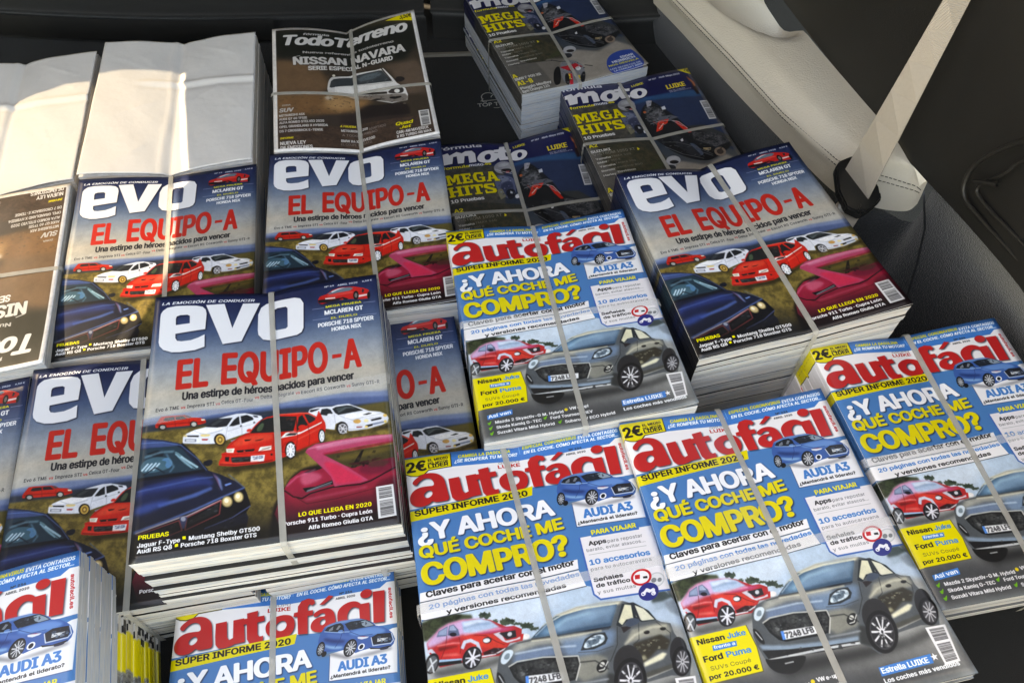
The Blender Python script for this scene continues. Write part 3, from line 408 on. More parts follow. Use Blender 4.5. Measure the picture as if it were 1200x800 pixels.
                x, y = e[3]
                s.shape([smooth_loop(np.array([(x - 1, y - .6), (x - .2, y - .2), (x + 1.3, y - 1.5), (x + .3, y + .8), (x - .6, y + .9)]) * PX)], (90, 170, 40), {})
            elif op == 'K':
                x, y = e[3]; r = 1.5
                s.shape([[((x + (r if i % 2 == 0 else .6) * math.sin(i * math.pi / 5)) * PX, (y - (r if i % 2 == 0 else .6) * math.cos(i * math.pi / 5)) * PX) for i in range(10)]], col, {})
            elif op == 'B':                                 # bar code
                q = [np.array(t, float) * PX for t in e[3][0]]; s.shape([q], col, {})
                P = lambda a, b: q[0] * (1 - a) * (1 - b) + q[1] * a * (1 - b) + q[2] * a * b + q[3] * (1 - a) * b
                b = .06
                while b < .94:
                    t = random.choice((.006, .01, .016)); t2 = b + t
                    if not .38 < b < .44:
                        s.shape([[P(.14, b), P(.88, b), P(.88, t2), P(.14, t2)]], (30, 30, 34), {})
                    b = t2 + random.choice((.008, .012, .016))
    def image(s, name):
        im = bpy.data.images.new(name, s.W, s.H)
        a = np.ones((s.H, s.W, 4), 'f'); a[..., :3] = np.clip(s.img, 0, 1)[::-1]
        im.pixels.foreach_set(a.ravel()); im.update(); im.pack()
        return im

def print_mat(name, im, rough=.40, coat=.45):
    m = node_mat(name, (.5, .5, .5), rough=rough, spec=.35, coat=coat, coatr=.15)
    t = m.node_tree; p = t.nodes['Principled BSDF']
    uv = t.nodes.new('ShaderNodeUVMap'); uv.uv_map = 'uv'
    i = t.nodes.new('ShaderNodeTexImage'); i.image = im; i.extension = 'EXTEND'; i.interpolation = 'Cubic'
    t.links.new(uv.outputs[0], i.inputs[0]); t.links.new(i.outputs[0], p.inputs['Base Color'])
    n = t.nodes.new('ShaderNodeTexNoise'); n.inputs['Scale'].default_value = 14; n.inputs['Detail'].default_value = 2
    tc = t.nodes['Texture Coordinate']; t.links.new(tc.outputs['Object'], n.inputs['Vector'])
    b = t.nodes.new('ShaderNodeBump'); b.inputs['Strength'].default_value = .4; b.inputs['Distance'].default_value = .004
    t.links.new(n.outputs['Fac'], b.inputs['Height']); t.links.new(b.outputs[0], p.inputs['Normal'])
    return m

# ------------------------------------------------------------------ the car: floor, walls, roof with the openings the light comes through
M_floor = node_mat('black_carpet_floor', (.0065, .0062, .006), rough=.9, spec=.25, noise=.35, nscale=900, bump=.5, bscale=1400, sheen=.15)
M_plast = node_mat('black_grained_plastic', (.015, .0142, .013), rough=.48, spec=.45, noise=.1, nscale=30, bump=.18, bscale=900)
M_seat = node_mat('dark_seat_fabric', (.016, .0152, .014), rough=.85, spec=.3, noise=.2, nscale=500, bump=.4, bscale=1500, sheen=.3)
M_carpet = node_mat('grey_carpet', (.020, .0205, .022), rough=.95, spec=.2, noise=.7, nscale=420, bump=1, bscale=600, sheen=.4)
M_leather = node_mat('cream_leather', (.66, .585, .49), rough=.5, spec=.4, noise=.05, nscale=25, bump=.45, bscale=420)
M_thread = node_mat('dark_thread', (.05, .045, .04), rough=.9)
M_web = node_mat('beige_webbing', (.42, .365, .31), rough=.8, spec=.3, noise=.06, nscale=300, bump=.5, bscale=900)
M_black = node_mat('black_buckle_plastic', (.014, .014, .014), rough=.35, spec=.5, noise=.1)
M_metal = node_mat('buckle_metal', (.5, .48, .45), rough=.35, spec=.6, noise=.05)
M_mark = node_mat('grey_print', (.34, .34, .33), rough=.7)
M_piping = node_mat('beige_piping', (.20, .18, .15), rough=.7, bump=.3, bscale=700)
M_lining = node_mat('grey_headlining', (.30, .29, .28), rough=.95, noise=.05)

# ribbed weave across the belt
_t = M_web.node_tree; _w = _t.nodes.new('ShaderNodeTexWave'); _w.inputs['Scale'].default_value = 420; _w.bands_direction = 'Y'
_t.links.new(_t.nodes['Texture Coordinate'].outputs['Object'], _w.inputs['Vector'])
_b = _t.nodes.new('ShaderNodeBump'); _b.inputs['Strength'].default_value = .5; _b.inputs['Distance'].default_value = .001
_t.links.new(_w.outputs['Fac'], _b.inputs['Height']); _t.links.new(_b.outputs[0], _t.nodes['Principled BSDF'].inputs['Normal'])

def sheet(name, pts, m, thick=.0, parent=None, struct=True):
    f = tessellate_polygon([[Vector(p) for p in l] for l in pts]); vs = [p for l in pts for p in l]
    o = mesh_obj(name, vs, [tuple(t) for t in f], m, parent)
    if struct and not parent: o['kind'] = 'structure'
    return o

def loft(name, rails, m, parent=None, sub=4, fn=None, struct=False):
    """smooth surface through rails of equal length"""
    def cr(p, n):
        p = [Vector(q) for q in p]; out = []
        for i in range(len(p) - 1):
            a, b, c, d = p[max(i - 1, 0)], p[i], p[i + 1], p[min(i + 2, len(p) - 1)]
            for k in range(n):
                t = k / n; out.append(.5 * ((2 * b) + (c - a) * t + (2 * a - 5 * b + 4 * c - d) * t * t + (3 * b - 3 * c + d - a) * t ** 3))
        return out + [p[-1]]
    R = [cr(r, sub) for r in rails]; cols = [cr([r[i] for r in R], sub) for i in range(len(R[0]))]
    nc, nr = len(cols), len(cols[0]); V = [p for c in cols for p in c]
    if fn: V = [fn(Vector(p)) for p in V]
    F = [(i * nr + j, i * nr + j + 1, (i + 1) * nr + j + 1, (i + 1) * nr + j) for i in range(nc - 1) for j in range(nr - 1)]
    o = mesh_obj(name, V, F, m, parent, smooth=True)
    if struct: o['kind'] = 'structure'
    return o

sheet('cargo_floor', [[(-1.15, -.9, 0), (1.1, -.9, 0), (1.1, 1.6, 0), (-1.15, 1.6, 0)]], M_floor)
# folded front seat backs rising beyond the load floor
def seat_rails(x0, x1, y0):
    prof = [(0, 0), (.012, .035), (-.012, .06), (.004, .075), (.03, .20), (.05, .35), (.12, .62)]
    return [[(x, y0 + a + .01 * math.cos((x - x0) / (x1 - x0) * math.pi * 2), z) for a, z in prof] for x in np.linspace(x0, x1, 7)]
s1 = empty('rear_seat', (-.6, 1.2, 0)); tag(s1, 'dark fabric seat back with a lighter hem behind the white sheets', 'car seat', 'front seat backs')
loft('backrest', seat_rails(-1.1, -.16, 1.205), M_seat, s1)
bm = bmesh.new(); bmesh.ops.create_cube(bm, size=1, matrix=Matrix.Translation((-.295, 1.208, .118)) @ Matrix.Diagonal((.11, .02, .035, 1)))
bmesh.ops.bevel(bm, geom=bm.edges[:], offset=.008, segments=3, affect='EDGES'); bm_obj('release_handle', bm, M_black, s1, True)
mesh_obj('hem', [(x, 1.196 + dy + .01 * math.cos((x + 1.1) / .94 * 6.283), z) for x in np.linspace(-1.1, -.42, 12) for dy, z in ((0, .012), (-.004, .035), (.0, .052))],
         [(i * 3 + j, i * 3 + 3 + j, i * 3 + 4 + j, i * 3 + 1 + j) for i in range(11) for j in range(2)], M_plast, s1, smooth=True)
s2 = empty('rear_seat', (.1, 1.2, 0)); tag(s2, 'dark fabric seat back behind the farthest motorcycle bundle', 'car seat', 'front seat backs')
loft('backrest', seat_rails(-.15, .34, 1.215), M_seat, s2)
p_ = mesh_obj('floor_piping', [(x, y + d, z) for x, y in ((-.20, 1.168), (-.09, 1.176), (.05, 1.188)) for d, z in ((-.005, .001), (-.003, .005), (.003, .005), (.005, .001))],
              [(i * 4 + j, i * 4 + 4 + j, i * 4 + 5 + j, i * 4 + 1 + j) for i in range(2) for j in range(3)], M_piping)
tag(p_, 'beige piping strip across the black floor beside the farthest motorcycle bundle', 'trim strip')

def tether(x, y, rz, lab):
    r = empty('tether_marking', (x, y, .0006), rz); tag(r, lab, 'printed marking', 'top tether markings on the floor')
    cu = bpy.data.curves.new('t', 'FONT'); cu.body = 'TOP TETHER'; cu.size = .0125; cu.offset = .0002
    o = bpy.data.objects.new('t', cu); me = bpy.data.meshes.new_from_object(o); bpy.data.objects.remove(o); me.materials.clear(); me.materials.append(M_mark)
    l = bpy.data.objects.new('lettering', me); C.objects.link(l); l.parent = r; l.location = (-.002, -.012, 0)
    V, F = [], []
    def arc(cx, cy, R, a0, a1, n=12, wd=.0016):
        b = len(V)
        for i in range(n + 1):
            a = math.radians(a0 + (a1 - a0) * i / n)
            V.extend([(cx + (R - wd / 2) * math.cos(a), cy + (R - wd / 2) * math.sin(a), 0), (cx + (R + wd / 2) * math.cos(a), cy + (R + wd / 2) * math.sin(a), 0)])
        F.extend([(b + 2 * i, b + 2 * i + 1, b + 2 * i + 3, b + 2 * i + 2) for i in range(n)])
    arc(.018, .012, .011, 40, 200); arc(.030, .010, .007, 0, 180); arc(.012, .004, .005, 120, 300); arc(.042, .010, .006, 20, 180); arc(.030, -.012 + .012, .018, 250, 300, wd=.001)
    b = len(V); V.extend([(.004, .002, 0), (.05, .002, 0), (.05, .0033, 0), (.004, .0033, 0)]); F.append((b, b + 1, b + 2, b + 3))
    mesh_obj('emblem', V, F, M_mark, r)
tether(-.062, 1.045, .16, 'grey child-seat tether emblem on the black floor beside the farthest motorcycle bundle')
tether(-.684, 1.165, .1, 'faint tether emblem on the black floor beyond the white sheets')

# carpeted side wall and wheel arch
floor_l = [(.16, 1.42, 0), (.228, 1.275, 0), (.36, .935, 0), (.43, .76, 0), (.455, .70, 0), (.465, .65, 0), (.48, .58, 0), (.56, .42, 0), (.64, .26, 0), (.70, .0, 0), (.75, -.4, 0)]
top_l = [(.15, 1.42, .08), (.222, 1.262, .077), (.352, .95, .077), (.43, .80, .077), (.478, .765, .070), (.532, .716, .070), (.524, .700, .152), (.520, .60, .184), (.53, .46, .205), (.545, .2, .22), (.57, -.4, .23)]
mid_l = [tuple((Vector(a) * .5 + Vector(b) * .5 + Vector((.012 if i > 5 else 0, 0, .0)))) for i, (a, b) in enumerate(zip(floor_l, top_l))]
loft('carpet_wall', [floor_l, mid_l, top_l], M_carpet, struct=True)
mesh_obj('carpet_seam', [(x + a, y + b_, z) for x, y, z in ((.512, .70, .140), (.508, .655, .122), (.500, .62, .094), (.487, .575, .052)) for a, b_ in ((-.0015, 0), (.0015, .001))],
         [(0, 1, 3, 2), (2, 3, 5, 4), (4, 5, 7, 6)], M_black)['kind'] = 'structure'

# cream side bolster
bol = empty('side_bolster', (.40, .90, .075)); tag(bol, 'cream leather side trim with twin dark stitching and a scooped hand pull', 'car trim')
rb = [(.135, 1.45, .075), (.23, 1.232, .075), (.274, 1.133, .075), (.331, .995, .075), (.389, .867, .075), (.436, .770, .075), (.466, .748, .075), (.496, .736, .074), (.524, .727, .080), (.529, .722, .098)]
rs_ = [(.14, 1.42, .128), (.224, 1.22, .127), (.264, 1.129, .125), (.321, 1.0, .125), (.373, .870, .125), (.428, .772, .125), (.462, .752, .125), (.492, .740, .124), (.519, .728, .123), (.5265, .722, .120)]
ru = [(.33, 1.45, .165), (.372, 1.25, .165), (.398, 1.12, .162), (.425, 1.0, .160), (.462, .87, .160), (.480, .81, .160), (.491, .776, .158), (.500, .745, .152), (.508, .730, .146), (.517, .721, .130)]
def lerp(a, b, t, dz): return [tuple(Vector(p) * (1 - t) + Vector(q) * t + Vector((0, 0, dz))) for p, q in zip(a, b)]
def scoop(p):
    x, y = p.x - bol.location.x, p.y - bol.location.y
    dx, dy = p.x - .352, p.y - 1.13; c, s = math.cos(.42), math.sin(.42); u, v = (c * dx + s * dy) / .052, (-s * dx + c * dy) / .13
    r = math.hypot(u, v); k = max(0, min(1, (1.12 - r) / .35)); k = k * k * (3 - 2 * k)
    return Vector((x, y, p.z - bol.location.z - .034 * k))
loft('leather', [rb, lerp(rb, rs_, .5, .002), rs_, lerp(rs_, ru, .22, .014), lerp(rs_, ru, .45, .013), lerp(rs_, ru, .7, .008), ru], M_leather, bol, sub=8, fn=scoop)
V, F = [], []
def stitch(rail, off, up):
    L = []
    for a, b in zip(rail[:-1], rail[1:]):
        a, b = Vector(a), Vector(b); n = max(1, int((b - a).length / .0052))
        L += [(a + (b - a) * (i + .12) / n, a + (b - a) * (i + .8) / n) for i in range(n)]
    for a, b in L:
        d = (b - a).normalized(); s_ = Vector((-d.y, d.x, 0)) * .0006; k = len(V); o = off - Vector(bol.location)
        for q in (a - s_, a + s_, b + s_, b - s_): V.append(q + o)
        for q in (a - s_, a + s_, b + s_, b - s_): V.append(q + o + up * .0007)
        F.extend([(k + 4, k + 5, k + 6, k + 7), (k, k + 1, k + 5, k + 4), (k + 2, k + 3, k + 7, k + 6), (k + 1, k + 2, k + 6, k + 5), (k + 3, k, k + 4, k + 7)])
st1 = lerp(rs_, ru, .0, .0); 
stitch(rs_, Vector((-.0012, -.0004, .0006)), Vector((-.5, -.3, .8)))
stitch(lerp(rs_, rb, .14, 0), Vector((-.0020, -.001, .0004)), Vector((-.8, -.5, .3)))
st = mesh_obj('stitching', V, F, M_thread, bol); st['kind'] = 'stuff'

# door panel beyond it, with its moulded pocket
pa = [(.33, 1.45, .165), (.372, 1.25, .165), (.404, 1.10, .160), (.462, .87, .158), (.505, .735, .150), (.513, .60, .183), (.527, .46, .203), (.545, .2, .218), (.57, -.4, .228)]
rails = [pa] + [[(x + dx, y, z_) for x, y, _ in pa] for dx, z_ in ((.004, .30), (.010, .48), (.035, .60))]
loft('door_panel', rails, M_plast, struct=True)
def ridge(name, pts, r, m, parent=None):
    cu = bpy.data.curves.new(name, 'CURVE'); cu.dimensions = '3D'; cu.bevel_depth = r; cu.bevel_resolution = 3
    sp = cu.splines.new('NURBS'); sp.points.add(len(pts) - 1); sp.use_endpoint_u = True; sp.order_u = 3
    for q, p in zip(sp.points, pts): q.co = (*p, 1)
    o = bpy.data.objects.new(name, cu); me = bpy.data.meshes.new_from_object(o); bpy.data.objects.remove(o)
    me.materials.clear(); me.materials.append(m); me.polygons.foreach_set('use_smooth', [True] * len(me.polygons))
    o = bpy.data.objects.new(name, me); C.objects.link(o)
    if parent: o.parent = parent
    return o
pk = empty('door_pocket', (.50, .60, .22)); tag(pk, 'moulded pocket with a grip bar in the black door panel', 'door pocket')
ridge('rim', [(0.5088, .570, .335), (0.5078, .597, .312), (0.5038, .620, .275), (0.5008, .633, .251), (0.5008, .636, .226), (0.5028, .630, .208), (0.5068, .613, .202), (0.5268, .505, .216), (0.5638, .35, .22)], .0026, M_plast, pk)
ridge('rim', [(0.5108, .560, .318), (0.5098, .592, .292), (0.5088, .597, .262), (0.5048, .618, .232), (0.5058, .611, .218), (0.5238, .515, .234), (0.5538, .37, .24)], .0022, M_plast, pk)
ridge('grip', [(0.4998, .620, .232), (0.5018, .607, .243), (0.5058, .594, .252)], .0026, M_plast, pk)

bpy.context.view_layer.update()
for root in (s1, s2, pk):
    for ch in root.children: ch.location = -root.location

# seat belt and buckle
sb = empty('seat_belt', (.43, .70, .13)); tag(sb, 'beige seat belt rising from a black guide beside the cream trim', 'seat belt')
O = Vector(sb.location)
a0, a1, b0_, b1_ = Vector((.420, .733, .146)), Vector((.435, .680, .146)), Vector((.4490, .7560, .360)), Vector((.4780, .7570, .360))
V = []; N = 14
for i in range(N + 1):
    t = i / N * 2.4; tw = Vector((0, 0, 0))
    p, q = a0 + (b0_ - a0) * t + tw, a1 + (b1_ - a1) * t + tw; nn = (b0_ - a0).cross(q - p).normalized() * .0007
    for e in (p + nn, q + nn, q - nn, p - nn): V.append(e - O)
F = []
for i in range(N): F += [(4 * i + j, 4 * i + (j + 1) % 4, 4 * i + 4 + (j + 1) % 4, 4 * i + 4 + j) for j in range(4)]
mesh_obj('webbing', V, F, M_web, sb)
def prism(name, pts, z0, z1, m, parent, bev=.002, top_scale=1):
    bm = bmesh.new(); c = Vector((sum(p[0] for p in pts) / len(pts), sum(p[1] for p in pts) / len(pts), 0))
    lo = [bm.verts.new((p[0] - O.x, p[1] - O.y, z0 - O.z)) for p in pts]; hi = [bm.verts.new((c.x + (p[0] - c.x) * top_scale - O.x, c.y + (p[1] - c.y) * top_scale - O.y, z1 - O.z)) for p in pts]
    bm.faces.new(hi); bm.faces.new(lo[::-1])
    for i in range(len(pts)): bm.faces.new((lo[i], lo[(i + 1) % len(pts)], hi[(i + 1) % len(pts)], hi[i]))
    bmesh.ops.recalc_face_normals(bm, faces=bm.faces[:])
    bmesh.ops.bevel(bm, geom=bm.edges[:], offset=bev, segments=2, affect='EDGES')
    return bm_obj(name, bm, m, parent, False)
prism('belt_guide', [(.408, .737), (.416, .749), (.436, .76), (.440, .735), (.447, .712), (.455, .707), (.452, .686), (.442, .671), (.42, .655), (.405, .666), (.402, .696)], .134, .146, M_black, sb)
prism('guide_lip', [(.432, .676), (.451, .690), (.449, .677), (.440, .666), (.424, .654), (.414, .657), (.420, .668)], .146, .151, M_black, sb)
mesh_obj('lower_webbing', [Vector(p) - O for p in ((.407, .691, .133), (.426, .664, .133), (.404, .634, .118), (.394, .680, .122), (.407, .691, .132), (.426, .664, .132), (.404, .634, .117), (.394, .680, .121))],
         [(0, 1, 2, 3), (7, 6, 5, 4), (0, 4, 5, 1), (1, 5, 6, 2), (2, 6, 7, 3), (3, 7, 4, 0)], M_web, sb)
tg = prism('buckle_tongue', [(.401, .676), (.406, .690), (.417, .683), (.413, .668)], .1300, .1365, M_metal, sb, .001)
prism('slot', [(.4045, .6775), (.408, .685), (.4125, .682), (.4100, .6745)], .1340, .1372, M_black, sb, .0003)

# car body shell around the load bay: unseen left side with an opening shaped to cast the sun patch, right window above the door panel, roof; the tailgate is open behind the camera
LITPOLY = [(-0.501, 0.962, 0.118), (-0.44, 0.735, 0.118), (-0.451, 0.72, 0.118), (-0.422, 0.595, 0.118), (-0.45, 0.47, 0.118), (-0.493, 0.434, 0.118), (-0.683, 0.411, 0.118), (-0.923, 0.887, 0.118), (-0.727, 0.88, 0.118), (-0.728, 0.895, 0.118), (-0.659, 0.926, 0.118), (-0.607, 0.936, 0.118), (-0.568, 0.951, 0.118)]
XW = -1.12
hole = []
for x, y, z in LITPOLY:
    t = (x - XW) / -SUN.x; hole.append((XW, y + SUN.y * t, z + SUN.z * t))
sheet('sun_mask_side', [[(XW, -.5, -.1), (XW, 1.6, -.1), (XW, 1.6, 1.25), (XW, -.5, 1.25)], hole], M_lining)  # unseen wall, its opening projected from the wanted sun patch outline
M_glass = bpy.data.materials.new('sun_filter_glass'); M_glass.use_nodes = True; t_ = M_glass.node_tree; t_.nodes.clear()  # transmission set to weaken the sun patch
g1 = t_.nodes.new('ShaderNodeBsdfTransparent'); g1.inputs[0].default_value = (.17, .172, .168, 1); g2 = t_.nodes.new('ShaderNodeBsdfGlossy'); g2.inputs['Roughness'].default_value = .02
g3 = t_.nodes.new('ShaderNodeMixShader'); g3.inputs[0].default_value = .05; g4 = t_.nodes.new('ShaderNodeOutputMaterial')
t_.links.new(g1.outputs[0], g3.inputs[1]); t_.links.new(g2.outputs[0], g3.inputs[2]); t_.links.new(g3.outputs[0], g4.inputs[0])
sheet('sun_filter_pane', [[(x - .004, y, z) for x, y, z in hole]], M_glass)  # unseen pane added to dim the sun on the white sheets
sheet('body_side_roof_rail', [[(.66, -.4, 1.05), (.66, 1.6, 1.05), (.60, 1.6, 1.25), (.60, -.4, 1.25)]], M_lining)
loft('body_side_upper', [[(.545, y, .60) if k == 0 else (.62, y, .66) for y in (1.45, .9, .2, -.4)] for k in (0, 1)], M_plast, struct=True)
sheet('car_roof', [[(XW, .34, 1.25), (.60, .34, 1.25), (.60, 1.62, 1.25), (XW, 1.62, 1.25)]], M_lining)  # unseen; rear edge placed to darken the far end and brighten the near one
sheet('front_bulkhead', [[(XW, 1.61, 0), (1.1, 1.61, 0), (1.1, 1.61, 1.25), (XW, 1.61, 1.25)]], M_seat)
M_ground = node_mat('sunlit_paving', (.34, .32, .29), rough=.9, noise=.15, nscale=2)
sheet('ground', [[(-40, -60, -.62), (40, -60, -.62), (40, 60, -.62), (-40, 60, -.62)]], M_ground)  # unseen ground added to bounce warm light in through the tailgate

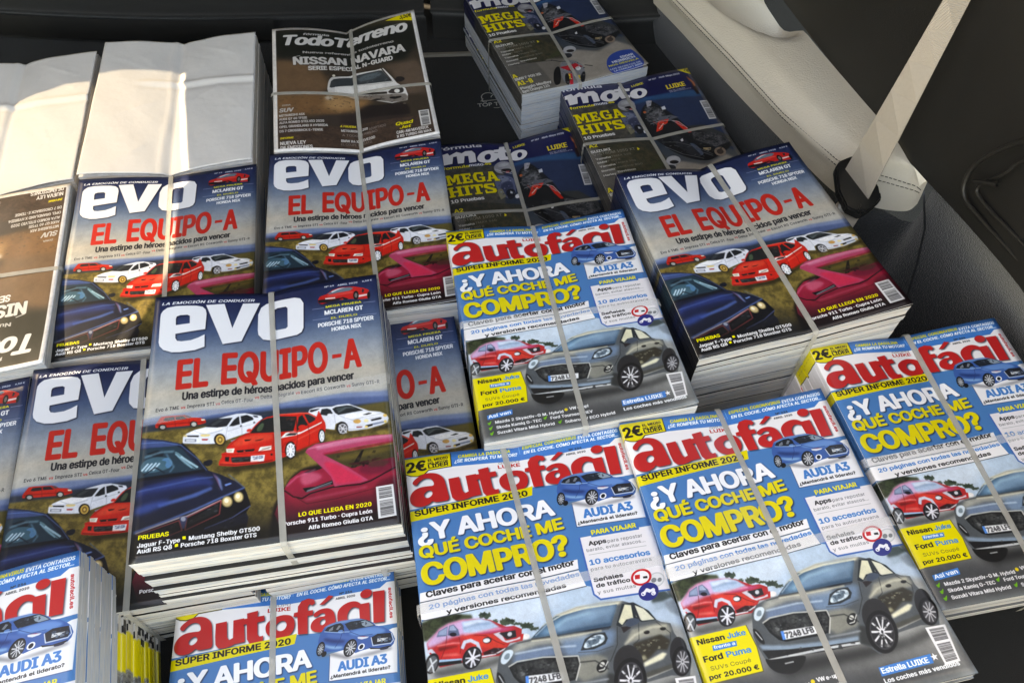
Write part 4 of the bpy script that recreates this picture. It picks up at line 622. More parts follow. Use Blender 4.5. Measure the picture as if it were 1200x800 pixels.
# ---- cover artwork, in hundredths of the cover width
ART = {
'evo': [
('BG',[(0.0,20.0,32.0,68.0),(10.0,27.0,43.0,80.0),(22.0,60.0,83.0,118.0),(32.0,108.0,126.0,148.0),(42.0,154.0,160.0,166.0),(52.0,184.0,176.0,164.0),(62.0,180.0,178.0,172.0),(66.0,146.0,154.0,168.0),(131.0,120.0,120.0,120.0)]),
('P',[112,132,168],['b=.5'],[[(-9.0,63.9),(9.0,62.9),(24.1,62.2),(39.4,63.1),(49.7,62.8),(60.4,62.5),(71.2,62.6),(82.0,62.5),(95.5,63.9),(111.9,64.4),(109.1,91.1),(-8.0,73.4)]]),
('P',[70,92,135],['b=.4'],[[(-8.9,64.8),(9.1,65.4),(20.2,66.0),(29.3,65.2),(39.4,64.4),(49.7,64.3),(65.8,64.8),(76.5,64.4),(87.3,65.5),(111.5,68.2),(109.1,91.1),(-8.0,73.4)]]),
('P',[38,48,62],['b=.4'],[[(-8.7,66.0),(6.7,66.8),(19.3,67.1),(29.3,66.6),(39.5,66.0),(49.7,65.6),(57.7,65.8),(71.0,67.3),(81.7,68.7),(111.2,70.7),(109.1,91.1),(-8.0,73.4)]]),
('P',[92,82,46],['b=.5'],[[(76.2,70.9),(89.7,69.7),(97.8,69.4),(111.2,70.7),(109.1,91.1),(75.5,85.9)]]),
('N',[140,118,60,78,66,32],[],[[(-8.4,69.6),(7.0,69.8),(15.9,69.9),(25.4,70.1),(39.7,76.0),(60.2,77.3),(110.3,79.3),(102.9,148.3),(-2.1,131.3)]]),
('P',[60,50,32],['b=.5','a=.8'],[[(5.1,67.9),(11.0,69.9),(18.4,69.5),(24.9,69.0),(24.4,70.0),(18.5,70.5),(9.5,70.3),(5.4,69.0)]]),
('P',[206,40,30],[],[[(4.9,66.8),(5.3,65.9),(6.9,63.2),(9.0,63.1),(16.1,63.6),(17.6,64.0),(19.2,65.2),(22.7,65.8),(24.6,66.9),(25.0,68.4),(22.4,69.0),(18.4,68.9),(10.4,68.6),(5.1,68.1)]]),
('P',[36,30,36],[],[[(7.9,65.0),(8.5,63.8),(11.5,63.8),(15.6,64.0),(17.3,65.6),(12.7,65.4),(9.1,65.4)]]),
('P',[60,66,72],[],[[(16.1,63.8),(17.4,64.1),(18.9,65.1),(17.8,65.3)]]),
('P',[206,40,30],[],[[(12.2,64.0),(12.6,63.9),(13.0,65.4),(12.6,65.4)]]),
('P',[160,24,22],['a=.8'],[[(5.3,66.6),(10.2,66.7),(18.3,67.1),(24.6,67.8),(24.7,68.3),(18.3,67.8),(10.3,67.4),(5.3,67.3)]]),
('E',[24,22,24],[],[7.84,68.15,1.61,0.23,0.1,1.32]),
('E',[170,168,165],[],[7.94,68.17,1.06,0.15,0.07,0.9]),
('E',[24,22,24],[],[20.05,68.43,1.51,0.21,0.08,1.45]),
('E',[180,178,172],[],[20.16,68.51,1.01,0.14,0.05,1.03]),
('P',[240,235,215],[],[[(22.8,66.4),(24.3,66.6),(24.5,67.3),(23.1,67.2)]]),
('P',[44,36,22],['b=.8','a=.85'],[[(16.3,76.4),(22.9,78.8),(29.8,78.9),(39.7,76.9),(44.7,76.7),(39.7,78.4),(30.8,80.1),(21.9,79.8),(16.9,77.8)]]),
('P',[222,226,236],[],[[(16.2,75.4),(16.2,73.8),(17.6,72.4),(20.5,71.2),(25.0,70.4),(28.9,67.4),(32.4,66.5),(36.9,65.7),(40.2,65.8),(43.8,66.9),(46.7,67.8),(47.3,69.1),(45.2,71.0),(44.2,74.8),(41.2,75.3),(36.7,76.5),(33.0,77.6),(31.6,75.0),(29.2,75.8),(28.8,78.6),(24.8,78.3),(16.3,76.9)]]),
('P',[250,251,255],['a=.9','s'],[[(20.5,71.5),(25.5,70.8),(32.5,71.4),(29.1,72.9),(24.6,73.3),(18.1,72.7)]]),
('P',[34,38,44],[],[[(24.8,70.4),(26.9,68.5),(29.4,67.2),(35.3,67.4),(34.5,68.9),(33.1,71.1),(29.5,71.3)]]),
('P',[60,66,70],['a=.8'],[[(26.9,69.6),(29.6,67.8),(32.4,67.6),(29.4,69.6),(27.5,70.6)]]),
('P',[26,30,36],[],[[(34.1,71.2),(36.0,68.4),(37.5,67.2),(41.0,66.7),(43.3,68.1),(43.7,69.3),(39.8,70.4),(35.6,71.4)]]),
('P',[222,226,236],[],[[(37.9,67.0),(38.5,67.0),(39.0,70.6),(38.3,70.7)]]),
('P',[50,58,70],[],[[(43.3,67.2),(45.2,67.6),(45.6,68.5),(44.1,68.2)]]),
('P',[20,20,24],[],[[(17.8,73.4),(22.4,74.0),(22.2,74.7),(18.0,74.0)]]),
('P',[232,205,140],['s'],[[(22.6,73.7),(24.6,73.5),(26.9,74.0),(26.7,74.9),(23.7,74.9)]]),
('P',[226,200,140],[],[[(16.3,73.0),(17.7,73.1),(17.7,74.0),(16.4,73.8)]]),
('P',[120,126,140],[],[[(17.0,74.9),(21.4,75.5),(21.4,76.8),(17.0,76.1)]]),
('P',[210,214,222],[],[[(17.5,75.2),(20.9,75.7),(20.9,76.5),(17.5,76.0)]]),
('P',[184,60,60],[],[[(23.5,75.7),(26.1,76.0),(25.7,76.7),(23.7,76.4)]]),
('P',[120,125,140],[],[[(34.7,77.9),(44.2,75.9),(44.2,76.5),(35.2,78.7)]]),
('E',[24,20,20],[],[30.61,76.92,2.3,0.31,0.1,2.72]),
('E',[202,160,80],[],[30.72,77.05,1.7,0.23,0.08,2.19]),
('E',[120,85,35],[],[30.72,77.05,1.0,0.13,0.05,1.42]),
('E',[214,176,98],[],[30.72,77.05,0.5,0.07,0.03,0.71]),
('P',[30,34,40],[],[[(38.4,71.4),(39.1,71.3),(39.2,72.0),(38.5,72.2)]]),
('P',[30,34,40],[],[[(43.6,70.5),(44.2,70.3),(44.4,70.9),(43.7,71.1)]]),
('P',[40,34,24],['b=.7','a=.9'],[[(72.9,78.9),(77.7,81.0),(83.0,81.6),(90.5,81.9),(99.1,80.0),(99.3,82.2),(90.5,82.6),(82.9,82.7),(77.6,81.9),(72.8,79.7)]]),
('P',[224,228,238],[],[[(66.1,69.5),(66.7,68.1),(69.8,67.6),(76.0,68.3),(78.3,67.9),(83.0,68.1),(85.2,69.4),(88.6,71.3),(91.2,72.8),(95.7,73.9),(98.3,75.6),(99.1,77.5),(98.4,79.4),(96.0,80.2),(90.6,81.1),(86.0,81.2),(82.2,81.0),(81.6,78.6),(79.5,76.0),(77.1,76.9),(76.6,79.5),(72.9,78.4),(71.9,74.3),(66.7,70.8)]]),
('P',[250,251,255],['a=.9','s'],[[(80.4,73.3),(85.0,73.0),(89.6,73.0),(94.9,74.2),(97.5,76.0),(92.5,76.0),(84.9,75.1),(81.8,75.9)]]),
('P',[30,36,40],[],[[(76.1,69.5),(77.5,68.8),(82.2,68.7),(84.1,69.2),(88.9,72.2),(83.5,72.5),(78.5,72.8),(77.2,71.6)]]),
('P',[66,78,80],['a=.8'],[[(77.5,69.5),(80.6,69.2),(82.1,69.3),(80.5,70.9),(78.5,71.6)]]),
('P',[34,40,46],[],[[(70.9,71.3),(71.7,68.9),(74.0,68.9),(75.4,69.8),(76.2,71.7),(73.5,72.3)]]),
('P',[30,34,40],[],[[(66.6,69.2),(67.1,68.4),(71.0,68.4),(69.8,69.1),(67.5,69.6)]]),
('P',[232,236,244],['s'],[[(73.7,71.7),(75.1,71.4),(76.3,72.4),(75.8,73.3),(74.3,72.8)]]),
('P',[24,26,30],[],[[(88.4,74.3),(91.1,73.7),(92.4,74.2),(90.3,74.6)]]),
('P',[20,22,26],[],[[(91.6,77.1),(95.5,76.6),(96.3,76.9),(95.8,77.5),(92.0,77.8)]]),
('E',[214,160,90],[],[85.98,76.97,1.59,0.25,-0.07,1.05]),
('E',[240,225,170],[],[89.71,77.3,0.99,0.15,-0.05,0.7]),
('E',[236,190,110],[],[97.7,76.0,0.84,0.13,-0.06,0.7]),
('P',[20,20,22],[],[[(89.2,79.4),(92.3,79.1),(92.2,80.0),(89.9,80.4)]]),
('P',[120,135,160],[],[[(92.3,78.9),(97.1,78.6),(97.0,79.4),(92.4,79.8)]]),
('E',[240,205,120],[],[89.62,80.17,0.68,0.11,-0.04,0.6]),
('E',[240,205,120],[],[97.57,78.85,0.61,0.09,-0.06,0.7]),
('P',[150,60,60],[],[[(85.6,79.4),(88.0,79.7),(87.8,80.1),(85.6,80.0)]]),
('E',[18,18,20],[],[79.68,79.1,2.41,0.39,-0.15,2.94]),
('E',[178,178,184],[],[79.96,79.5,1.88,0.31,-0.13,2.41]),
('E',[70,70,76],[],[79.96,79.5,1.35,0.22,-0.1,1.81]),
('Q',[205,205,210],['w=.5'],[[(78.6,77.6),(80.0,79.5),(81.4,81.6)]]),
('Q',[205,205,210],['w=.5'],[[(80.9,77.8),(80.0,79.5),(78.8,81.4)]]),
('Q',[205,205,210],['w=.5'],[[(78.2,79.3),(80.0,79.5),(81.7,79.7)]]),
('P',[34,28,16],['b=.9','a=.9'],[[(29.0,91.1),(35.1,89.6),(51.5,89.5),(56.6,88.5),(62.6,86.7),(70.4,84.1),(72.6,84.9),(62.6,88.6),(54.1,91.9),(44.9,92.4),(35.1,92.2)]]),
('P',[216,38,30],[],[[(30.5,88.2),(30.7,86.7),(31.7,84.9),(31.4,83.4),(33.2,83.0),(33.4,80.8),(34.8,79.0),(38.4,76.6),(42.2,75.0),(43.8,72.7),(45.5,70.6),(48.9,68.7),(54.2,68.1),(63.0,68.9),(66.1,69.5),(69.5,72.1),(70.4,69.4),(71.3,71.4),(71.9,73.3),(72.9,75.5),(73.1,78.0),(72.3,81.4),(70.4,84.1),(60.9,86.6),(56.6,88.5),(51.5,89.8),(45.7,90.0),(36.7,89.8),(31.0,88.7)]]),
('P',[238,78,56],['a=.7','b=.5','s'],[[(35.6,79.2),(41.4,76.4),(48.1,76.7),(51.5,77.0),(51.5,79.8),(42.3,80.5),(36.5,81.2)]]),
('P',[28,30,32],[],[[(42.4,75.6),(44.3,72.8),(46.8,70.1),(49.3,69.2),(54.2,69.2),(61.1,70.5),(60.7,73.9),(59.8,77.3),(51.5,76.3)]]),
('P',[70,92,66],['a=.8','s'],[[(44.7,74.3),(46.8,71.1),(48.1,71.7),(47.2,74.7),(45.6,75.3)]]),
('P',[90,40,34],['a=.7'],[[(56.8,70.5),(60.7,71.1),(60.3,72.4),(57.2,71.8)]]),
('P',[28,32,34],[],[[(61.5,75.0),(62.1,71.0),(63.6,70.2),(65.8,75.3),(62.8,77.0),(61.4,77.1)]]),
('P',[34,36,40],[],[[(64.5,70.2),(66.7,70.3),(69.1,72.8),(68.6,73.8),(66.3,74.8)]]),
('P',[214,38,30],['s'],[[(61.5,75.8),(62.9,74.7),(65.1,75.4),(65.4,77.5),(62.8,77.5)]]),
('P',[230,50,40],['s'],[[(40.9,74.1),(41.7,73.4),(43.0,73.6),(42.6,74.7),(41.3,74.9)]]),
('P',[24,16,16],[],[[(40.2,78.3),(42.9,78.4),(42.3,78.9),(40.6,79.1)]]),
('P',[24,16,16],[],[[(44.3,79.2),(48.1,78.8),(46.4,79.4),(44.8,79.4)]]),
('P',[24,20,22],[],[[(37.2,82.8),(44.4,83.0),(44.0,84.0),(37.8,83.8)]]),
('E',[210,60,50],[],[40.34,83.47,0.41,0.05,0.01,0.39]),
('P',[240,236,226],[],[[(33.2,81.5),(36.5,81.7),(36.1,83.7),(33.4,83.2)]]),
('P',[200,190,170],[],[[(33.7,81.8),(35.8,82.0),(35.5,83.1),(33.7,82.9)]]),
('P',[246,243,236],[],[[(45.7,84.3),(46.5,82.5),(51.0,82.4),(50.9,84.3),(47.3,84.3)]]),
('P',[205,200,190],[],[[(46.9,83.1),(50.3,82.8),(50.2,84.0),(47.3,84.0)]]),
('P',[26,22,24],[],[[(35.3,85.6),(42.8,86.3),(42.8,88.7),(35.9,88.1),(35.4,87.3)]]),
('P',[60,58,60],[],[[(35.9,86.1),(42.0,86.6),(41.9,87.3),(36.1,86.8)]]),
('P',[26,22,24],[],[[(32.9,85.1),(34.5,85.3),(34.4,87.3),(33.0,87.0)]]),
('P',[232,236,240],[],[[(42.9,86.0),(48.4,86.2),(48.0,89.1),(42.8,88.8)]]),
('T',[40,46,80],[],[43.55,87.87,47.68,87.87,1.45],'T160 OOH'),
('P',[140,20,18],['a=.9'],[[(30.9,87.7),(37.5,88.9),(45.7,89.1),(51.5,88.8),(51.5,89.5),(45.7,89.8),(37.1,89.5),(31.2,88.5)]]),
('E',[24,16,16],[],[51.01,86.55,0.43,0.08,0.0,0.44]),
('P',[232,232,230],[],[[(54.3,79.8),(56.7,77.5),(59.8,77.4),(62.8,78.3),(69.9,75.5),(71.7,74.8),(71.4,75.5),(62.8,79.0),(60.6,79.5),(56.7,79.6)]]),
('P',[26,24,28],[],[[(56.4,78.9),(58.0,78.1),(61.5,78.5),(60.6,79.3)]]),
('P',[216,38,30],[],[[(58.0,77.6),(61.5,77.8),(62.1,78.3),(58.5,78.0)]]),
('P',[150,20,18],['a=.7','b=.3'],[[(60.9,86.6),(70.5,83.1),(70.4,83.8),(61.3,87.4)]]),
('E',[18,16,18],[],[58.61,85.94,2.22,0.39,-0.05,4.08]),
('E',[226,228,234],[],[58.61,86.04,1.71,0.3,-0.04,3.3]),
('E',[140,144,152],[],[58.61,86.05,1.28,0.22,-0.03,2.62]),
('Q',[240,242,246],['w=.55'],[[(57.3,83.8),(58.6,86.1),(60.0,88.6)]]),
('Q',[240,242,246],['w=.55'],[[(60.1,83.8),(58.6,86.1),(57.1,88.1)]]),
('Q',[240,242,246],['w=.55'],[[(58.7,82.8),(58.6,86.1),(58.6,89.3)]]),
('Q',[240,242,246],['w=.55'],[[(57.0,85.9),(58.6,86.1),(60.3,86.3)]]),
('E',[18,16,18],[],[71.23,81.48,1.38,0.23,-0.12,3.16]),
('E',[224,226,232],[],[71.31,81.64,1.04,0.17,-0.1,2.66]),
('E',[150,154,160],[],[71.31,81.65,0.65,0.11,-0.07,1.87]),
('Q',[240,242,246],['w=.4'],[[(70.8,79.7),(71.3,81.6),(71.8,83.6)]]),
('Q',[240,242,246],['w=.4'],[[(72.0,79.9),(71.3,81.6),(70.7,83.4)]]),
('P',[20,26,46],[],[[(-12.8,70.5),(-4.4,71.1),(-0.1,72.0),(8.4,74.1),(14.9,76.5),(17.4,78.5),(21.5,83.5),(25.2,88.1),(26.7,90.2),(31.6,92.7),(37.2,96.3),(40.7,99.7),(41.8,102.5),(43.2,107.3),(41.6,110.1),(42.4,112.4),(41.7,116.7),(38.0,126.1),(-7.0,123.2)]]),
('P',[52,76,124],['b=.4'],[[(-12.7,70.9),(-0.8,72.5),(8.5,74.6),(14.9,77.0),(12.9,78.0),(3.8,77.1),(-3.8,77.0),(-12.1,76.5)]]),
('P',[26,52,66],[],[[(-11.8,79.8),(-0.3,77.7),(4.5,77.2),(13.6,77.5),(16.1,79.1),(20.2,84.5),(24.3,89.5),(13.6,89.5),(5.5,89.9),(-2.5,90.6),(-10.5,90.9)]]),
('P',[50,92,108],['s'],[[(1.5,82.6),(6.2,81.3),(11.1,82.4),(13.4,85.1),(10.8,87.9),(2.7,88.4),(0.5,86.4)]]),
('P',[88,130,140],['a=.9','s'],[[(13.0,79.5),(15.9,81.5),(20.4,87.4),(22.5,89.3),(19.0,87.6),(14.6,82.9)]]),
('P',[14,24,34],[],[[(2.6,79.5),(6.7,78.5),(9.5,79.4),(9.0,81.7),(5.5,81.2)]]),
('P',[60,120,160],['s'],[[(8.1,83.2),(11.1,82.0),(13.4,85.1),(11.5,87.6),(10.0,85.8),(10.9,84.0)]]),
('Q',[150,190,205],['w=.8'],[[(16.0,82.7),(22.5,88.2)]]),
('Q',[120,165,185],['w=.5'],[[(13.8,81.2),(20.4,88.2)]]),
('Q',[170,200,215],['w=.7'],[[(1.5,86.9),(3.7,84.1)]]),
('Q',[170,200,215],['w=.7'],[[(2.9,87.1),(5.2,84.2)]]),
('Q',[170,200,215],['w=.7'],[[(4.3,87.4),(6.7,84.2)]]),
('Q',[170,200,215],['w=.7'],[[(5.8,87.2),(8.0,84.5)]]),
('Q',[12,16,26],['w=1.4'],[[(-10.5,90.9),(-0.5,90.7),(6.9,90.5),(15.7,90.4),(25.3,89.9)]]),
('Q',[12,16,26],['w=.8'],[[(16.0,76.8),(20.8,82.6),(26.0,89.7)]]),
('P',[16,20,32],['s'],[[(24.1,86.1),(27.2,85.4),(28.2,86.1),(28.0,87.9),(25.6,88.5)]]),
('P',[30,56,124],['b=.7','a=.75','s'],[[(0.5,94.1),(13.8,92.3),(25.4,91.6),(30.4,97.0),(20.9,97.2),(7.6,99.0),(-0.3,100.0)]]),
('P',[18,28,60],['b=.6','a=.8','s'],[[(0.1,97.1),(14.1,96.2),(26.2,95.7),(27.7,97.4),(14.3,99.3),(0.5,101.6)]]),
('P',[70,108,180],['b=.3','a=.75'],[[(8.5,102.1),(21.0,99.5),(28.0,97.3),(28.7,98.5),(22.4,100.9),(9.2,103.4)]]),
('P',[36,72,150],['b=.9','a=.7','s'],[[(-0.8,102.2),(9.7,100.1),(14.4,100.8),(8.0,104.3),(0.2,106.0)]]),
('P',[96,140,210],['b=.15'],[[(33.0,97.1),(35.3,96.7),(35.9,97.2),(33.5,97.9)]]),
('P',[110,50,70],['b=.2'],[[(28.0,91.2),(30.3,93.5),(31.8,98.4),(31.3,99.1),(29.7,94.2)]]),
('P',[120,160,220],['b=.3','a=.8'],[[(28.5,91.8),(31.4,94.8),(32.4,99.3),(31.8,99.6),(30.4,94.7)]]),
('P',[8,10,18],[],[[(0.9,112.6),(12.3,109.3),(22.7,106.2),(31.9,102.8),(40.7,99.9),(41.9,103.3),(43.2,107.3),(41.6,110.1),(37.6,111.7),(21.9,115.9),(9.3,121.7),(0.7,124.4)]]),
('P',[90,130,200],['a=.8','b=.25'],[[(0.5,111.8),(12.3,108.8),(22.7,105.6),(31.9,102.2),(40.7,99.3),(40.7,99.9),(32.0,102.9),(22.7,106.5),(12.3,109.7),(0.8,113.0)]]),
('Q',[150,60,60],['w=.5'],[[(1.9,113.5),(16.9,109.7),(18.2,113.9),(2.4,118.5)]]),
('Q',[190,170,175],['w=.6'],[[(1.5,112.7),(17.5,108.5),(19.5,108.4),(32.0,103.6)]]),
('Q',[150,60,60],['w=.5'],[[(19.3,114.0),(19.7,109.0),(32.0,103.8),(31.6,109.3),(19.3,114.0)]]),
('P',[60,70,110],[],[[(16.9,108.6),(18.2,108.2),(19.9,109.0),(19.0,113.3),(18.2,113.2)]]),
('E',[190,195,215],[],[18.37,109.33,0.87,0.13,0.06,0.96]),
('P',[26,30,34],[],[[(20.3,110.6),(31.0,104.8),(30.8,108.5),(20.4,112.0)]]),
('E',[130,112,70],[],[34.3,104.57,2.1,0.31,0.08,2.43]),
('E',[226,196,140],[],[34.3,104.57,1.63,0.24,0.06,1.98]),
('E',[250,240,214],[],[34.02,104.08,0.81,0.12,0.03,0.99]),
('E',[130,112,70],[],[38.53,103.28,1.98,0.28,0.06,2.38]),
('E',[226,200,146],[],[38.53,103.29,1.5,0.22,0.05,1.92]),
('E',[250,240,214],[],[38.25,102.87,0.75,0.11,0.02,0.92]),
('Q',[70,90,140],['w=.5'],[[(26.4,114.4),(36.3,111.5),(43.0,107.7)]]),
('P',[10,12,18],['a=.9'],[[(8.1,121.8),(27.2,116.7),(41.7,114.5),(41.1,119.5),(22.4,125.1),(8.4,126.3)]]),
('Q',[120,125,135],['w=.6'],[[(10.8,123.6),(12.2,121.4),(10.9,121.3),(12.7,123.9)]]),
('Q',[120,125,135],['w=.6'],[[(13.6,123.4),(15.1,121.2),(15.9,123.5)]]),
('P',[24,16,14],['b=.5'],[[(50.9,115.0),(52.2,108.2),(55.5,103.0),(58.9,97.6),(63.6,94.8),(70.4,94.3),(69.1,131.6),(52.2,128.8),(50.3,121.8)]]),
('P',[150,26,52],[],[[(55.8,103.0),(58.2,99.0),(62.6,96.0),(70.4,95.8),(80.5,96.7),(90.1,96.0),(95.6,96.0),(102.4,96.7),(99.2,129.7),(55.4,122.6),(54.1,118.3),(52.2,112.4),(54.8,104.3)]]),
('P',[110,20,44],['b=.6','s'],[[(84.4,98.8),(90.2,94.1),(98.5,93.8),(102.5,95.2),(102.0,100.8),(93.7,101.8),(87.6,101.6)]]),
('P',[70,40,36],['a=.8','b=.3'],[[(88.0,96.5),(94.2,95.8),(98.2,97.2),(95.3,99.0),(89.9,98.6)]]),
('P',[196,84,110],['b=.6','a=.85','s'],[[(61.9,97.4),(67.6,96.9),(71.6,99.7),(67.5,102.0),(62.8,102.7)]]),
('P',[178,32,56],['b=.6','a=.7','s'],[[(56.2,103.8),(62.7,108.5),(73.3,106.6),(88.0,106.1),(97.5,105.4),(94.3,110.7),(74.4,110.4),(60.0,113.7)]]),
('P',[96,14,34],['b=.8','a=.85','s'],[[(90.8,105.1),(101.8,103.1),(100.4,117.4),(90.2,113.0)]]),
('P',[12,12,14],[],[[(63.1,103.5),(68.1,103.6),(74.8,101.8),(74.9,103.6),(68.0,104.9),(64.1,105.3)]]),
('Q',[120,125,135],['w=.4'],[[(64.7,104.9),(74.5,102.6)]]),
('Q',[90,95,105],['w=.4'],[[(64.4,105.3),(74.1,103.4)]]),
('P',[12,12,14],[],[[(63.6,96.8),(68.3,95.5),(71.7,95.7),(69.7,96.4),(65.6,97.3)]]),
('Q',[30,8,14],['w=.6'],[[(56.0,103.4),(59.4,106.5),(62.7,107.8),(66.0,106.2),(74.7,104.8),(85.4,105.3),(89.5,104.5),(97.9,101.0),(100.0,100.1)]]),
('P',[62,54,30],[],[[(71.3,89.9),(80.8,90.3),(100.3,89.8),(100.3,95.6),(91.4,96.2),(83.1,97.9),(73.8,93.3)]]),
('P',[110,92,40],['b=.8','a=.8','s'],[[(74.6,92.3),(84.9,91.3),(98.8,90.4),(100.1,92.1),(86.1,93.4),(79.9,94.3)]]),
('P',[20,14,16],[],[[(86.7,90.8),(87.9,90.2),(86.1,94.6),(84.2,97.7),(82.1,97.7),(84.8,93.6)]]),
('P',[60,14,24],['s'],[[(79.9,95.5),(86.0,95.7),(91.5,95.0),(95.7,94.9),(92.8,95.6),(85.9,97.2)]]),
('P',[186,62,96],[],[[(64.5,87.9),(65.2,86.5),(68.7,84.8),(81.2,84.3),(92.3,84.5),(100.7,85.3),(100.8,88.3),(89.2,88.5),(76.8,89.2),(71.6,90.1),(75.2,92.8),(80.5,96.7),(85.6,101.3),(88.8,104.0),(85.4,104.6),(80.0,104.5),(75.4,104.8),(74.2,100.2),(71.0,95.9),(67.8,92.0)]]),
('P',[214,130,160],['b=.5','a=.8'],[[(68.7,85.9),(81.1,85.2),(92.3,85.3),(100.6,85.7),(100.7,86.7),(89.4,86.4),(75.5,87.1),(69.3,87.6)]]),
('P',[160,22,50],['b=.3'],[[(71.3,89.5),(80.9,89.3),(92.0,88.7),(100.8,88.1),(100.7,88.8),(91.9,89.5),(80.9,90.0),(71.9,90.4)]]),
('P',[206,40,72],['b=.5','a=.9','s'],[[(70.5,92.8),(76.5,94.7),(81.7,99.2),(88.1,103.9),(80.1,104.2),(75.7,104.1),(74.9,100.3)]]),
('Q',[120,18,18],['w=.18'],[[(61.2,74.5),(61.5,80.6),(60.8,86.3)]]),
('Q',[120,18,18],['w=.18'],[[(65.8,75.3),(66.4,80.4),(66.0,85.3)]]),
('Q',[120,18,18],['w=.15'],[[(42.2,75.8),(38.5,76.8),(33.4,81.0)]]),
('Q',[120,18,18],['w=.15'],[[(51.5,77.0),(51.9,79.4),(51.5,82.7),(45.7,84.5)]]),
('Q',[120,18,18],['w=.15'],[[(31.4,83.7),(35.7,84.5),(44.8,84.7),(51.5,84.7),(56.6,86.6)]]),
('Q',[246,120,100],['w=.3','b=.15'],[[(54.2,68.3),(61.2,69.0),(65.6,69.7),(69.1,72.4)]]),
('Q',[246,110,90],['w=.3','b=.2'],[[(61.4,81.5),(65.4,80.0),(70.7,77.6)]]),
('Q',[240,90,70],['w=.4','b=.3'],[[(31.3,87.5),(37.5,88.6),(45.7,88.9)]]),
('Q',[160,24,20],['w=.5','b=.3'],[[(54.1,86.1),(56.7,82.2),(60.6,81.4)]]),
('Q',[20,18,20],['w=.25'],[[(61.1,70.5),(61.4,77.6)]]),
('R',[90,96,100,20,22,24],['30'],[[(53.7,70.1),(60.3,71.3),(59.8,76.8),(53.7,75.9)]]),
('R',[80,84,88,18,20,22],['16'],[[(35.4,85.9),(42.6,86.4),(42.6,88.5),(36.0,87.9)]]),
('Q',[150,156,170],['w=.15'],[[(33.6,71.2),(32.9,75.2),(33.5,77.3)]]),
('Q',[150,156,170],['w=.15'],[[(39.0,71.1),(39.3,76.0)]]),
('Q',[150,156,170],['w=.15'],[[(20.5,71.7),(25.1,74.1),(31.6,72.6)]]),
('Q',[170,176,188],['w=.25','b=.1'],[[(33.6,73.5),(39.6,72.1),(45.2,71.0)]]),
('Q',[120,126,140],['w=.2'],[[(16.3,76.7),(24.8,78.2),(28.8,78.6)]]),
('Q',[150,156,170],['w=.15'],[[(76.8,72.2),(77.1,76.5)]]),
('Q',[150,156,170],['w=.15'],[[(78.8,73.3),(84.8,76.4),(88.7,75.3),(96.4,74.9)]]),
('Q',[170,176,190],['w=.3','b=.1'],[[(81.9,80.1),(88.3,80.9),(96.0,80.2)]]),
('Q',[96,108,112],['w=.6','b=.25','a=.8'],[[(78.5,71.6),(82.1,69.8),(85.2,70.3)]]),
('Q',[140,20,20],['w=.2'],[[(12.2,63.8),(12.9,68.4)]]),
('Q',[140,20,20],['w=.2'],[[(18.2,66.0),(18.2,68.4)]]),
('Q',[120,170,190],['w=.7','b=.3','a=.8'],[[(2.1,81.1),(8.1,79.6),(13.0,79.9)]]),
('Q',[90,140,165],['w=.5','b=.2','a=.8'],[[(10.3,80.7),(13.5,86.8),(12.2,88.9)]]),
('Q',[20,30,40],['w=.5','b=.15'],[[(2.1,89.0),(6.6,86.1),(10.2,89.0)]]),
('Q',[60,90,150],['w=.5','b=.25'],[[(0.6,95.7),(11.3,94.6),(22.7,93.2),(28.9,93.3)]]),
('Q',[90,130,190],['w=.25','b=.1'],[[(0.1,74.5),(8.5,75.2),(15.6,77.4),(22.3,84.4),(26.0,90.0)]]),
('Q',[12,20,44],['w=.3'],[[(27.8,91.2),(31.8,99.6),(22.6,103.5),(10.9,107.7),(0.7,111.1)]]),
('Q',[60,84,130],['w=.3','b=.1'],[[(34.4,92.9),(40.7,99.7)]]),
('R',[90,96,104,14,16,20],['30'],[[(20.6,110.3),(30.7,105.1),(30.8,108.3),(20.7,111.7)]]),
('R',[70,76,84,10,12,18],['24'],[[(2.9,113.6),(16.3,110.3),(17.5,113.8),(3.9,117.3)]]),
('R',[60,66,80,8,10,14],['24'],[[(25.8,114.3),(41.6,109.0),(41.0,115.2),(27.2,117.4)]]),
('Q',[90,12,26],['w=.25'],[[(56.2,103.8),(64.6,110.3),(75.8,109.9),(90.5,108.0),(101.4,107.4)]]),
('Q',[230,120,150],['w=.4','b=.3'],[[(56.8,101.7),(60.9,98.3),(68.3,96.2)]]),
('Q',[226,90,120],['w=.5','b=.4'],[[(64.0,108.7),(75.9,107.8),(87.9,106.8)]]),
('Q',[240,160,180],['w=.3','b=.2'],[[(65.9,86.6),(77.0,85.3),(89.5,85.1),(100.6,85.7)]]),
('R',[110,92,50,40,32,22],['40'],[[(73.9,91.5),(100.2,90.6),(99.8,95.2),(83.2,97.5)]]),
('R',[60,20,30,18,10,12],['16'],[[(79.8,95.8),(86.0,95.9),(91.5,95.4),(85.8,97.9)]]),
('R',[150,150,140,60,56,50],['20'],[[(73.8,10.2),(81.4,11.2),(90.0,12.8),(81.3,12.9)]]),
('F',),
('D',[103.0,119.0,10.0,10.0,12.0]),
('T',[244,232,40],[],[2.58,115.32,13.58,115.32,1.75],'PRUEBAS'),
('T',[240,240,242],[],[2.48,118.36,17.8,118.36,1.73],'Jaguar F-Type'),
('P',[244,232,40],[],[[(18.5,116.3),(19.7,116.3),(19.8,117.5),(18.6,117.5)]]),
('T',[240,240,242],[],[20.84,118.25,46.73,118.25,1.75],'Mustang Shelby GT500'),
('T',[240,240,242],[],[2.56,120.62,15.03,120.62,1.72],'Audi RS Q8'),
('P',[244,232,40],[],[[(16.0,118.9),(17.1,118.8),(17.2,120.0),(16.0,120.1)]]),
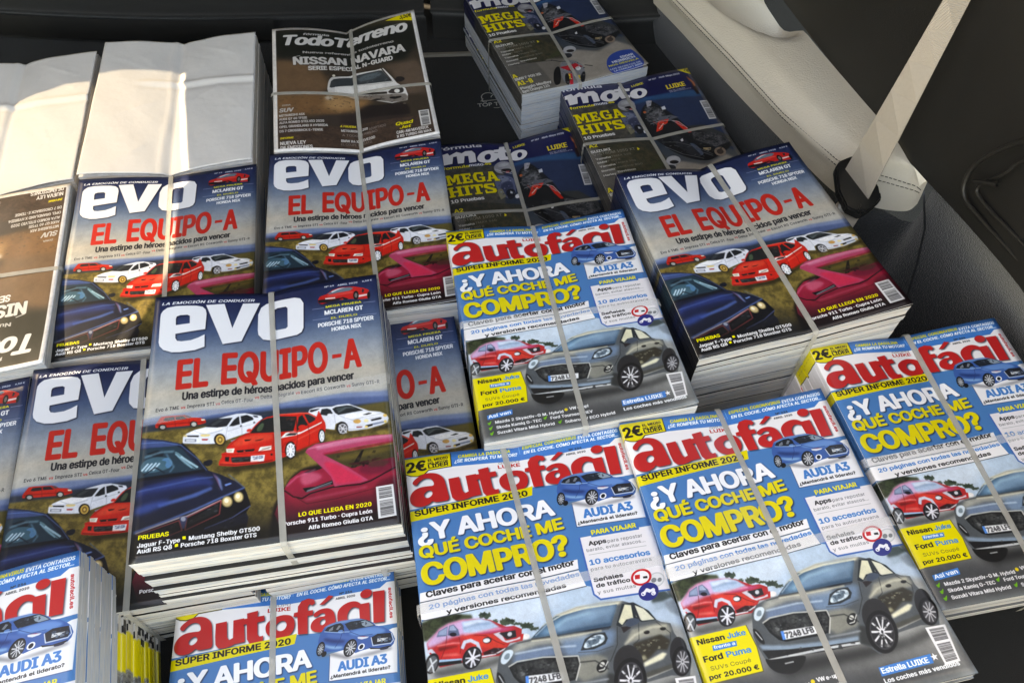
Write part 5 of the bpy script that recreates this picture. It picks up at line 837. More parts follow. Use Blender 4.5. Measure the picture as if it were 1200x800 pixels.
('T',[240,240,242],[],[18.11,120.59,45.56,120.59,1.73],'Porsche 718 Boxster GTS'),
('T',[244,232,40],[],[61.21,115.15,89.23,115.15,1.78],'LO QUE LLEGA EN 2020'),
('T',[240,240,242],[],[55.52,118.0,89.27,118.0,1.68],'Porsche 911 Turbo · Cupra León'),
('T',[240,240,242],[],[64.81,120.93,89.37,120.93,1.67],'Alfa Romeo Giulia GTA'),
('B',[216,216,218],[],[[(91.4,107.4),(98.3,107.3),(98.5,120.6),(91.4,120.8)]]),
('P',[232,234,240],['c=e'],[[(2.9,11.7),(3.0,9.8),(3.8,8.1),(5.5,6.6),(9.1,6.0),(13.7,6.1),(17.8,6.4),(20.6,7.2),(22.0,8.9),(22.5,11.3),(22.4,15.6),(22.3,20.1),(9.9,21.5),(10.0,23.8),(10.8,25.3),(12.6,25.8),(16.6,25.6),(19.6,24.5),(22.2,23.0),(22.5,29.8),(18.6,31.2),(12.5,31.6),(8.9,31.2),(5.3,29.5),(3.6,27.3),(3.1,25.2),(3.0,18.8)],[(9.8,16.7),(9.6,13.2),(9.9,11.9),(11.3,11.4),(14.4,11.4),(15.4,12.1),(15.6,16.2)]]),
('P',[232,234,240],['c=e'],[[(22.0,6.3),(29.9,6.0),(33.7,20.3),(37.8,6.1),(45.2,6.0),(37.8,28.0),(30.0,29.1)]]),
('P',[232,234,240],['c=e'],[[(44.5,13.0),(45.7,8.8),(47.9,6.6),(50.0,5.5),(55.6,5.6),(61.2,6.0),(63.9,7.2),(65.3,10.3),(65.0,24.6),(64.1,26.8),(62.0,27.9),(51.3,28.3),(46.8,27.5),(44.8,24.7),(44.5,22.0)],[(51.3,12.0),(51.7,10.6),(53.1,10.0),(57.0,10.3),(57.8,11.4),(57.8,22.2),(57.0,23.0),(52.6,22.9),(51.5,21.9)]]),
('T',[236,238,242],['i'],[3.09,5.04,42.9,5.04,1.51],'LA EMOCIÓN DE CONDUCIR'),
('T',[210,214,224],[],[75.39,3.51,79.81,3.51,0.93],'Nº 69'),
('T',[210,214,224],[],[81.46,3.74,90.81,3.74,0.99],'ABRIL 2020'),
('T',[210,214,224],[],[93.04,3.48,97.71,3.48,0.92],'6,50 €'),
('T',[204,42,36],[],[11.63,50.93,24.97,50.93,15.34],'EL'),
('T',[204,42,36],[],[30.03,50.71,75.4,50.71,16.65],'EQUIPO'),
('P',[204,42,36],[],[[(77.3,42.1),(81.4,42.2),(81.3,44.1),(77.2,44.2)]]),
('T',[204,42,36],[],[81.87,50.66,89.89,50.66,15.72],'A'),
('T',[24,26,34],[],[14.68,56.34,86.12,56.34,3.99],'Una estirpe de héroes nacidos para vencer'),
('T',[36,38,46],['r'],[4.55,60.52,13.73,60.52,1.65],'Evo 6 TME'),
('T',[206,40,40],['r'],[14.52,60.54,16.33,60.54,1.37],'vs'),
('T',[36,38,46],['r'],[16.97,60.59,27.8,60.59,1.67],'Impreza STI'),
('T',[206,40,40],['r'],[28.36,60.65,30.19,60.65,1.38],'vs'),
('T',[36,38,46],['r'],[30.74,60.33,43.36,60.33,1.71],'Celica GT-Four'),
('T',[206,40,40],['r'],[43.98,59.25,45.83,59.25,1.44],'vs'),
('T',[36,38,46],['r'],[46.38,59.39,60.3,59.39,1.75],'Delta Integrale'),
('T',[206,40,40],['r'],[60.97,59.57,62.82,59.57,1.43],'vs'),
('T',[36,38,46],['r'],[63.4,59.82,81.97,59.82,1.72],'Escort RS Cosworth'),
('T',[206,40,40],['r'],[82.64,60.03,84.34,60.03,1.41],'vs'),
('T',[36,38,46],['r'],[84.92,59.97,96.69,59.97,1.71],'Sunny GTI-R'),
('P',[8,12,30],['b=.6','a=.7'],[[(72.6,12.1),(81.3,12.5),(92.0,14.2),(95.8,14.1),(95.2,15.0),(81.2,13.9),(73.6,13.7)]]),
('P',[196,34,34],[],[[(72.1,9.9),(73.0,8.3),(76.1,7.6),(78.9,5.6),(82.8,4.7),(88.8,5.3),(93.6,7.1),(95.7,8.5),(96.1,11.8),(95.3,13.6),(91.5,13.4),(88.3,12.6),(84.6,12.3),(81.3,12.1),(78.0,12.4),(73.7,13.0),(72.1,11.8)]]),
('P',[90,110,124],[],[[(76.6,7.5),(79.4,5.9),(83.3,5.1),(87.1,5.4),(88.7,6.3),(87.0,7.5),(81.5,7.7),(77.7,8.0)]]),
('P',[206,214,220],['a=.9'],[[(78.3,6.5),(81.7,5.3),(85.0,5.3),(81.6,6.0),(78.8,7.1)]]),
('P',[226,70,66],['b=.2','a=.9','s'],[[(76.0,8.1),(81.5,8.1),(88.1,7.9),(89.1,9.1),(83.6,9.4),(77.1,9.6)]]),
('P',[30,20,26],[],[[(72.1,10.2),(75.4,10.3),(78.1,11.2),(81.4,10.8),(84.6,11.1),(81.3,12.2),(75.9,12.6),(72.3,12.0)]]),
('P',[220,214,210],[],[[(75.4,9.8),(80.1,10.1),(80.0,10.8),(75.5,10.5)]]),
('P',[30,20,26],[],[[(83.3,10.5),(86.2,12.1),(85.1,12.6),(83.8,12.1)]]),
('P',[40,34,44],[],[[(92.8,7.3),(93.8,8.2),(93.2,9.8),(92.4,9.4)]]),
('P',[232,200,200],[],[[(90.6,10.9),(95.0,10.8),(95.2,11.7),(90.8,12.1)]]),
('E',[16,14,18],[],[89.66,10.77,1.29,0.22,-0.16,2.61]),
('E',[110,100,100],[],[89.66,10.77,0.65,0.11,-0.1,1.51]),
('E',[16,14,18],[],[95.47,11.72,0.7,0.11,-0.15,2.06]),
('T',[236,222,40],[],[75.47,15.62,91.93,15.62,1.23],'MEGA PRUEBA'),
('T',[236,238,242],['n'],[74.78,19.61,92.46,19.61,2.57],'MCLAREN GT'),
('T',[236,222,40],[],[77.61,22.43,89.61,22.43,1.14],'EL DUELO'),
('T',[236,238,242],['n'],[71.6,26.08,96.78,26.08,2.38],'PORSCHE 718 SPYDER'),
('T',[236,238,242],['n'],[77.57,29.37,91.01,29.37,2.22],'HONDA NSX'),
('Q',[150,160,190],['w=.2'],[[(69.2,15.1),(74.7,15.4)]]),
('Q',[150,160,190],['w=.2'],[[(92.8,15.6),(98.3,15.8)]]),
('Q',[150,160,190],['w=.2'],[[(69.3,21.3),(76.7,21.7)]]),
('Q',[150,160,190],['w=.2'],[[(90.8,22.6),(98.3,22.8)]])]
,
'af': [
('BG',[(0.0,150.0,150.0,150.0),(131.0,70.0,72.0,74.0)]),
('P',[176,200,220],[],[[(-12.5,68.8),(69.8,65.5),(96.3,74.7),(125.5,152.6),(0.1,138.6)]]),
('P',[168,188,206],['b=2','a=.8'],[[(69.8,65.5),(96.3,74.7),(100.2,92.3),(64.2,84.4)]]),
('P',[206,222,236],['b=2','a=.9'],[[(-3.8,76.9),(47.1,70.7),(55.7,74.2),(41.7,82.8),(-6.6,85.5)]]),
('P',[150,152,150],['b=1'],[[(-9.0,88.0),(36.1,88.0),(91.2,90.3),(126.7,104.3),(85.4,168.5),(-27.5,144.8)]]),
('P',[118,119,118],['b=3'],[[(-12.6,98.9),(29.5,103.3),(81.3,114.3),(114.6,122.9),(85.4,168.5),(-27.5,144.8)]]),
('P',[66,68,70],['b=3'],[[(-16.0,109.3),(24.8,114.4),(53.9,119.0),(83.3,121.9),(106.6,135.3),(79.1,178.4),(-31.0,155.5)]]),
('P',[62,72,50],['b=.3'],[[(-0.8,75.1),(5.1,73.6),(11.8,73.3),(19.3,75.0),(19.7,76.6),(15.1,76.6),(8.1,78.1),(3.9,80.1),(1.1,82.4),(-0.6,77.3)]]),
('N',[62,72,50,24,30,22],[],[[(-0.3,75.0),(4.6,73.8),(11.7,73.5),(16.0,74.4),(13.8,76.1),(7.8,77.6),(3.3,80.5),(-0.3,82.1)]]),
('E',[58,74,62],['n=1'],[24.46,76.05,2.27,0.45,-0.47,1.19]),
('E',[40,54,46],['n=1'],[24.16,75.5,1.23,0.24,-0.32,0.82]),
('E',[70,84,72],['n=1'],[27.95,78.79,1.23,0.24,-0.22,0.54]),
('E',[64,78,62],['n=1'],[32.63,79.85,2.84,0.55,-0.49,1.18]),
('E',[40,52,42],['n=1'],[33.77,79.58,1.71,0.33,-0.27,0.64]),
('E',[60,74,62],['n=1'],[36.57,81.45,1.9,0.37,-0.31,0.72]),
('E',[60,74,62],['n=1'],[40.12,82.76,2.37,0.46,-0.47,1.08]),
('E',[44,56,46],['n=1'],[39.74,82.45,1.42,0.27,-0.28,0.63]),
('E',[60,74,62],['n=1'],[42.63,84.08,1.9,0.36,-0.28,0.63]),
('P',[50,62,60],['b=.4','a=.9'],[[(91.0,78.8),(96.9,78.5),(99.7,81.5),(95.2,82.9),(90.5,82.7)]]),
('P',[150,170,186],['b=.6','a=.7'],[[(91.2,82.9),(99.1,82.6),(98.8,85.3),(90.0,86.5)]]),
('P',[120,132,142],['b=.4','a=.7'],[[(95.2,82.9),(101.8,82.7),(99.7,89.3),(96.2,87.0)]]),
('P',[70,72,72],['b=.8','a=.8'],[[(1.6,93.5),(10.0,93.0),(20.0,93.7),(28.5,92.2),(27.6,94.3),(19.0,96.2),(4.1,95.8)]]),
('P',[186,44,48],[],[[(1.0,82.8),(4.5,79.8),(6.3,78.2),(10.0,76.8),(15.3,76.2),(22.5,77.0),(26.2,78.1),(29.0,79.9),(31.9,81.7),(34.9,81.8),(37.7,83.5),(36.7,88.1),(32.3,88.0),(30.5,89.7),(27.6,92.0),(23.8,91.7),(19.8,91.8),(12.7,92.2),(4.9,92.4),(1.3,86.1)]]),
('P',[206,168,206],['b=.6'],[[(1.0,82.6),(4.5,79.8),(6.3,78.2),(10.0,76.8),(15.3,76.2),(22.5,77.0),(24.3,77.7),(16.5,82.2),(11.6,82.2),(9.4,82.7),(4.9,84.1),(1.3,84.7)]]),
('P',[170,196,224],['b=.2'],[[(15.2,77.1),(22.5,77.1),(26.1,78.4),(29.4,81.5),(24.7,81.9),(18.6,82.1),(15.4,81.1)]]),
('P',[214,226,240],['b=.3','a=.8'],[[(15.8,77.5),(21.9,77.3),(25.0,78.4),(20.2,79.1),(16.4,79.8)]]),
('P',[96,112,142],[],[[(5.0,81.1),(6.0,79.1),(9.7,77.7),(8.9,81.4)]]),
('P',[140,160,190],[],[[(5.6,80.5),(6.3,79.3),(9.4,78.2),(8.7,80.9)]]),
('P',[86,100,128],[],[[(9.2,81.2),(10.2,77.7),(12.0,77.5),(13.5,79.7),(13.8,82.1),(11.6,81.9)]]),
('P',[150,168,196],[],[[(10.1,79.5),(10.5,78.0),(11.9,77.8),(12.9,79.9)]]),
('P',[30,26,36],['s'],[[(9.9,80.6),(11.7,80.4),(12.8,81.2),(12.2,82.1),(10.2,81.8)]]),
('P',[200,80,140],['b=.4','a=.8'],[[(19.9,82.4),(28.9,81.6),(35.6,82.5),(31.2,83.2),(22.2,83.1)]]),
('P',[222,60,50],['b=.4'],[[(13.6,82.1),(22.2,83.1),(26.9,83.8),(31.1,88.4),(28.5,89.8),(22.2,88.1),(19.4,87.5),(15.8,84.0)]]),
('P',[206,42,42],['b=.3'],[[(4.3,84.4),(13.5,84.9),(13.4,90.5),(5.7,90.1)]]),
('P',[240,120,110],['b=.3','a=.8'],[[(5.8,88.5),(13.3,89.5),(11.8,88.3),(7.0,88.0)]]),
('P',[90,24,26],['b=.3','a=.8'],[[(5.1,85.1),(12.3,85.6),(12.6,86.1),(5.1,86.5)]]),
('Q',[150,190,220],['w=.9'],[[(4.6,90.0),(13.2,91.0)]]),
('P',[24,24,28],[],[[(4.4,90.5),(13.1,91.1),(13.2,92.3),(4.6,91.9)]]),
('P',[212,206,216],[],[[(26.5,83.6),(29.2,83.3),(30.7,86.9),(34.8,86.8),(36.6,86.2),(36.4,87.1),(31.3,87.8),(29.7,87.0)]]),
('P',[40,38,44],[],[[(28.7,83.7),(35.2,83.5),(35.1,86.1),(31.4,86.5)]]),
('E',[200,200,206],[],[32.73,84.72,0.84,0.17,-0.34,0.8]),
('P',[60,26,28],[],[[(21.5,89.8),(25.9,88.8),(30.5,89.7),(27.3,91.4),(21.9,91.3)]]),
('Q',[226,224,230],['w=.5'],[[(20.2,91.2),(25.9,91.2),(30.3,89.7)]]),
('E',[60,40,44],[],[23.81,85.58,1.67,0.33,-0.46,1.14]),
('E',[226,226,232],[],[23.59,85.63,1.3,0.26,-0.32,0.79]),
('E',[236,232,230],[],[38.69,86.6,1.5,0.29,-0.46,1.06]),
('P',[200,40,40],[],[[(37.2,85.4),(38.1,85.3),(37.1,88.2),(36.2,88.1)]]),
('Q',[196,198,214],['w=1.3'],[[(14.1,86.9),(15.3,84.8),(17.6,84.6),(20.0,86.2),(20.6,89.6)]]),
('Q',[190,190,205],['w=1.2'],[[(0.9,86.1),(2.4,85.7),(3.7,87.6),(4.4,90.5)]]),
('E',[26,26,30],[],[17.21,91.01,3.46,0.7,-1.53,3.93]),
('E',[66,66,72],[],[17.39,91.05,2.73,0.56,-1.26,3.25]),
('E',[30,30,34],[],[17.39,91.06,2.46,0.5,-1.13,2.91]),
('Q',[220,220,228],['w=.7'],[[(16.4,88.3),(17.4,91.1),(17.9,93.9)]]),
('Q',[220,220,228],['w=.7'],[[(20.3,90.5),(17.4,91.1),(14.6,92.6)]]),
('Q',[220,220,228],['w=.7'],[[(18.8,88.1),(17.4,91.1),(16.3,94.3)]]),
('Q',[220,220,228],['w=.5'],[[(14.8,90.8),(17.4,91.1),(19.8,92.3)]]),
('E',[26,26,30],[],[2.2,90.45,2.48,0.52,-1.26,3.57]),
('E',[84,88,92],[],[2.22,90.69,1.89,0.39,-1.02,2.88]),
('Q',[200,205,210],['w=.6'],[[(1.7,88.5),(2.2,90.7),(2.5,93.7)]]),
('Q',[200,205,210],['w=.6'],[[(4.0,89.5),(2.2,90.7),(0.4,92.8)]]),
('P',[36,37,38],['b=1.4','a=.9'],[[(25.9,111.6),(39.9,111.8),(63.3,112.7),(81.3,113.9),(96.7,110.9),(95.5,114.2),(80.0,116.3),(64.8,117.1),(42.7,117.0),(31.5,117.3)]]),
('P',[78,84,88],[],[[(26.1,95.9),(27.3,92.2),(30.3,89.5),(35.2,88.0),(40.5,87.7),(45.8,83.7),(52.1,80.4),(60.6,78.8),(70.1,78.8),(79.2,79.8),(84.4,82.2),(88.3,85.3),(90.2,89.2),(91.9,90.4),(95.3,91.5),(95.5,95.3),(96.8,98.6),(98.4,103.3),(97.8,108.3),(96.3,111.5),(89.5,110.1),(80.0,110.8),(76.0,115.4),(69.3,116.7),(66.6,113.4),(63.9,111.4),(52.0,110.2),(40.5,110.5),(30.5,111.2),(26.2,111.0),(25.4,107.5),(24.7,103.9),(24.6,100.5)]]),
('P',[208,200,178],['b=.3'],[[(45.4,84.0),(52.2,80.2),(60.7,78.7),(70.2,78.7),(79.2,79.8),(77.5,80.8),(63.0,80.4),(54.0,81.4),(48.1,83.9)]]),
('P',[44,74,96],[],[[(40.9,87.5),(47.3,83.2),(51.9,80.8),(61.5,80.3),(76.7,80.6),(72.0,88.5),(59.3,88.3),(48.7,88.0)]]),
('P',[110,160,192],['b=1','a=.85'],[[(43.2,86.9),(49.4,82.8),(54.6,81.7),(65.6,81.5),(71.8,81.7),(67.3,84.6),(59.0,85.8),(50.4,87.6)]]),
('P',[150,190,214],['b=1','a=.6'],[[(61.2,80.9),(76.2,80.8),(74.4,83.9),(64.5,84.0)]]),
('P',[20,24,30],[],[[(40.5,87.7),(48.7,87.8),(59.5,88.0),(72.1,88.4),(71.8,89.1),(59.1,88.8),(48.4,88.5),(40.6,88.3)]]),
('P',[176,176,166],['b=.8','a=.85'],[[(35.1,88.3),(48.5,88.3),(59.1,88.7),(63.3,89.7),(60.6,92.1),(53.4,91.2),(42.7,90.5),(33.4,92.3),(31.2,91.9)]]),
('P',[108,138,168],['b=1','a=.85'],[[(51.6,90.1),(62.9,90.4),(71.2,89.3),(73.7,90.6),(71.3,95.3),(64.2,97.3),(57.4,97.3),(52.6,96.2)]]),
('P',[110,136,168],['b=.8','a=.8'],[[(33.4,92.3),(43.2,91.3),(50.0,91.9),(53.2,94.9),(40.3,95.9),(31.7,96.3)]]),
('P',[150,148,134],['b=.6','a=.7'],[[(57.4,97.3),(64.0,97.7),(67.6,99.6),(66.4,105.0),(56.8,106.4),(54.3,103.7)]]),
('P',[24,26,28],[],[[(30.3,96.7),(33.5,95.6),(43.6,95.4),(56.6,97.2),(56.7,100.0),(54.0,105.1),(49.0,105.4),(36.3,104.9),(33.8,103.7),(31.4,100.4)]]),
('N',[24,26,28,74,76,76],[],[[(30.9,97.2),(34.1,95.9),(43.4,95.9),(56.1,97.6),(56.1,99.9),(53.9,104.3),(48.6,104.6),(36.7,104.0),(32.1,100.6)]]),
('Q',[190,190,184],['w=.5'],[[(30.2,96.5),(33.7,95.2),(43.7,95.2),(56.9,97.0),(57.0,100.0),(54.1,105.4)]]),
('P',[40,46,50],[],[[(58.3,95.3),(60.9,91.4),(64.7,90.1),(69.2,90.3),(69.7,92.7),(68.2,94.6),(63.4,95.7)]]),
('P',[206,222,232],['s'],[[(59.2,94.8),(61.2,92.1),(65.2,90.5),(68.8,91.0),(68.2,93.8),(63.1,94.9)]]),
('P',[90,110,124],['s'],[[(61.5,94.2),(63.0,91.9),(66.8,92.0),(65.8,94.0)]]),
('P',[206,222,232],['s'],[[(27.6,93.3),(29.5,90.5),(32.7,90.4),(33.0,92.2),(29.4,95.5),(27.6,95.1)]]),
('P',[120,140,150],['s'],[[(28.6,93.5),(30.0,91.6),(31.7,91.6),(30.8,94.0)]]),
('P',[26,28,30],['s'],[[(63.1,101.4),(65.9,99.9),(67.7,100.7),(66.4,103.9),(63.6,104.7),(62.3,103.4)]]),
('E',[214,214,206],[],[65.08,101.65,0.95,0.21,-0.42,0.84]),
('Q',[220,220,214],['w=.4'],[[(63.3,103.6),(65.3,103.5),(67.5,101.0)]]),
('P',[30,32,34],['s'],[[(25.2,97.1),(27.5,99.0),(28.3,103.3),(27.4,104.5),(25.5,102.0)]]),
('Q',[210,212,214],['w=.4'],[[(26.1,99.0),(27.5,102.4)]]),
('P',[128,150,168],['b=.3'],[[(25.4,104.0),(36.4,106.3),(53.0,108.0),(64.5,108.8),(63.8,110.2),(52.1,109.9),(35.5,108.3),(26.2,105.7)]]),
('P',[30,31,33],[],[[(26.0,106.2),(35.8,107.7),(52.3,109.5),(63.7,110.4),(63.8,111.7),(51.4,111.4),(41.2,110.7),(27.3,110.0)]]),
('Q',[196,200,202],['w=.9'],[[(27.3,110.0),(41.4,110.2),(53.3,110.5),(63.7,111.2)]]),
('P',[120,150,176],['b=.8','a=.55'],[[(67.2,78.3),(76.5,80.3),(72.1,87.6),(60.4,87.7),(48.9,87.4),(56.3,81.3)]]),
('P',[26,27,28],['s'],[[(25.6,108.8),(27.3,110.0),(41.6,110.7),(41.0,112.7),(37.4,115.6),(33.4,116.4),(28.8,115.1),(26.2,112.6)]]),
('Q',[170,172,172],['w=.5'],[[(32.6,112.3),(36.0,112.3)]]),
('P',[40,42,42],['b=.5','a=.85'],[[(66.4,105.0),(71.5,106.8),(68.0,113.7),(63.9,111.4)]]),
('P',[30,38,44],[],[[(74.2,88.6),(78.6,80.9),(83.3,81.1),(88.3,85.3),(90.3,89.3),(84.6,89.2),(80.4,86.7),(75.8,89.5)]]),
('P',[214,210,182],[],[[(75.4,87.5),(79.6,81.3),(82.0,82.0),(81.5,87.0),(78.6,87.1),(76.5,88.9)]]),
('P',[206,204,184],[],[[(83.2,82.1),(86.5,84.2),(89.6,89.0),(84.7,88.7),(82.7,86.8)]]),
('P',[36,40,46],[],[[(82.1,81.0),(83.3,81.1),(84.2,88.7),(83.2,88.6)]]),
('P',[60,72,88],['s'],[[(77.9,88.1),(80.5,86.6),(83.8,87.8),(83.4,89.3),(79.8,90.0),(77.9,90.0)]]),
('P',[40,34,36],[],[[(75.8,89.5),(78.1,89.7),(79.7,90.4),(76.2,91.9)]]),
('P',[156,154,140],['b=.5','a=.85'],[[(79.7,91.1),(89.4,90.6),(93.9,91.2),(94.9,93.7),(93.7,95.7),(83.9,95.0),(75.5,96.2)]]),
('P',[50,46,38],['b=.3'],[[(78.8,96.5),(90.2,94.9),(93.3,97.8),(90.8,101.0),(87.3,100.2),(82.7,102.9),(78.6,104.9),(77.9,100.4)]]),
('P',[220,216,190],['b=.2'],[[(80.7,103.9),(88.9,101.5),(90.4,102.2),(88.3,103.9),(80.6,105.4)]]),
('P',[150,146,120],['b=.3'],[[(80.3,101.6),(81.8,101.1),(82.4,102.8),(80.3,103.1)]]),
('E',[20,20,22],[],[85.08,93.22,1.13,0.24,-0.36,0.67]),
('E',[20,20,22],[],[91.74,93.0,1.13,0.24,-0.34,0.61]),
('P',[196,196,190],[],[[(80.0,108.7),(90.4,107.1),(91.1,107.9),(80.6,109.7)]]),
('P',[70,70,66],['b=.2'],[[(80.3,107.4),(91.0,106.1),(91.6,107.7),(80.0,109.4)]]),
('E',[40,40,42],[],[74.71,103.58,5.92,-0.79,-0.6,7.04]),
('E',[22,22,24],[],[73.95,109.06,6.4,-0.46,-1.29,7.84]),
('E',[60,60,64],[],[74.05,109.18,4.91,-0.35,-1.06,6.42]),
('E',[34,34,38],[],[74.04,109.19,4.46,-0.32,-0.97,5.91]),
('W',[224,224,228],[],[74.04,109.19,4.46,-0.32,-0.97,5.91]),
('E',[40,40,42],[],[94.91,102.57,3.57,-0.27,-1.18,5.59]),
('E',[24,24,26],[],[94.97,105.85,3.85,-0.29,-1.11,5.25]),
('E',[60,60,64],[],[95.27,106.15,2.77,-0.21,-0.89,4.2]),
('W',[200,200,204],[],[95.27,106.15,2.62,-0.2,-0.84,3.93]),
('Q',[40,42,44],['w=.25'],[[(74.4,89.2),(72.7,95.6),(68.4,101.2)]]),
('Q',[40,42,44],['w=.22'],[[(83.0,89.2),(81.4,95.3),(78.6,96.9)]]),
('Q',[40,42,44],['w=.22'],[[(89.8,89.9),(94.1,95.0),(93.3,97.8)]]),
('Q',[60,64,68],['w=.3'],[[(35.0,88.6),(40.6,88.3),(58.9,89.1),(71.2,89.3)]]),
('Q',[60,64,68],['w=.22'],[[(57.3,95.8),(64.5,96.7),(71.0,95.9)]]),
('Q',[220,214,190],['w=.5','b=.2'],[[(40.5,88.6),(57.4,89.2),(68.0,89.5)]]),
('Q',[190,210,226],['w=.5','b=.25'],[[(33.4,92.3),(46.8,92.0),(57.0,93.2)]]),
('Q',[230,226,200],['w=.4','b=.15'],[[(47.8,82.9),(54.2,80.8),(63.4,79.7),(77.2,80.4)]]),
('Q',[216,210,186],['w=.5','b=.3'],[[(75.5,96.2),(80.0,93.5),(87.3,91.7),(93.3,92.2)]]),
('Q',[150,156,160],['w=.5','b=.2'],[[(53.6,106.7),(59.5,107.0),(66.1,107.1)]]),
('Q',[36,38,40],['w=.4','b=.1'],[[(57.1,99.4),(62.9,99.9),(67.1,103.7)]]),
('R',[120,124,124,18,20,22],['90'],[[(31.1,97.6),(43.3,96.1),(56.0,97.7),(54.0,103.6),(36.7,103.9)]]),
('R',[90,94,96,24,26,28],['40'],[[(25.1,104.7),(35.8,107.7),(52.3,109.5),(63.7,110.4),(62.6,112.5),(41.2,110.7),(24.9,108.7)]]),
('R',[150,176,190,40,60,76],['30'],[[(60.1,93.1),(64.3,90.7),(69.4,91.5),(68.2,93.8),(62.9,95.2)]]),
('Q',[150,190,210],['w=1','b=.5','a=.7'],[[(47.8,86.3),(55.7,82.7),(65.5,81.9)]]),
('Q',[30,60,84],['w=.8','b=.4','a=.7'],[[(51.1,87.7),(62.8,87.4),(72.1,87.6)]]),
('Q',[210,226,236],['w=.3','b=.1','a=.8'],[[(42.4,86.9),(47.7,83.4),(52.5,81.2)]]),
('R',[190,186,160,60,60,56],['26'],[[(79.7,97.1),(90.0,95.3),(92.2,98.3),(84.1,101.7),(79.3,102.1)]]),
('R',[130,130,130,30,30,32],['40'],[[(71.8,103.4),(77.9,101.8),(79.3,109.3),(75.3,115.3),(69.3,114.0)]]),
('P',[232,234,236],[],[[(36.0,100.8),(50.5,101.6),(49.9,104.5),(35.3,104.1)]]),
('P',[50,130,210],[],[[(35.7,100.8),(36.9,100.9),(36.5,104.1),(35.3,104.1)]]),
('T',[60,60,64],[],[36.8,103.83,48.81,103.83,2.24],'7248 LFB'),
('Q',[110,20,24],['w=.2'],[[(8.9,81.4),(7.8,85.6),(5.7,89.4)]]),
('Q',[110,20,24],['w=.2'],[[(13.4,82.5),(13.6,85.9),(13.1,88.6)]]),
('Q',[110,20,24],['w=.2'],[[(19.3,82.8),(23.9,83.9),(27.3,86.7),(30.1,88.3)]]),
('Q',[246,150,150],['w=.4','b=.2'],[[(4.8,84.5),(10.8,84.4),(13.5,84.9)]]),
('Q',[250,200,220],['w=.5','b=.3'],[[(15.6,82.0),(22.6,82.0),(29.7,82.0)]]),
('R',[120,110,120,40,30,36],['30'],[[(21.5,89.8),(25.9,88.8),(30.3,89.7),(26.8,91.6)]]),
('Q',[110,140,176],['w=.7','b=.3','a=.7'],[[(15.5,79.6),(21.3,78.9),(25.6,79.5)]]),
('F',),
('P',[234,230,232],[],[[(-4.3,-5.9),(102.9,-3.4),(101.0,38.8),(96.6,67.8),(80.8,49.9),(-5.3,39.9)]]),
('P',[48,118,176],[],[[(-1.0,26.2),(53.6,23.2),(64.1,24.2),(93.6,25.9),(101.9,25.8),(102.0,25.8),(102.0,76.4),(81.5,76.7),(66.7,71.2),(33.0,71.4),(2.1,74.0),(-1.0,74.5)]]),
('P',[20,116,190],[],[[(-4.5,-0.0),(20.7,0.2),(86.1,-2.1),(95.0,4.5),(98.3,5.2),(93.0,8.8),(68.4,9.1),(20.3,7.5),(-4.4,7.4)]]),
('P',[20,116,190],[],[[(-3.3,-3.7),(54.4,-3.6),(100.2,-0.2),(100.2,6.6),(50.7,5.9),(-6.7,8.4)]]),
('P',[226,206,40],[],[[(-1.1,0.8),(20.6,0.5),(20.3,7.4),(10.0,7.9),(8.0,9.6),(4.7,10.3),(2.0,9.8),(-1.3,8.0)]]),
('Q',[40,36,20],['w=.4'],[[(20.6,0.5),(20.3,7.4),(10.0,7.9),(8.0,9.6),(4.7,10.3),(2.0,9.8),(-1.3,8.0)]]),
('T',[26,22,20],[],[0.38,8.08,9.39,7.69,5.37],'2€'),
('T',[50,44,24],['n'],[10.22,3.5,19.32,3.1,1.32],'EL MEDIO'),
('T',[50,44,24],['n'],[10.05,5.12,19.1,4.73,1.2],'DEL MOTOR'),
('T',[26,22,20],['n'],[9.99,6.99,19.14,6.59,1.9],'LÍDER'),
('T',[236,216,40],['n','i'],[23.83,3.64,47.79,3.64,1.68],'CAMBIA LA GASOLINA'),
('T',[236,240,244],['n','i'],[21.75,5.93,50.9,5.93,1.78],'¿SE ROMPERÁ TU MOTOR?'),
('Q',[90,160,220],['w=.3'],[[(52.0,1.0),(52.0,5.3)]]),
('T',[236,216,40],['n','i'],[53.47,3.16,79.02,3.16,1.7],'ESPECIAL CORONAVIRUS'),
('T',[236,240,244],['n','i'],[79.45,3.49,98.55,3.49,1.71],'EVITA CONTAGIOS'),
('T',[236,240,244],['n','i'],[53.68,5.73,98.13,5.73,1.68],'EN EL COCHE. CÓMO AFECTA AL SECTOR...'),
('T',[150,150,152],[],[41.28,9.34,51.07,9.34,1.09],'GRUPO'),
('T',[200,36,34],[],[40.81,11.49,51.0,11.49,1.8],'LUIKE'),
('T',[50,50,54],[],[74.12,8.68,80.12,8.68,1.06],'Nº 234'),
('T',[50,50,54],[],[72.29,10.75,81.41,10.75,0.99],'ABRIL 2020'),
('T',[206,40,44],[],[96.96,9.26,96.92,23.23,1.61],'autofacil.es'),
('P',[198,36,38],['c=e','s'],[[(1.8,13.4),(4.5,10.8),(7.8,9.3),(11.1,9.3),(14.2,10.4),(16.2,12.8),(16.6,15.7),(17.0,19.7),(17.5,23.9),(14.1,24.1),(11.0,24.2),(10.1,23.1),(8.4,24.7),(5.4,25.5),(2.3,24.9),(0.5,23.0),(0.5,19.9),(2.3,17.2),(5.1,15.9),(8.5,15.8),(11.5,16.0),(11.6,14.0),(10.3,12.0),(7.6,11.7),(5.2,13.1),(3.8,15.1)],[(9.2,17.7),(10.6,18.9),(10.2,20.6),(8.2,21.8),(6.6,20.9),(6.8,19.1)]]),
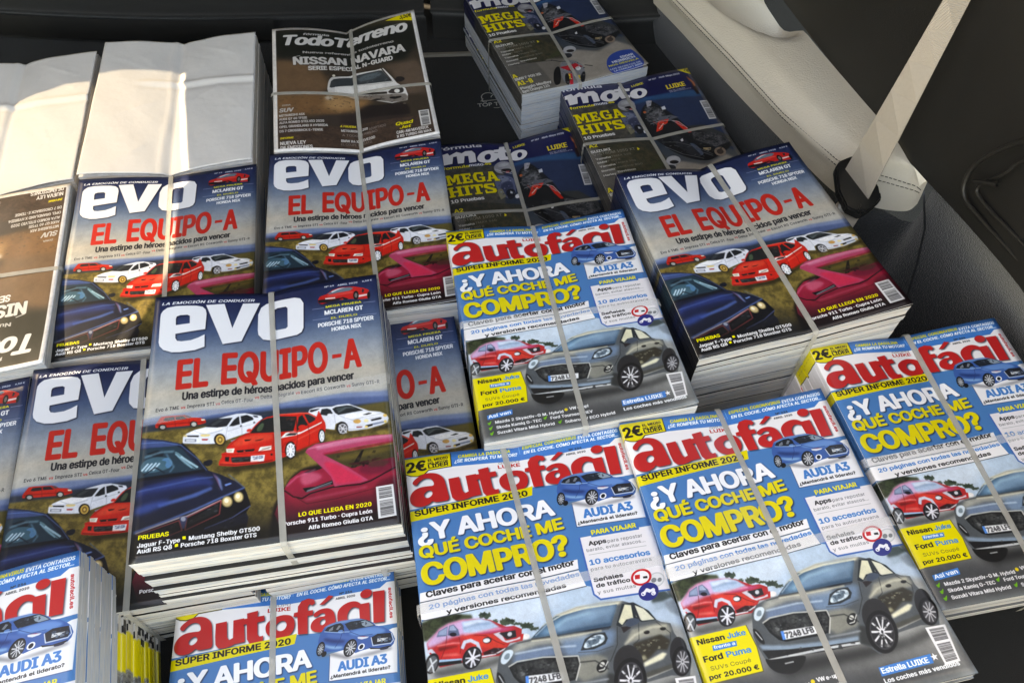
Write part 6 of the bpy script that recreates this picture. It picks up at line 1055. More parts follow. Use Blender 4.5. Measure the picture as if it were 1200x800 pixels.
('P',[198,36,38],['c=e'],[[(18.1,13.5),(22.9,13.1),(23.5,20.2),(24.4,21.6),(26.1,20.9),(25.8,13.1),(30.5,12.7),(31.4,23.3),(27.0,23.7),(25.7,24.2),(22.7,24.9),(20.0,24.6),(18.6,22.9),(18.2,19.3)]]),
('P',[198,36,38],['c=e'],[[(31.7,10.7),(36.5,10.0),(36.4,12.7),(39.4,12.5),(39.6,14.9),(36.5,15.4),(36.8,20.7),(37.7,21.8),(39.3,21.6),(39.2,23.9),(36.3,24.8),(33.6,24.4),(32.3,22.4),(31.8,15.5),(30.1,15.6),(30.2,13.1),(31.9,13.0)]]),
('P',[198,36,38],['c=e','s'],[[(40.1,16.5),(43.5,14.1),(47.4,13.1),(51.3,13.7),(53.2,16.7),(53.0,20.4),(50.9,23.0),(47.1,23.9),(42.8,23.0),(40.3,20.5)],[(44.9,17.1),(46.6,15.9),(48.6,16.0),(49.6,17.7),(48.8,19.8),(47.0,20.6),(45.2,20.0),(44.5,18.6)]]),
('P',[198,36,38],['c=e'],[[(54.8,23.2),(54.3,15.1),(52.4,14.9),(52.7,13.1),(54.4,13.0),(54.5,10.4),(56.2,8.2),(59.3,7.6),(62.0,8.6),(62.6,10.4),(61.2,11.2),(60.0,10.4),(59.1,11.5),(59.2,13.3),(61.6,13.4),(61.6,15.6),(59.1,15.7),(59.2,23.6)]]),
('P',[198,36,38],['c=e','s'],[[(61.3,15.6),(64.5,13.7),(68.6,13.6),(71.2,15.4),(72.0,18.3),(72.2,23.1),(68.5,23.9),(64.2,24.0),(61.1,22.7),(60.3,20.5),(61.6,18.1),(64.7,17.0),(67.3,17.3),(67.4,16.1),(65.6,15.4),(62.9,17.2)],[(66.7,18.1),(67.6,19.1),(67.2,20.5),(65.7,21.2),(64.7,20.2),(65.0,18.8)]]),
('P',[198,36,38],['c=e'],[[(64.6,11.6),(69.1,8.0),(71.3,8.8),(66.7,11.8)]]),
('P',[198,36,38],['c=e','s'],[[(72.7,17.0),(74.5,14.3),(78.3,12.7),(82.0,12.9),(84.4,15.0),(83.0,16.6),(81.2,15.4),(79.1,15.9),(77.5,18.2),(77.5,20.9),(80.3,21.6),(80.8,23.8),(77.2,25.0),(73.3,22.7)]]),
('E',[198,36,38],['c=e'],[86.57,10.33,2.61,0.57,-0.9,1.96]),
('P',[198,36,38],['c=e'],[[(83.0,14.7),(87.9,14.6),(87.9,24.0),(83.4,24.3)]]),
('P',[198,36,38],['c=e'],[[(89.7,10.0),(95.2,10.1),(94.4,24.3),(89.4,24.1)]]),
('P',[226,206,40],[],[[(-0.5,27.1),(54.3,22.7),(53.3,27.1),(-1.3,31.9)]]),
('T',[26,22,20],[],[1.82,29.66,51.59,26.79,2.81],'SÚPER INFORME 2020'),
('T',[240,240,244],['c=d','h'],[1.93,41.87,61.44,38.44,8.4],'¿Y AHORA'),
('T',[224,204,44],['c=d','h'],[1.93,48.89,63.69,45.33,5.48],'QUÉ COCHE ME'),
('T',[224,204,44],['c=d','h'],[1.93,60.73,63.94,57.16,9.69],'COMPRO?'),
('P',[236,234,236],[],[[(0.5,63.0),(65.7,59.6),(65.2,63.7),(0.1,66.7)]]),
('T',[22,22,24],[],[2.77,65.28,64.15,61.74,2.5],'Claves para acertar con el motor'),
('P',[236,234,236],[],[[(0.2,67.0),(65.1,64.2),(66.5,71.1),(2.1,74.0),(-1.0,73.4)]]),
('Q',[70,76,84],['w=.35'],[[(0.0,66.8),(65.1,63.9)]]),
('Q',[70,76,84],['w=.35'],[[(0.4,74.1),(66.6,71.3)]]),
('T',[30,120,196],[],[3.39,70.15,65.02,66.6,1.88],'20 páginas con todas las novedades'),
('T',[22,22,24],[],[9.93,73.01,58.67,70.2,1.86],'y versiones recomendadas'),
('P',[232,232,236],[],[[(69.3,34.2),(68.9,45.6),(98.9,46.6),(100.0,27.6),(97.8,27.7),(83.2,32.7)]]),
('Q',[40,70,110],['w=.4','a=.7'],[[(69.3,34.7),(68.8,45.7),(98.6,46.7)]]),
('T',[22,118,190],['h'],[72.71,42.29,94.78,42.29,4.13],'AUDI A3'),
('T',[30,30,34],[],[69.53,44.68,95.97,44.68,1.41],'¿Mantendrá el liderato?'),
('P',[228,224,228],[],[[(68.7,50.6),(100.4,50.6),(99.6,68.8),(99.4,78.6),(70.9,77.6),(68.7,75.1),(68.6,63.3)]]),
('Q',[40,96,170],['w=.7'],[[(68.7,50.6),(68.6,63.3),(68.7,75.1),(70.9,77.6),(99.4,78.6)]]),
('P',[24,108,180],[],[[(74.2,48.2),(95.0,48.6),(94.5,51.5),(73.7,51.3)]]),
('T',[236,220,50],['n'],[74.15,50.42,93.72,50.42,2.2],'PARA VIAJAR'),
('T',[30,30,34],[],[71.78,54.81,79.48,54.81,1.94],'Apps'),
('T',[90,92,96],['l'],[79.9,54.98,95.0,54.98,1.48],'para repostar'),
('T',[90,92,96],['l'],[70.36,57.31,95.52,57.31,1.35],'barato, evitar atascos...'),
('T',[24,118,190],[],[70.17,63.18,96.02,63.18,2.32],'10 accesorios'),
('T',[90,92,96],['l'],[70.04,65.65,95.69,65.65,1.42],'para tu autocaravana'),
('T',[30,30,34],[],[70.0,70.32,82.29,70.32,1.71],'Señales'),
('T',[30,30,34],[],[70.42,72.77,84.6,72.77,1.69],'de tráfico'),
('T',[90,92,96],['l'],[70.31,75.38,86.09,75.38,1.36],'y sus multas'),
('Q',[160,162,166],['w=.2'],[[(70.8,58.7),(95.4,59.0)]]),
('E',[190,192,196],[],[95.14,73.72,3.24,0.69,-1.57,2.9]),
('E',[216,216,218],[],[95.13,73.73,2.72,0.58,-1.29,2.38]),
('E',[120,124,128],[],[94.05,73.79,1.04,0.22,-0.5,0.93]),
('E',[120,124,128],[],[96.43,74.01,0.84,0.18,-0.45,0.83]),
('E',[206,30,38],[],[89.34,71.73,4.06,0.87,-1.75,3.32]),
('E',[236,234,236],[],[89.34,71.74,3.13,0.67,-1.31,2.49]),
('P',[206,30,38],[],[[(87.0,70.5),(89.1,70.6),(88.6,72.3),(86.6,72.2)]]),
('P',[30,30,34],[],[[(90.1,71.6),(91.9,71.6),(91.8,72.6),(90.0,72.4)]]),
('E',[34,44,120],[],[90.53,77.99,3.91,0.84,-1.84,3.45]),
('E',[230,230,236],[],[88.23,78.52,0.92,0.2,-0.43,0.81]),
('E',[34,44,120],[],[88.23,78.52,0.46,0.1,-0.21,0.4]),
('E',[230,230,236],[],[92.31,78.95,0.93,0.2,-0.44,0.81]),
('E',[34,44,120],[],[92.31,78.95,0.46,0.1,-0.22,0.4]),
('Q',[230,230,236],['w=1'],[[(88.3,78.4),(90.2,77.0),(91.5,77.8),(92.9,77.3),(92.4,79.0)]]),
('Q',[230,230,236],['w=1.2'],[[(89.7,77.2),(91.1,78.0)]]),
('P',[110,110,116],['b=.6','a=.8'],[[(63.9,34.4),(70.4,33.7),(79.3,37.2),(88.8,36.4),(97.1,35.7),(97.1,36.7),(88.2,37.7),(76.4,37.6),(69.4,35.0),(64.0,35.1)]]),
('P',[36,88,156],[],[[(64.2,27.3),(65.0,24.9),(67.1,22.1),(69.5,21.4),(73.0,20.7),(78.6,20.8),(82.7,21.0),(86.3,22.2),(89.3,23.9),(90.4,25.4),(93.7,26.4),(96.5,28.5),(97.7,29.8),(98.7,32.5),(98.0,34.4),(96.7,35.6),(92.0,35.6),(87.8,34.7),(83.9,35.1),(80.9,35.7),(75.6,33.5),(68.4,33.2),(64.5,32.8),(64.1,29.7)]]),
('P',[110,150,196],['b=.3','a=.9'],[[(67.1,22.1),(69.5,21.3),(74.9,20.7),(82.7,21.0),(89.3,23.8),(86.1,22.6),(79.1,21.7),(71.7,21.7),(68.0,22.6)]]),
('P',[26,34,44],[],[[(76.3,22.3),(79.1,21.7),(84.6,21.9),(86.3,22.2),(88.4,23.7),(90.0,25.4),(84.8,25.5),(78.3,25.5),(77.4,24.3)]]),
('P',[150,170,186],['a=.85'],[[(83.4,22.4),(85.8,22.3),(88.0,23.7),(89.6,25.1),(85.8,25.2),(84.4,24.4)]]),
('P',[24,30,40],[],[[(67.0,23.9),(68.3,22.4),(72.2,21.6),(74.5,21.6),(75.7,22.9),(76.1,26.3),(72.8,25.3),(68.6,24.5)]]),
('P',[130,140,150],['a=.8'],[[(69.0,23.6),(71.1,22.4),(70.8,24.1),(68.9,24.4)]]),
('P',[130,140,150],['a=.8'],[[(72.2,24.1),(73.6,22.4),(74.6,22.9),(73.2,24.4)]]),
('P',[70,120,180],['s'],[[(73.0,24.8),(75.0,24.5),(75.9,25.5),(75.1,26.4),(73.4,26.1)]]),
('P',[86,140,200],['b=.5','a=.9','s'],[[(78.4,26.1),(84.8,25.5),(91.2,25.9),(95.6,28.3),(92.1,29.6),(86.7,29.2),(81.5,28.6),(78.3,27.4)]]),
('P',[60,104,170],['b=.4','a=.9','s'],[[(67.4,25.3),(72.4,26.2),(77.7,27.7),(82.0,29.4),(79.9,30.1),(75.8,28.8),(68.5,26.8)]]),
('P',[150,196,230],['b=.4','a=.9','s'],[[(66.8,29.8),(70.2,31.2),(75.8,32.0),(74.9,32.9),(69.8,32.2),(66.8,30.6)]]),
('P',[18,36,84],['b=.4','a=.7','s'],[[(66.7,26.8),(71.4,28.5),(76.5,29.4),(76.0,30.6),(70.8,29.9),(66.6,28.1)]]),
('P',[30,32,40],[],[[(88.1,30.3),(91.0,29.1),(96.9,29.6),(97.4,32.2),(96.7,33.7),(89.2,33.6),(88.7,32.9)]]),
('Q',[190,200,214],['w=.4'],[[(88.1,30.3),(88.7,33.9),(96.7,34.1),(98.0,32.9),(97.3,29.7)]]),
('P',[200,204,208],[],[[(90.9,31.1),(95.7,31.5),(95.4,32.4),(90.7,32.6)]]),
('P',[210,214,226],[],[[(82.0,29.0),(87.2,29.7),(86.3,30.2),(83.9,30.4),(82.1,29.8)]]),
('P',[200,40,40],['a=.6'],[[(82.1,28.8),(87.1,29.4),(84.8,29.5)]]),
('E',[230,232,240],[],[83.53,33.52,1.42,0.31,-0.64,1.35]),
('E',[20,24,34],[],[83.52,33.52,0.83,0.18,-0.43,0.9]),
('P',[30,32,40],[],[[(87.0,34.4),(91.2,35.3),(97.0,34.9),(95.9,35.7),(91.9,35.8),(87.6,35.2)]]),
('P',[28,34,60],['s'],[[(91.5,35.7),(95.8,35.4),(95.4,36.3),(92.1,36.4)]]),
('E',[18,20,26],[],[78.53,33.13,2.98,-0.11,-0.81,3.66]),
('E',[60,64,70],[],[78.73,33.28,2.44,-0.09,-0.69,3.11]),
('W',[214,216,222],[],[78.73,33.28,2.35,-0.09,-0.67,3.02]),
('E',[18,20,26],[],[65.17,31.36,1.86,-0.05,-0.59,3.03]),
('E',[70,74,80],[],[65.21,31.48,1.41,-0.04,-0.48,2.47]),
('W',[200,204,210],[],[65.21,31.48,1.33,-0.03,-0.45,2.29]),
('E',[18,20,26],[],[66.71,33.82,1.06,0.26,-0.51,1.15]),
('Q',[20,50,100],['w=.18'],[[(75.9,23.5),(74.1,28.6),(71.6,32.0)]]),
('Q',[20,50,100],['w=.18'],[[(78.4,26.1),(83.3,28.7),(88.7,28.9)]]),
('Q',[170,200,230],['w=.3','b=.1'],[[(66.9,24.1),(72.7,25.5),(78.4,26.1)]]),
('R',[120,140,160,20,30,50],['30'],[[(89.0,30.2),(96.8,29.8),(96.8,32.6),(89.3,33.5)]]),
('R',[90,110,130,20,26,36],['24'],[[(76.4,22.6),(84.5,22.1),(88.2,24.2),(78.8,25.4)]]),
('P',[228,210,40],[],[[(0.1,96.1),(23.4,95.9),(24.5,104.3),(23.5,113.2),(2.0,113.5),(-1.7,113.8),(-2.2,120.1),(-2.0,125.6),(-1.6,109.8)]]),
('Q',[90,84,50],['w=.4','a=.8'],[[(23.4,95.9),(24.5,104.3),(23.5,113.2),(2.0,113.5)]]),
('T',[26,24,22],[],[2.19,99.35,13.48,99.35,2.05],'Nissan'),
('T',[30,130,200],[],[14.44,99.34,22.23,99.34,2.06],'Juke'),
('P',[30,120,196],[],[[(7.6,100.6),(17.5,100.6),(17.1,102.5),(7.4,102.5)]]),
('T',[236,240,244],[],[7.91,101.95,16.69,101.95,1.22],'frente a'),
('T',[26,24,22],[],[2.56,105.8,10.36,105.8,2.16],'Ford'),
('T',[30,130,200],[],[11.76,105.8,21.79,105.8,2.17],'Puma'),
('T',[96,90,40],['l'],[4.14,109.03,20.33,109.03,1.42],'SUVs Coupé'),
('T',[26,24,22],[],[2.45,112.12,22.38,112.12,1.71],'por 20.000 €'),
('P',[30,120,196],[],[[(3.5,116.9),(15.6,115.7),(15.3,118.4),(3.5,119.2)]]),
('T',[236,240,244],[],[4.01,118.58,14.74,117.83,1.71],'Así van'),
('V',[],[],[4.06,121.1]),
('V',[],[],[4.19,123.74]),
('V',[],[],[4.26,126.5]),
('V',[],[],[29.7,123.05]),
('V',[],[],[35.99,126.28]),
('E',[226,196,50],[],[40.13,120.4,0.79,0.14,-0.17,0.76]),
('T',[232,232,234],[],[6.65,121.83,38.69,121.83,1.5],'Mazda 2 Skyactiv-G M. Hybrid'),
('T',[232,232,234],[],[6.77,124.55,27.86,124.55,1.49],'Skoda Kamiq G-TEC'),
('T',[232,232,234],[],[6.74,127.32,33.32,127.32,1.48],'Suzuki Vitara Mild Hybrid'),
('T',[232,232,234],[],[41.7,120.91,50.82,120.91,1.53],'VW e-up!'),
('T',[232,232,234],[],[32.05,124.22,52.05,124.22,1.52],'Ford Tourneo PHEV'),
('T',[232,232,234],[],[38.23,127.28,61.8,127.28,1.51],'Subaru XV ECO Hybrid'),
('P',[30,120,196],[],[[(66.3,120.9),(87.3,120.5),(86.9,123.8),(66.0,124.1)]]),
('T',[236,240,244],[],[66.75,123.33,85.59,123.33,2.06],'Estrella LUIKE'),
('K',[240,240,244],[],[88.17,121.86]),
('T',[236,240,244],[],[66.06,126.61,95.66,126.61,1.66],'Los coches más vendidos'),
('B',[228,228,230],[],[[(90.5,111.3),(98.3,111.8),(96.4,125.3),(90.5,125.5)]])]
,
'moto': [
('BG',[(0.0,18.0,22.0,66.0),(14.0,20.0,28.0,76.0),(30.0,28.0,44.0,76.0),(70.0,40.0,52.0,66.0),(132.0,120.0,114.0,106.0)]),
('P',[20,26,72],[],[[(-8.7,-4.7),(55.5,-1.8),(100.4,3.4),(125.7,27.9),(100.3,32.4),(56.8,27.1),(23.2,24.7),(-4.1,26.2)]]),
('P',[24,76,118],['b=.8'],[[(34.8,24.2),(58.7,21.8),(91.8,24.9),(112.3,31.8),(109.5,38.2),(88.6,32.8),(61.2,27.3),(43.3,26.5)]]),
('P',[34,50,80],['b=1.2'],[[(39.0,25.4),(61.5,26.5),(99.7,34.0),(112.9,82.6),(106.4,96.8),(53.3,67.3)]]),
('P',[70,70,68],['b=.6'],[[(-12.8,25.8),(1.3,26.7),(23.2,24.7),(39.0,25.4),(42.5,35.2),(37.5,61.7),(37.3,108.8),(8.1,102.9),(-28.4,122.1),(-23.9,49.5)]]),
('N',[84,80,74,54,54,52],[],[[(-0.5,28.8),(22.9,25.6),(37.6,26.2),(36.5,58.3),(8.5,69.8),(-7.3,69.2)]]),
('N',[70,64,54,44,46,42],[],[[(-1.6,61.2),(20.1,61.0),(47.3,65.7),(51.3,89.5),(46.7,101.3),(10.8,94.7),(-5.7,87.8)]]),
('P',[66,76,42],['b=.8','a=.5'],[[(26.0,91.1),(40.7,89.4),(49.1,88.3),(44.5,95.5),(28.8,99.4),(19.1,96.6)]]),
('P',[110,104,98],['b=1'],[[(4.6,94.6),(34.0,98.2),(64.1,101.0),(89.4,101.3),(110.5,136.6),(100.1,156.9),(3.0,138.1)]]),
('P',[146,138,130],['b=1'],[[(40.5,104.9),(58.2,92.9),(73.0,102.4),(90.6,95.3),(100.7,108.0),(111.5,134.5),(97.9,149.0),(40.2,134.6)]]),
('P',[92,88,84],['b=.4'],[[(-2.4,67.6),(13.8,70.0),(23.3,97.8),(27.8,135.3),(-3.2,131.4),(-3.4,74.8)]]),
('N',[76,68,52,48,50,40],[],[[(7.2,66.9),(33.5,68.0),(48.7,85.5),(30.2,99.7),(18.3,98.9),(7.1,88.1)]]),
('Q',[40,40,40],['w=.5'],[[(3.4,97.8),(21.5,98.5),(36.0,100.7)]]),
('P',[54,56,58],['b=.5'],[[(75.3,60.9),(87.7,63.2),(100.8,79.7),(98.4,90.2),(81.1,79.1),(74.9,67.4)]]),
('P',[26,28,32],['b=.3','s'],[[(54.5,30.5),(61.5,26.5),(65.7,33.6),(69.3,41.9),(73.3,51.9),(76.1,64.5),(89.0,73.4),(100.5,82.8),(96.4,89.7),(79.4,99.0),(69.9,96.1),(58.2,82.5),(52.2,70.2),(48.5,62.5),(48.9,49.2),(49.3,38.9)]]),
('P',[16,17,20],['s'],[[(54.6,69.6),(64.5,71.9),(75.5,82.2),(84.4,89.6),(83.5,95.5),(77.2,99.1),(68.0,95.5),(59.0,86.0),(54.3,76.1)]]),
('Q',[70,74,82],['w=.9'],[[(60.4,76.9),(68.1,84.5),(76.5,90.4),(81.1,94.9)]]),
('P',[70,84,104],['s','a=.9'],[[(69.3,77.7),(74.2,80.0),(76.1,89.0),(75.4,92.8),(71.0,91.6),(66.6,83.9)]]),
('P',[40,42,48],['s'],[[(60.2,64.5),(69.0,69.2),(71.3,82.0),(74.3,93.1),(69.8,94.3),(63.1,82.9)]]),
('N',[30,32,36,110,112,118],[],[[(55.4,30.9),(64.5,36.6),(67.6,46.4),(58.0,54.4),(52.0,46.7)]]),
('N',[24,25,28,90,92,98],[],[[(76.9,68.1),(94.0,74.7),(98.9,84.0),(86.6,87.1),(74.9,75.6)]]),
('P',[196,170,130],['a=.8'],[[(77.6,85.6),(83.0,86.8),(81.9,89.1),(77.5,88.0)]]),
('E',[130,112,100],[],[87.44,92.1,3.67,1.44,-1.88,4.08]),
('E',[60,50,48],[],[87.43,92.11,2.17,0.85,-1.13,2.45]),
('P',[150,150,160],[],[[(58.3,26.0),(62.5,27.0),(60.0,32.1),(56.9,32.5)]]),
('P',[200,204,214],[],[[(66.0,36.3),(68.8,35.7),(68.7,39.1),(65.9,39.7)]]),
('E',[190,90,50],[],[53.59,37.1,0.95,0.44,-0.43,1.2]),
('P',[90,94,104],['b=.2'],[[(60.3,45.2),(69.8,46.4),(73.8,50.4),(68.1,50.9),(59.6,50.0)]]),
('P',[222,50,34],[],[[(53.9,59.7),(58.7,49.6),(64.3,49.4),(66.8,49.9),(64.3,53.6),(61.1,54.8),(58.6,58.8)]]),
('Q',[236,200,190],['w=.7'],[[(56.9,57.3),(61.6,52.9)]]),
('P',[212,40,30],[],[[(69.2,53.8),(71.3,54.2),(74.7,62.4),(76.5,68.3),(74.2,68.0),(71.5,62.1)]]),
('Q',[226,190,190],['w=.5'],[[(68.7,52.3),(72.1,54.8),(75.4,63.5)]]),
('P',[214,214,220],[],[[(66.1,73.3),(68.3,72.0),(67.9,74.8),(66.4,75.2)]]),
('R',[150,154,160,16,18,22],['150'],[[(55.4,30.9),(65.1,35.1),(69.5,47.1),(63.7,56.7),(50.8,56.3),(50.1,45.9)]]),
('R',[120,124,130,14,15,18],['160'],[[(52.7,68.8),(74.4,68.8),(97.7,78.9),(96.6,86.6),(74.8,94.5),(58.2,82.5)]]),
('R',[190,190,196,20,20,24],['40'],[[(59.3,26.5),(63.4,27.4),(69.3,41.9),(62.9,41.1)]]),
('Q',[150,156,166],['w=.5'],[[(52.9,50.5),(59.6,50.0),(67.8,51.6),(73.3,60.3)]]),
('Q',[120,126,136],['w=.35'],[[(54.3,76.1),(62.7,87.4),(74.2,95.9)]]),
('Q',[90,94,100],['w=.5'],[[(54.0,71.0),(63.4,74.7),(73.1,83.0),(81.7,93.5)]]),
('Q',[170,60,50],['w=.4'],[[(55.8,48.4),(58.0,54.4)]]),
('E',[146,146,152],[],[43.22,26.72,6.66,0.28,-2.35,6.61]),
('P',[146,146,152],['s'],[[(37.0,26.1),(40.8,21.9),(47.6,20.9),(50.5,26.0),(48.6,32.8),(43.4,32.6),(36.8,31.7)]]),
('P',[170,172,178],['s','a=.9','b=.2'],[[(39.3,24.5),(43.8,21.9),(48.4,22.1),(46.2,24.8),(40.1,27.2)]]),
('P',[30,20,24],['s'],[[(40.3,29.0),(47.5,27.6),(49.0,30.1),(45.5,33.2),(41.0,33.0)]]),
('P',[180,90,90],[],[[(44.0,30.9),(47.1,30.5),(45.7,32.7),(43.9,32.8)]]),
('Q',[200,200,206],['w=.5'],[[(36.7,28.7),(40.6,30.7),(47.7,33.6)]]),
('P',[84,94,124],['s'],[[(35.8,34.7),(42.5,35.2),(48.4,38.0),(47.9,45.7),(46.5,55.8),(40.3,60.3),(36.0,53.3),(33.4,44.7)]]),
('P',[52,60,88],['b=.3','s'],[[(37.3,43.4),(46.4,40.5),(46.0,50.7),(40.9,58.7),(37.1,53.4)]]),
('P',[130,140,160],['a=.7','b=.3','s'],[[(36.9,36.5),(42.2,36.0),(45.7,39.1),(39.5,43.5),(36.0,40.7)]]),
('P',[24,26,34],['s'],[[(39.4,50.3),(46.7,49.1),(45.9,57.4),(40.0,61.1)]]),
('P',[120,116,96],[],[[(33.9,49.8),(37.8,48.5),(39.2,56.9),(34.9,59.7)]]),
('P',[206,208,214],['s'],[[(45.0,56.5),(48.2,54.2),(49.2,57.6),(45.5,59.9)]]),
('P',[190,194,204],[],[[(43.0,51.4),(44.3,52.3),(44.2,54.3),(42.6,53.9)]]),
('R',[160,170,196,40,48,70],['80'],[[(36.6,35.6),(45.8,38.8),(46.6,52.4),(44.1,58.9),(37.1,56.7),(34.5,44.8)]]),
('P',[26,26,28],['s'],[[(33.5,110.6),(39.6,107.2),(32.6,127.4),(26.9,130.3),(27.5,123.4)]]),
('P',[120,122,128],['s'],[[(40.5,104.9),(48.2,101.6),(53.9,106.6),(56.2,115.4),(51.6,126.1),(42.4,132.9),(34.4,130.3),(35.6,118.6)]]),
('P',[196,36,50],[],[[(38.4,109.9),(43.3,109.5),(51.7,108.1),(55.1,114.4),(48.6,115.2),(43.6,115.9),(40.9,113.2)]]),
('P',[196,36,50],[],[[(42.0,118.0),(44.2,119.9),(40.0,132.1),(37.3,132.5)]]),
('P',[226,190,60],[],[[(41.5,119.1),(42.6,119.7),(40.7,126.3),(39.4,125.9)]]),
('P',[226,190,60],[],[[(47.9,122.2),(49.2,122.6),(47.7,127.2),(46.1,127.2)]]),
('P',[30,30,34],['s'],[[(38.8,118.3),(42.0,118.0),(37.8,131.4),(34.4,130.3)]]),
('P',[206,208,212],['s'],[[(49.0,112.8),(53.5,112.9),(52.8,116.9),(49.2,117.5)]]),
('P',[30,30,34],['s'],[[(50.9,120.7),(55.0,120.0),(48.7,132.5),(43.5,135.7)]]),
('P',[140,142,148],['s'],[[(47.8,89.5),(53.5,89.1),(54.9,95.2),(52.5,100.6),(46.4,98.5)]]),
('E',[40,42,48],[],[50.14,97.03,3.26,1.22,-1.18,2.77]),
('Q',[24,24,26],['w=.7'],[[(35.6,99.9),(41.3,103.1),(47.2,104.0)]]),
('Q',[24,24,26],['w=.7'],[[(57.1,113.3),(61.8,116.7)]]),
('E',[160,162,168],[],[54.51,90.75,4.44,1.65,-1.62,4.18]),
('E',[30,24,26],[],[54.32,92.61,2.77,1.03,-0.65,1.67]),
('R',[200,200,206,30,30,34],['80'],[[(40.5,104.9),(53.1,104.9),(56.2,115.4),(47.4,132.1),(35.8,130.8),(35.6,118.6)]]),
('F',),
('P',[26,66,146],['s'],[[(72.4,117.4),(78.0,110.4),(86.2,107.5),(93.6,108.4),(98.0,110.3),(99.7,130.8),(88.7,132.8),(78.8,133.5),(72.6,132.6),(70.3,127.2)]]),
('T',[214,218,226],[],[85.07,116.74,95.61,116.74,2.63],'EDGAR'),
('T',[214,218,226],[],[76.8,120.13,95.39,120.13,2.64],'HEINRICH'),
('T',[220,206,60],[],[72.55,123.25,96.75,123.25,2.05],'NOS DESVELA'),
('T',[190,200,220],[],[71.79,127.36,96.48,127.36,1.8],'LOS SECRETOS DE'),
('T',[190,200,220],[],[73.62,129.98,96.44,129.98,1.81],'LA CONCEPT BIKE'),
('T',[214,212,216],[],[0.52,6.3,31.86,4.87,3.43],'fórmula'),
('P',[220,218,222],['c=n'],[[(0.9,11.0),(6.5,9.3),(7.4,11.9),(12.9,8.7),(16.3,10.6),(19.2,8.7),(23.9,8.6),(25.7,11.8),(25.1,20.6),(20.0,21.2),(20.4,13.8),(17.8,13.8),(16.2,21.1),(11.9,21.2),(12.3,13.4),(9.7,13.8),(8.1,20.8),(1.7,21.6),(2.0,14.8),(0.3,14.9)]]),
('P',[220,218,222],['c=n','s'],[[(26.0,16.3),(30.2,10.5),(36.9,7.9),(42.3,9.4),(42.7,14.8),(38.4,20.6),(32.0,22.2),(26.8,20.8)],[(32.7,13.4),(36.1,11.8),(36.9,14.6),(35.0,18.6),(32.2,19.1),(31.4,16.5)]]),
('P',[220,218,222],['c=n'],[[(39.8,8.0),(43.7,7.0),(44.6,4.4),(48.6,3.3),(48.2,6.7),(52.4,7.5),(51.6,10.2),(47.7,10.0),(47.4,14.4),(50.8,15.3),(49.3,18.0),(42.3,19.3),(41.4,16.0),(42.5,10.3),(39.3,10.5)]]),
('P',[220,218,222],['c=n','s'],[[(50.4,13.3),(53.6,10.3),(59.2,10.7),(62.7,13.6),(62.6,17.7),(58.8,21.4),(53.3,21.1),(49.9,18.0)],[(56.6,13.2),(58.7,13.6),(59.3,16.2),(57.4,19.0),(55.6,18.5),(55.3,15.5)]]),
('T',[232,214,50],[],[0.74,26.39,19.36,25.55,2.73],'formula'),
('T',[226,226,230],[],[19.33,25.06,29.65,24.59,2.76],'moto'),
('T',[232,214,50],[],[29.83,24.12,35.23,23.87,2.81],'.es'),
('T',[232,210,40],['c=f','b'],[1.07,42.3,38.15,40.61,9.85],'MEGA'),
('T',[232,210,40],['c=f','b'],[1.06,53.99,33.95,52.5,9.56],'HITS'),
('T',[226,224,224],['b'],[1.14,59.45,24.03,58.41,3.14],'10 Pruebas'),
('T',[226,206,50],['b'],[1.72,68.5,8.11,68.21,3.43],'A2'),
('T',[214,212,208],[],[1.41,73.88,15.68,73.23,2.48],'SUZUKI'),
('T',[150,146,138],['l'],[2.1,77.07,32.57,75.68,2.5],'V-STROM 1050 XT'),
('P',[232,210,40],[],[[(34.5,73.2),(35.9,75.2),(34.0,76.3)]]),
('T',[190,188,182],[],[2.44,81.18,13.25,80.69,1.85],'Yamaha'),
('T',[140,136,128],['l'],[13.72,80.38,28.07,79.73,1.74],'TMAX 560'),
('T',[190,188,182],[],[2.52,84.89,9.61,84.57,1.81],'BMW'),
('T',[140,136,128],['l'],[10.16,84.36,19.0,83.96,1.72],'F 900 R'),
('T',[190,188,182],[],[2.78,88.78,13.97,88.27,1.8],'Yamaha'),
('T',[140,136,128],['l'],[14.44,87.38,29.0,86.72,1.68],'Ténéré 700'),
('T',[190,188,182],[],[2.72,93.1,12.17,92.67,1.78],'Benelli'),
('T',[140,136,128],['l'],[12.65,91.55,32.53,90.65,1.66],'Leoncino 800'),
('T',[190,188,182],[],[2.58,97.46,11.74,97.04,1.76],'Harley'),
('T',[190,188,182],[],[13.13,95.82,25.96,95.24,1.63],'Davidson'),
('T',[226,206,50],['b'],[0.53,112.3,4.61,112.11,3.96],'A'),
('T',[200,198,194],[],[1.17,115.89,21.83,114.95,2.95],'BMW F 900 XR'),
('T',[226,206,50],['b'],[1.21,121.7,13.33,121.15,4.99],'A1-B'),
('T',[200,198,194],[],[1.39,126.54,25.78,125.43,2.91],'Piaggio Medley'),
('T',[200,198,194],[],[1.38,130.25,22.76,129.28,2.87],'Sym Cruisym 125'),
('T',[226,206,50],[],[54.22,7.57,63.1,7.57,2.31],'LUIKE'),
('T',[200,204,214],[],[68.02,5.89,73.74,5.89,1.6],'Nº 387'),
('T',[200,204,214],[],[75.65,5.85,91.97,5.85,1.81],'Abril-Mayo 2020'),
('T',[226,196,60],['b'],[77.11,19.57,91.53,19.57,4.89],'LUIKE'),
('T',[160,164,176],[],[77.54,22.3,89.69,22.3,1.1],'DÍA DE LA MUJER'),
('T',[160,164,176],[],[77.81,23.73,94.01,23.73,1.1],'EN MOTOCICLETA'),
('P',[232,214,40],[],[[(91.6,0.5),(100.9,0.1),(102.6,5.9),(102.0,9.9)]]),
('T',[40,36,30],[],[95.89,2.92,100.61,6.3,2.96],'3,90 €'),
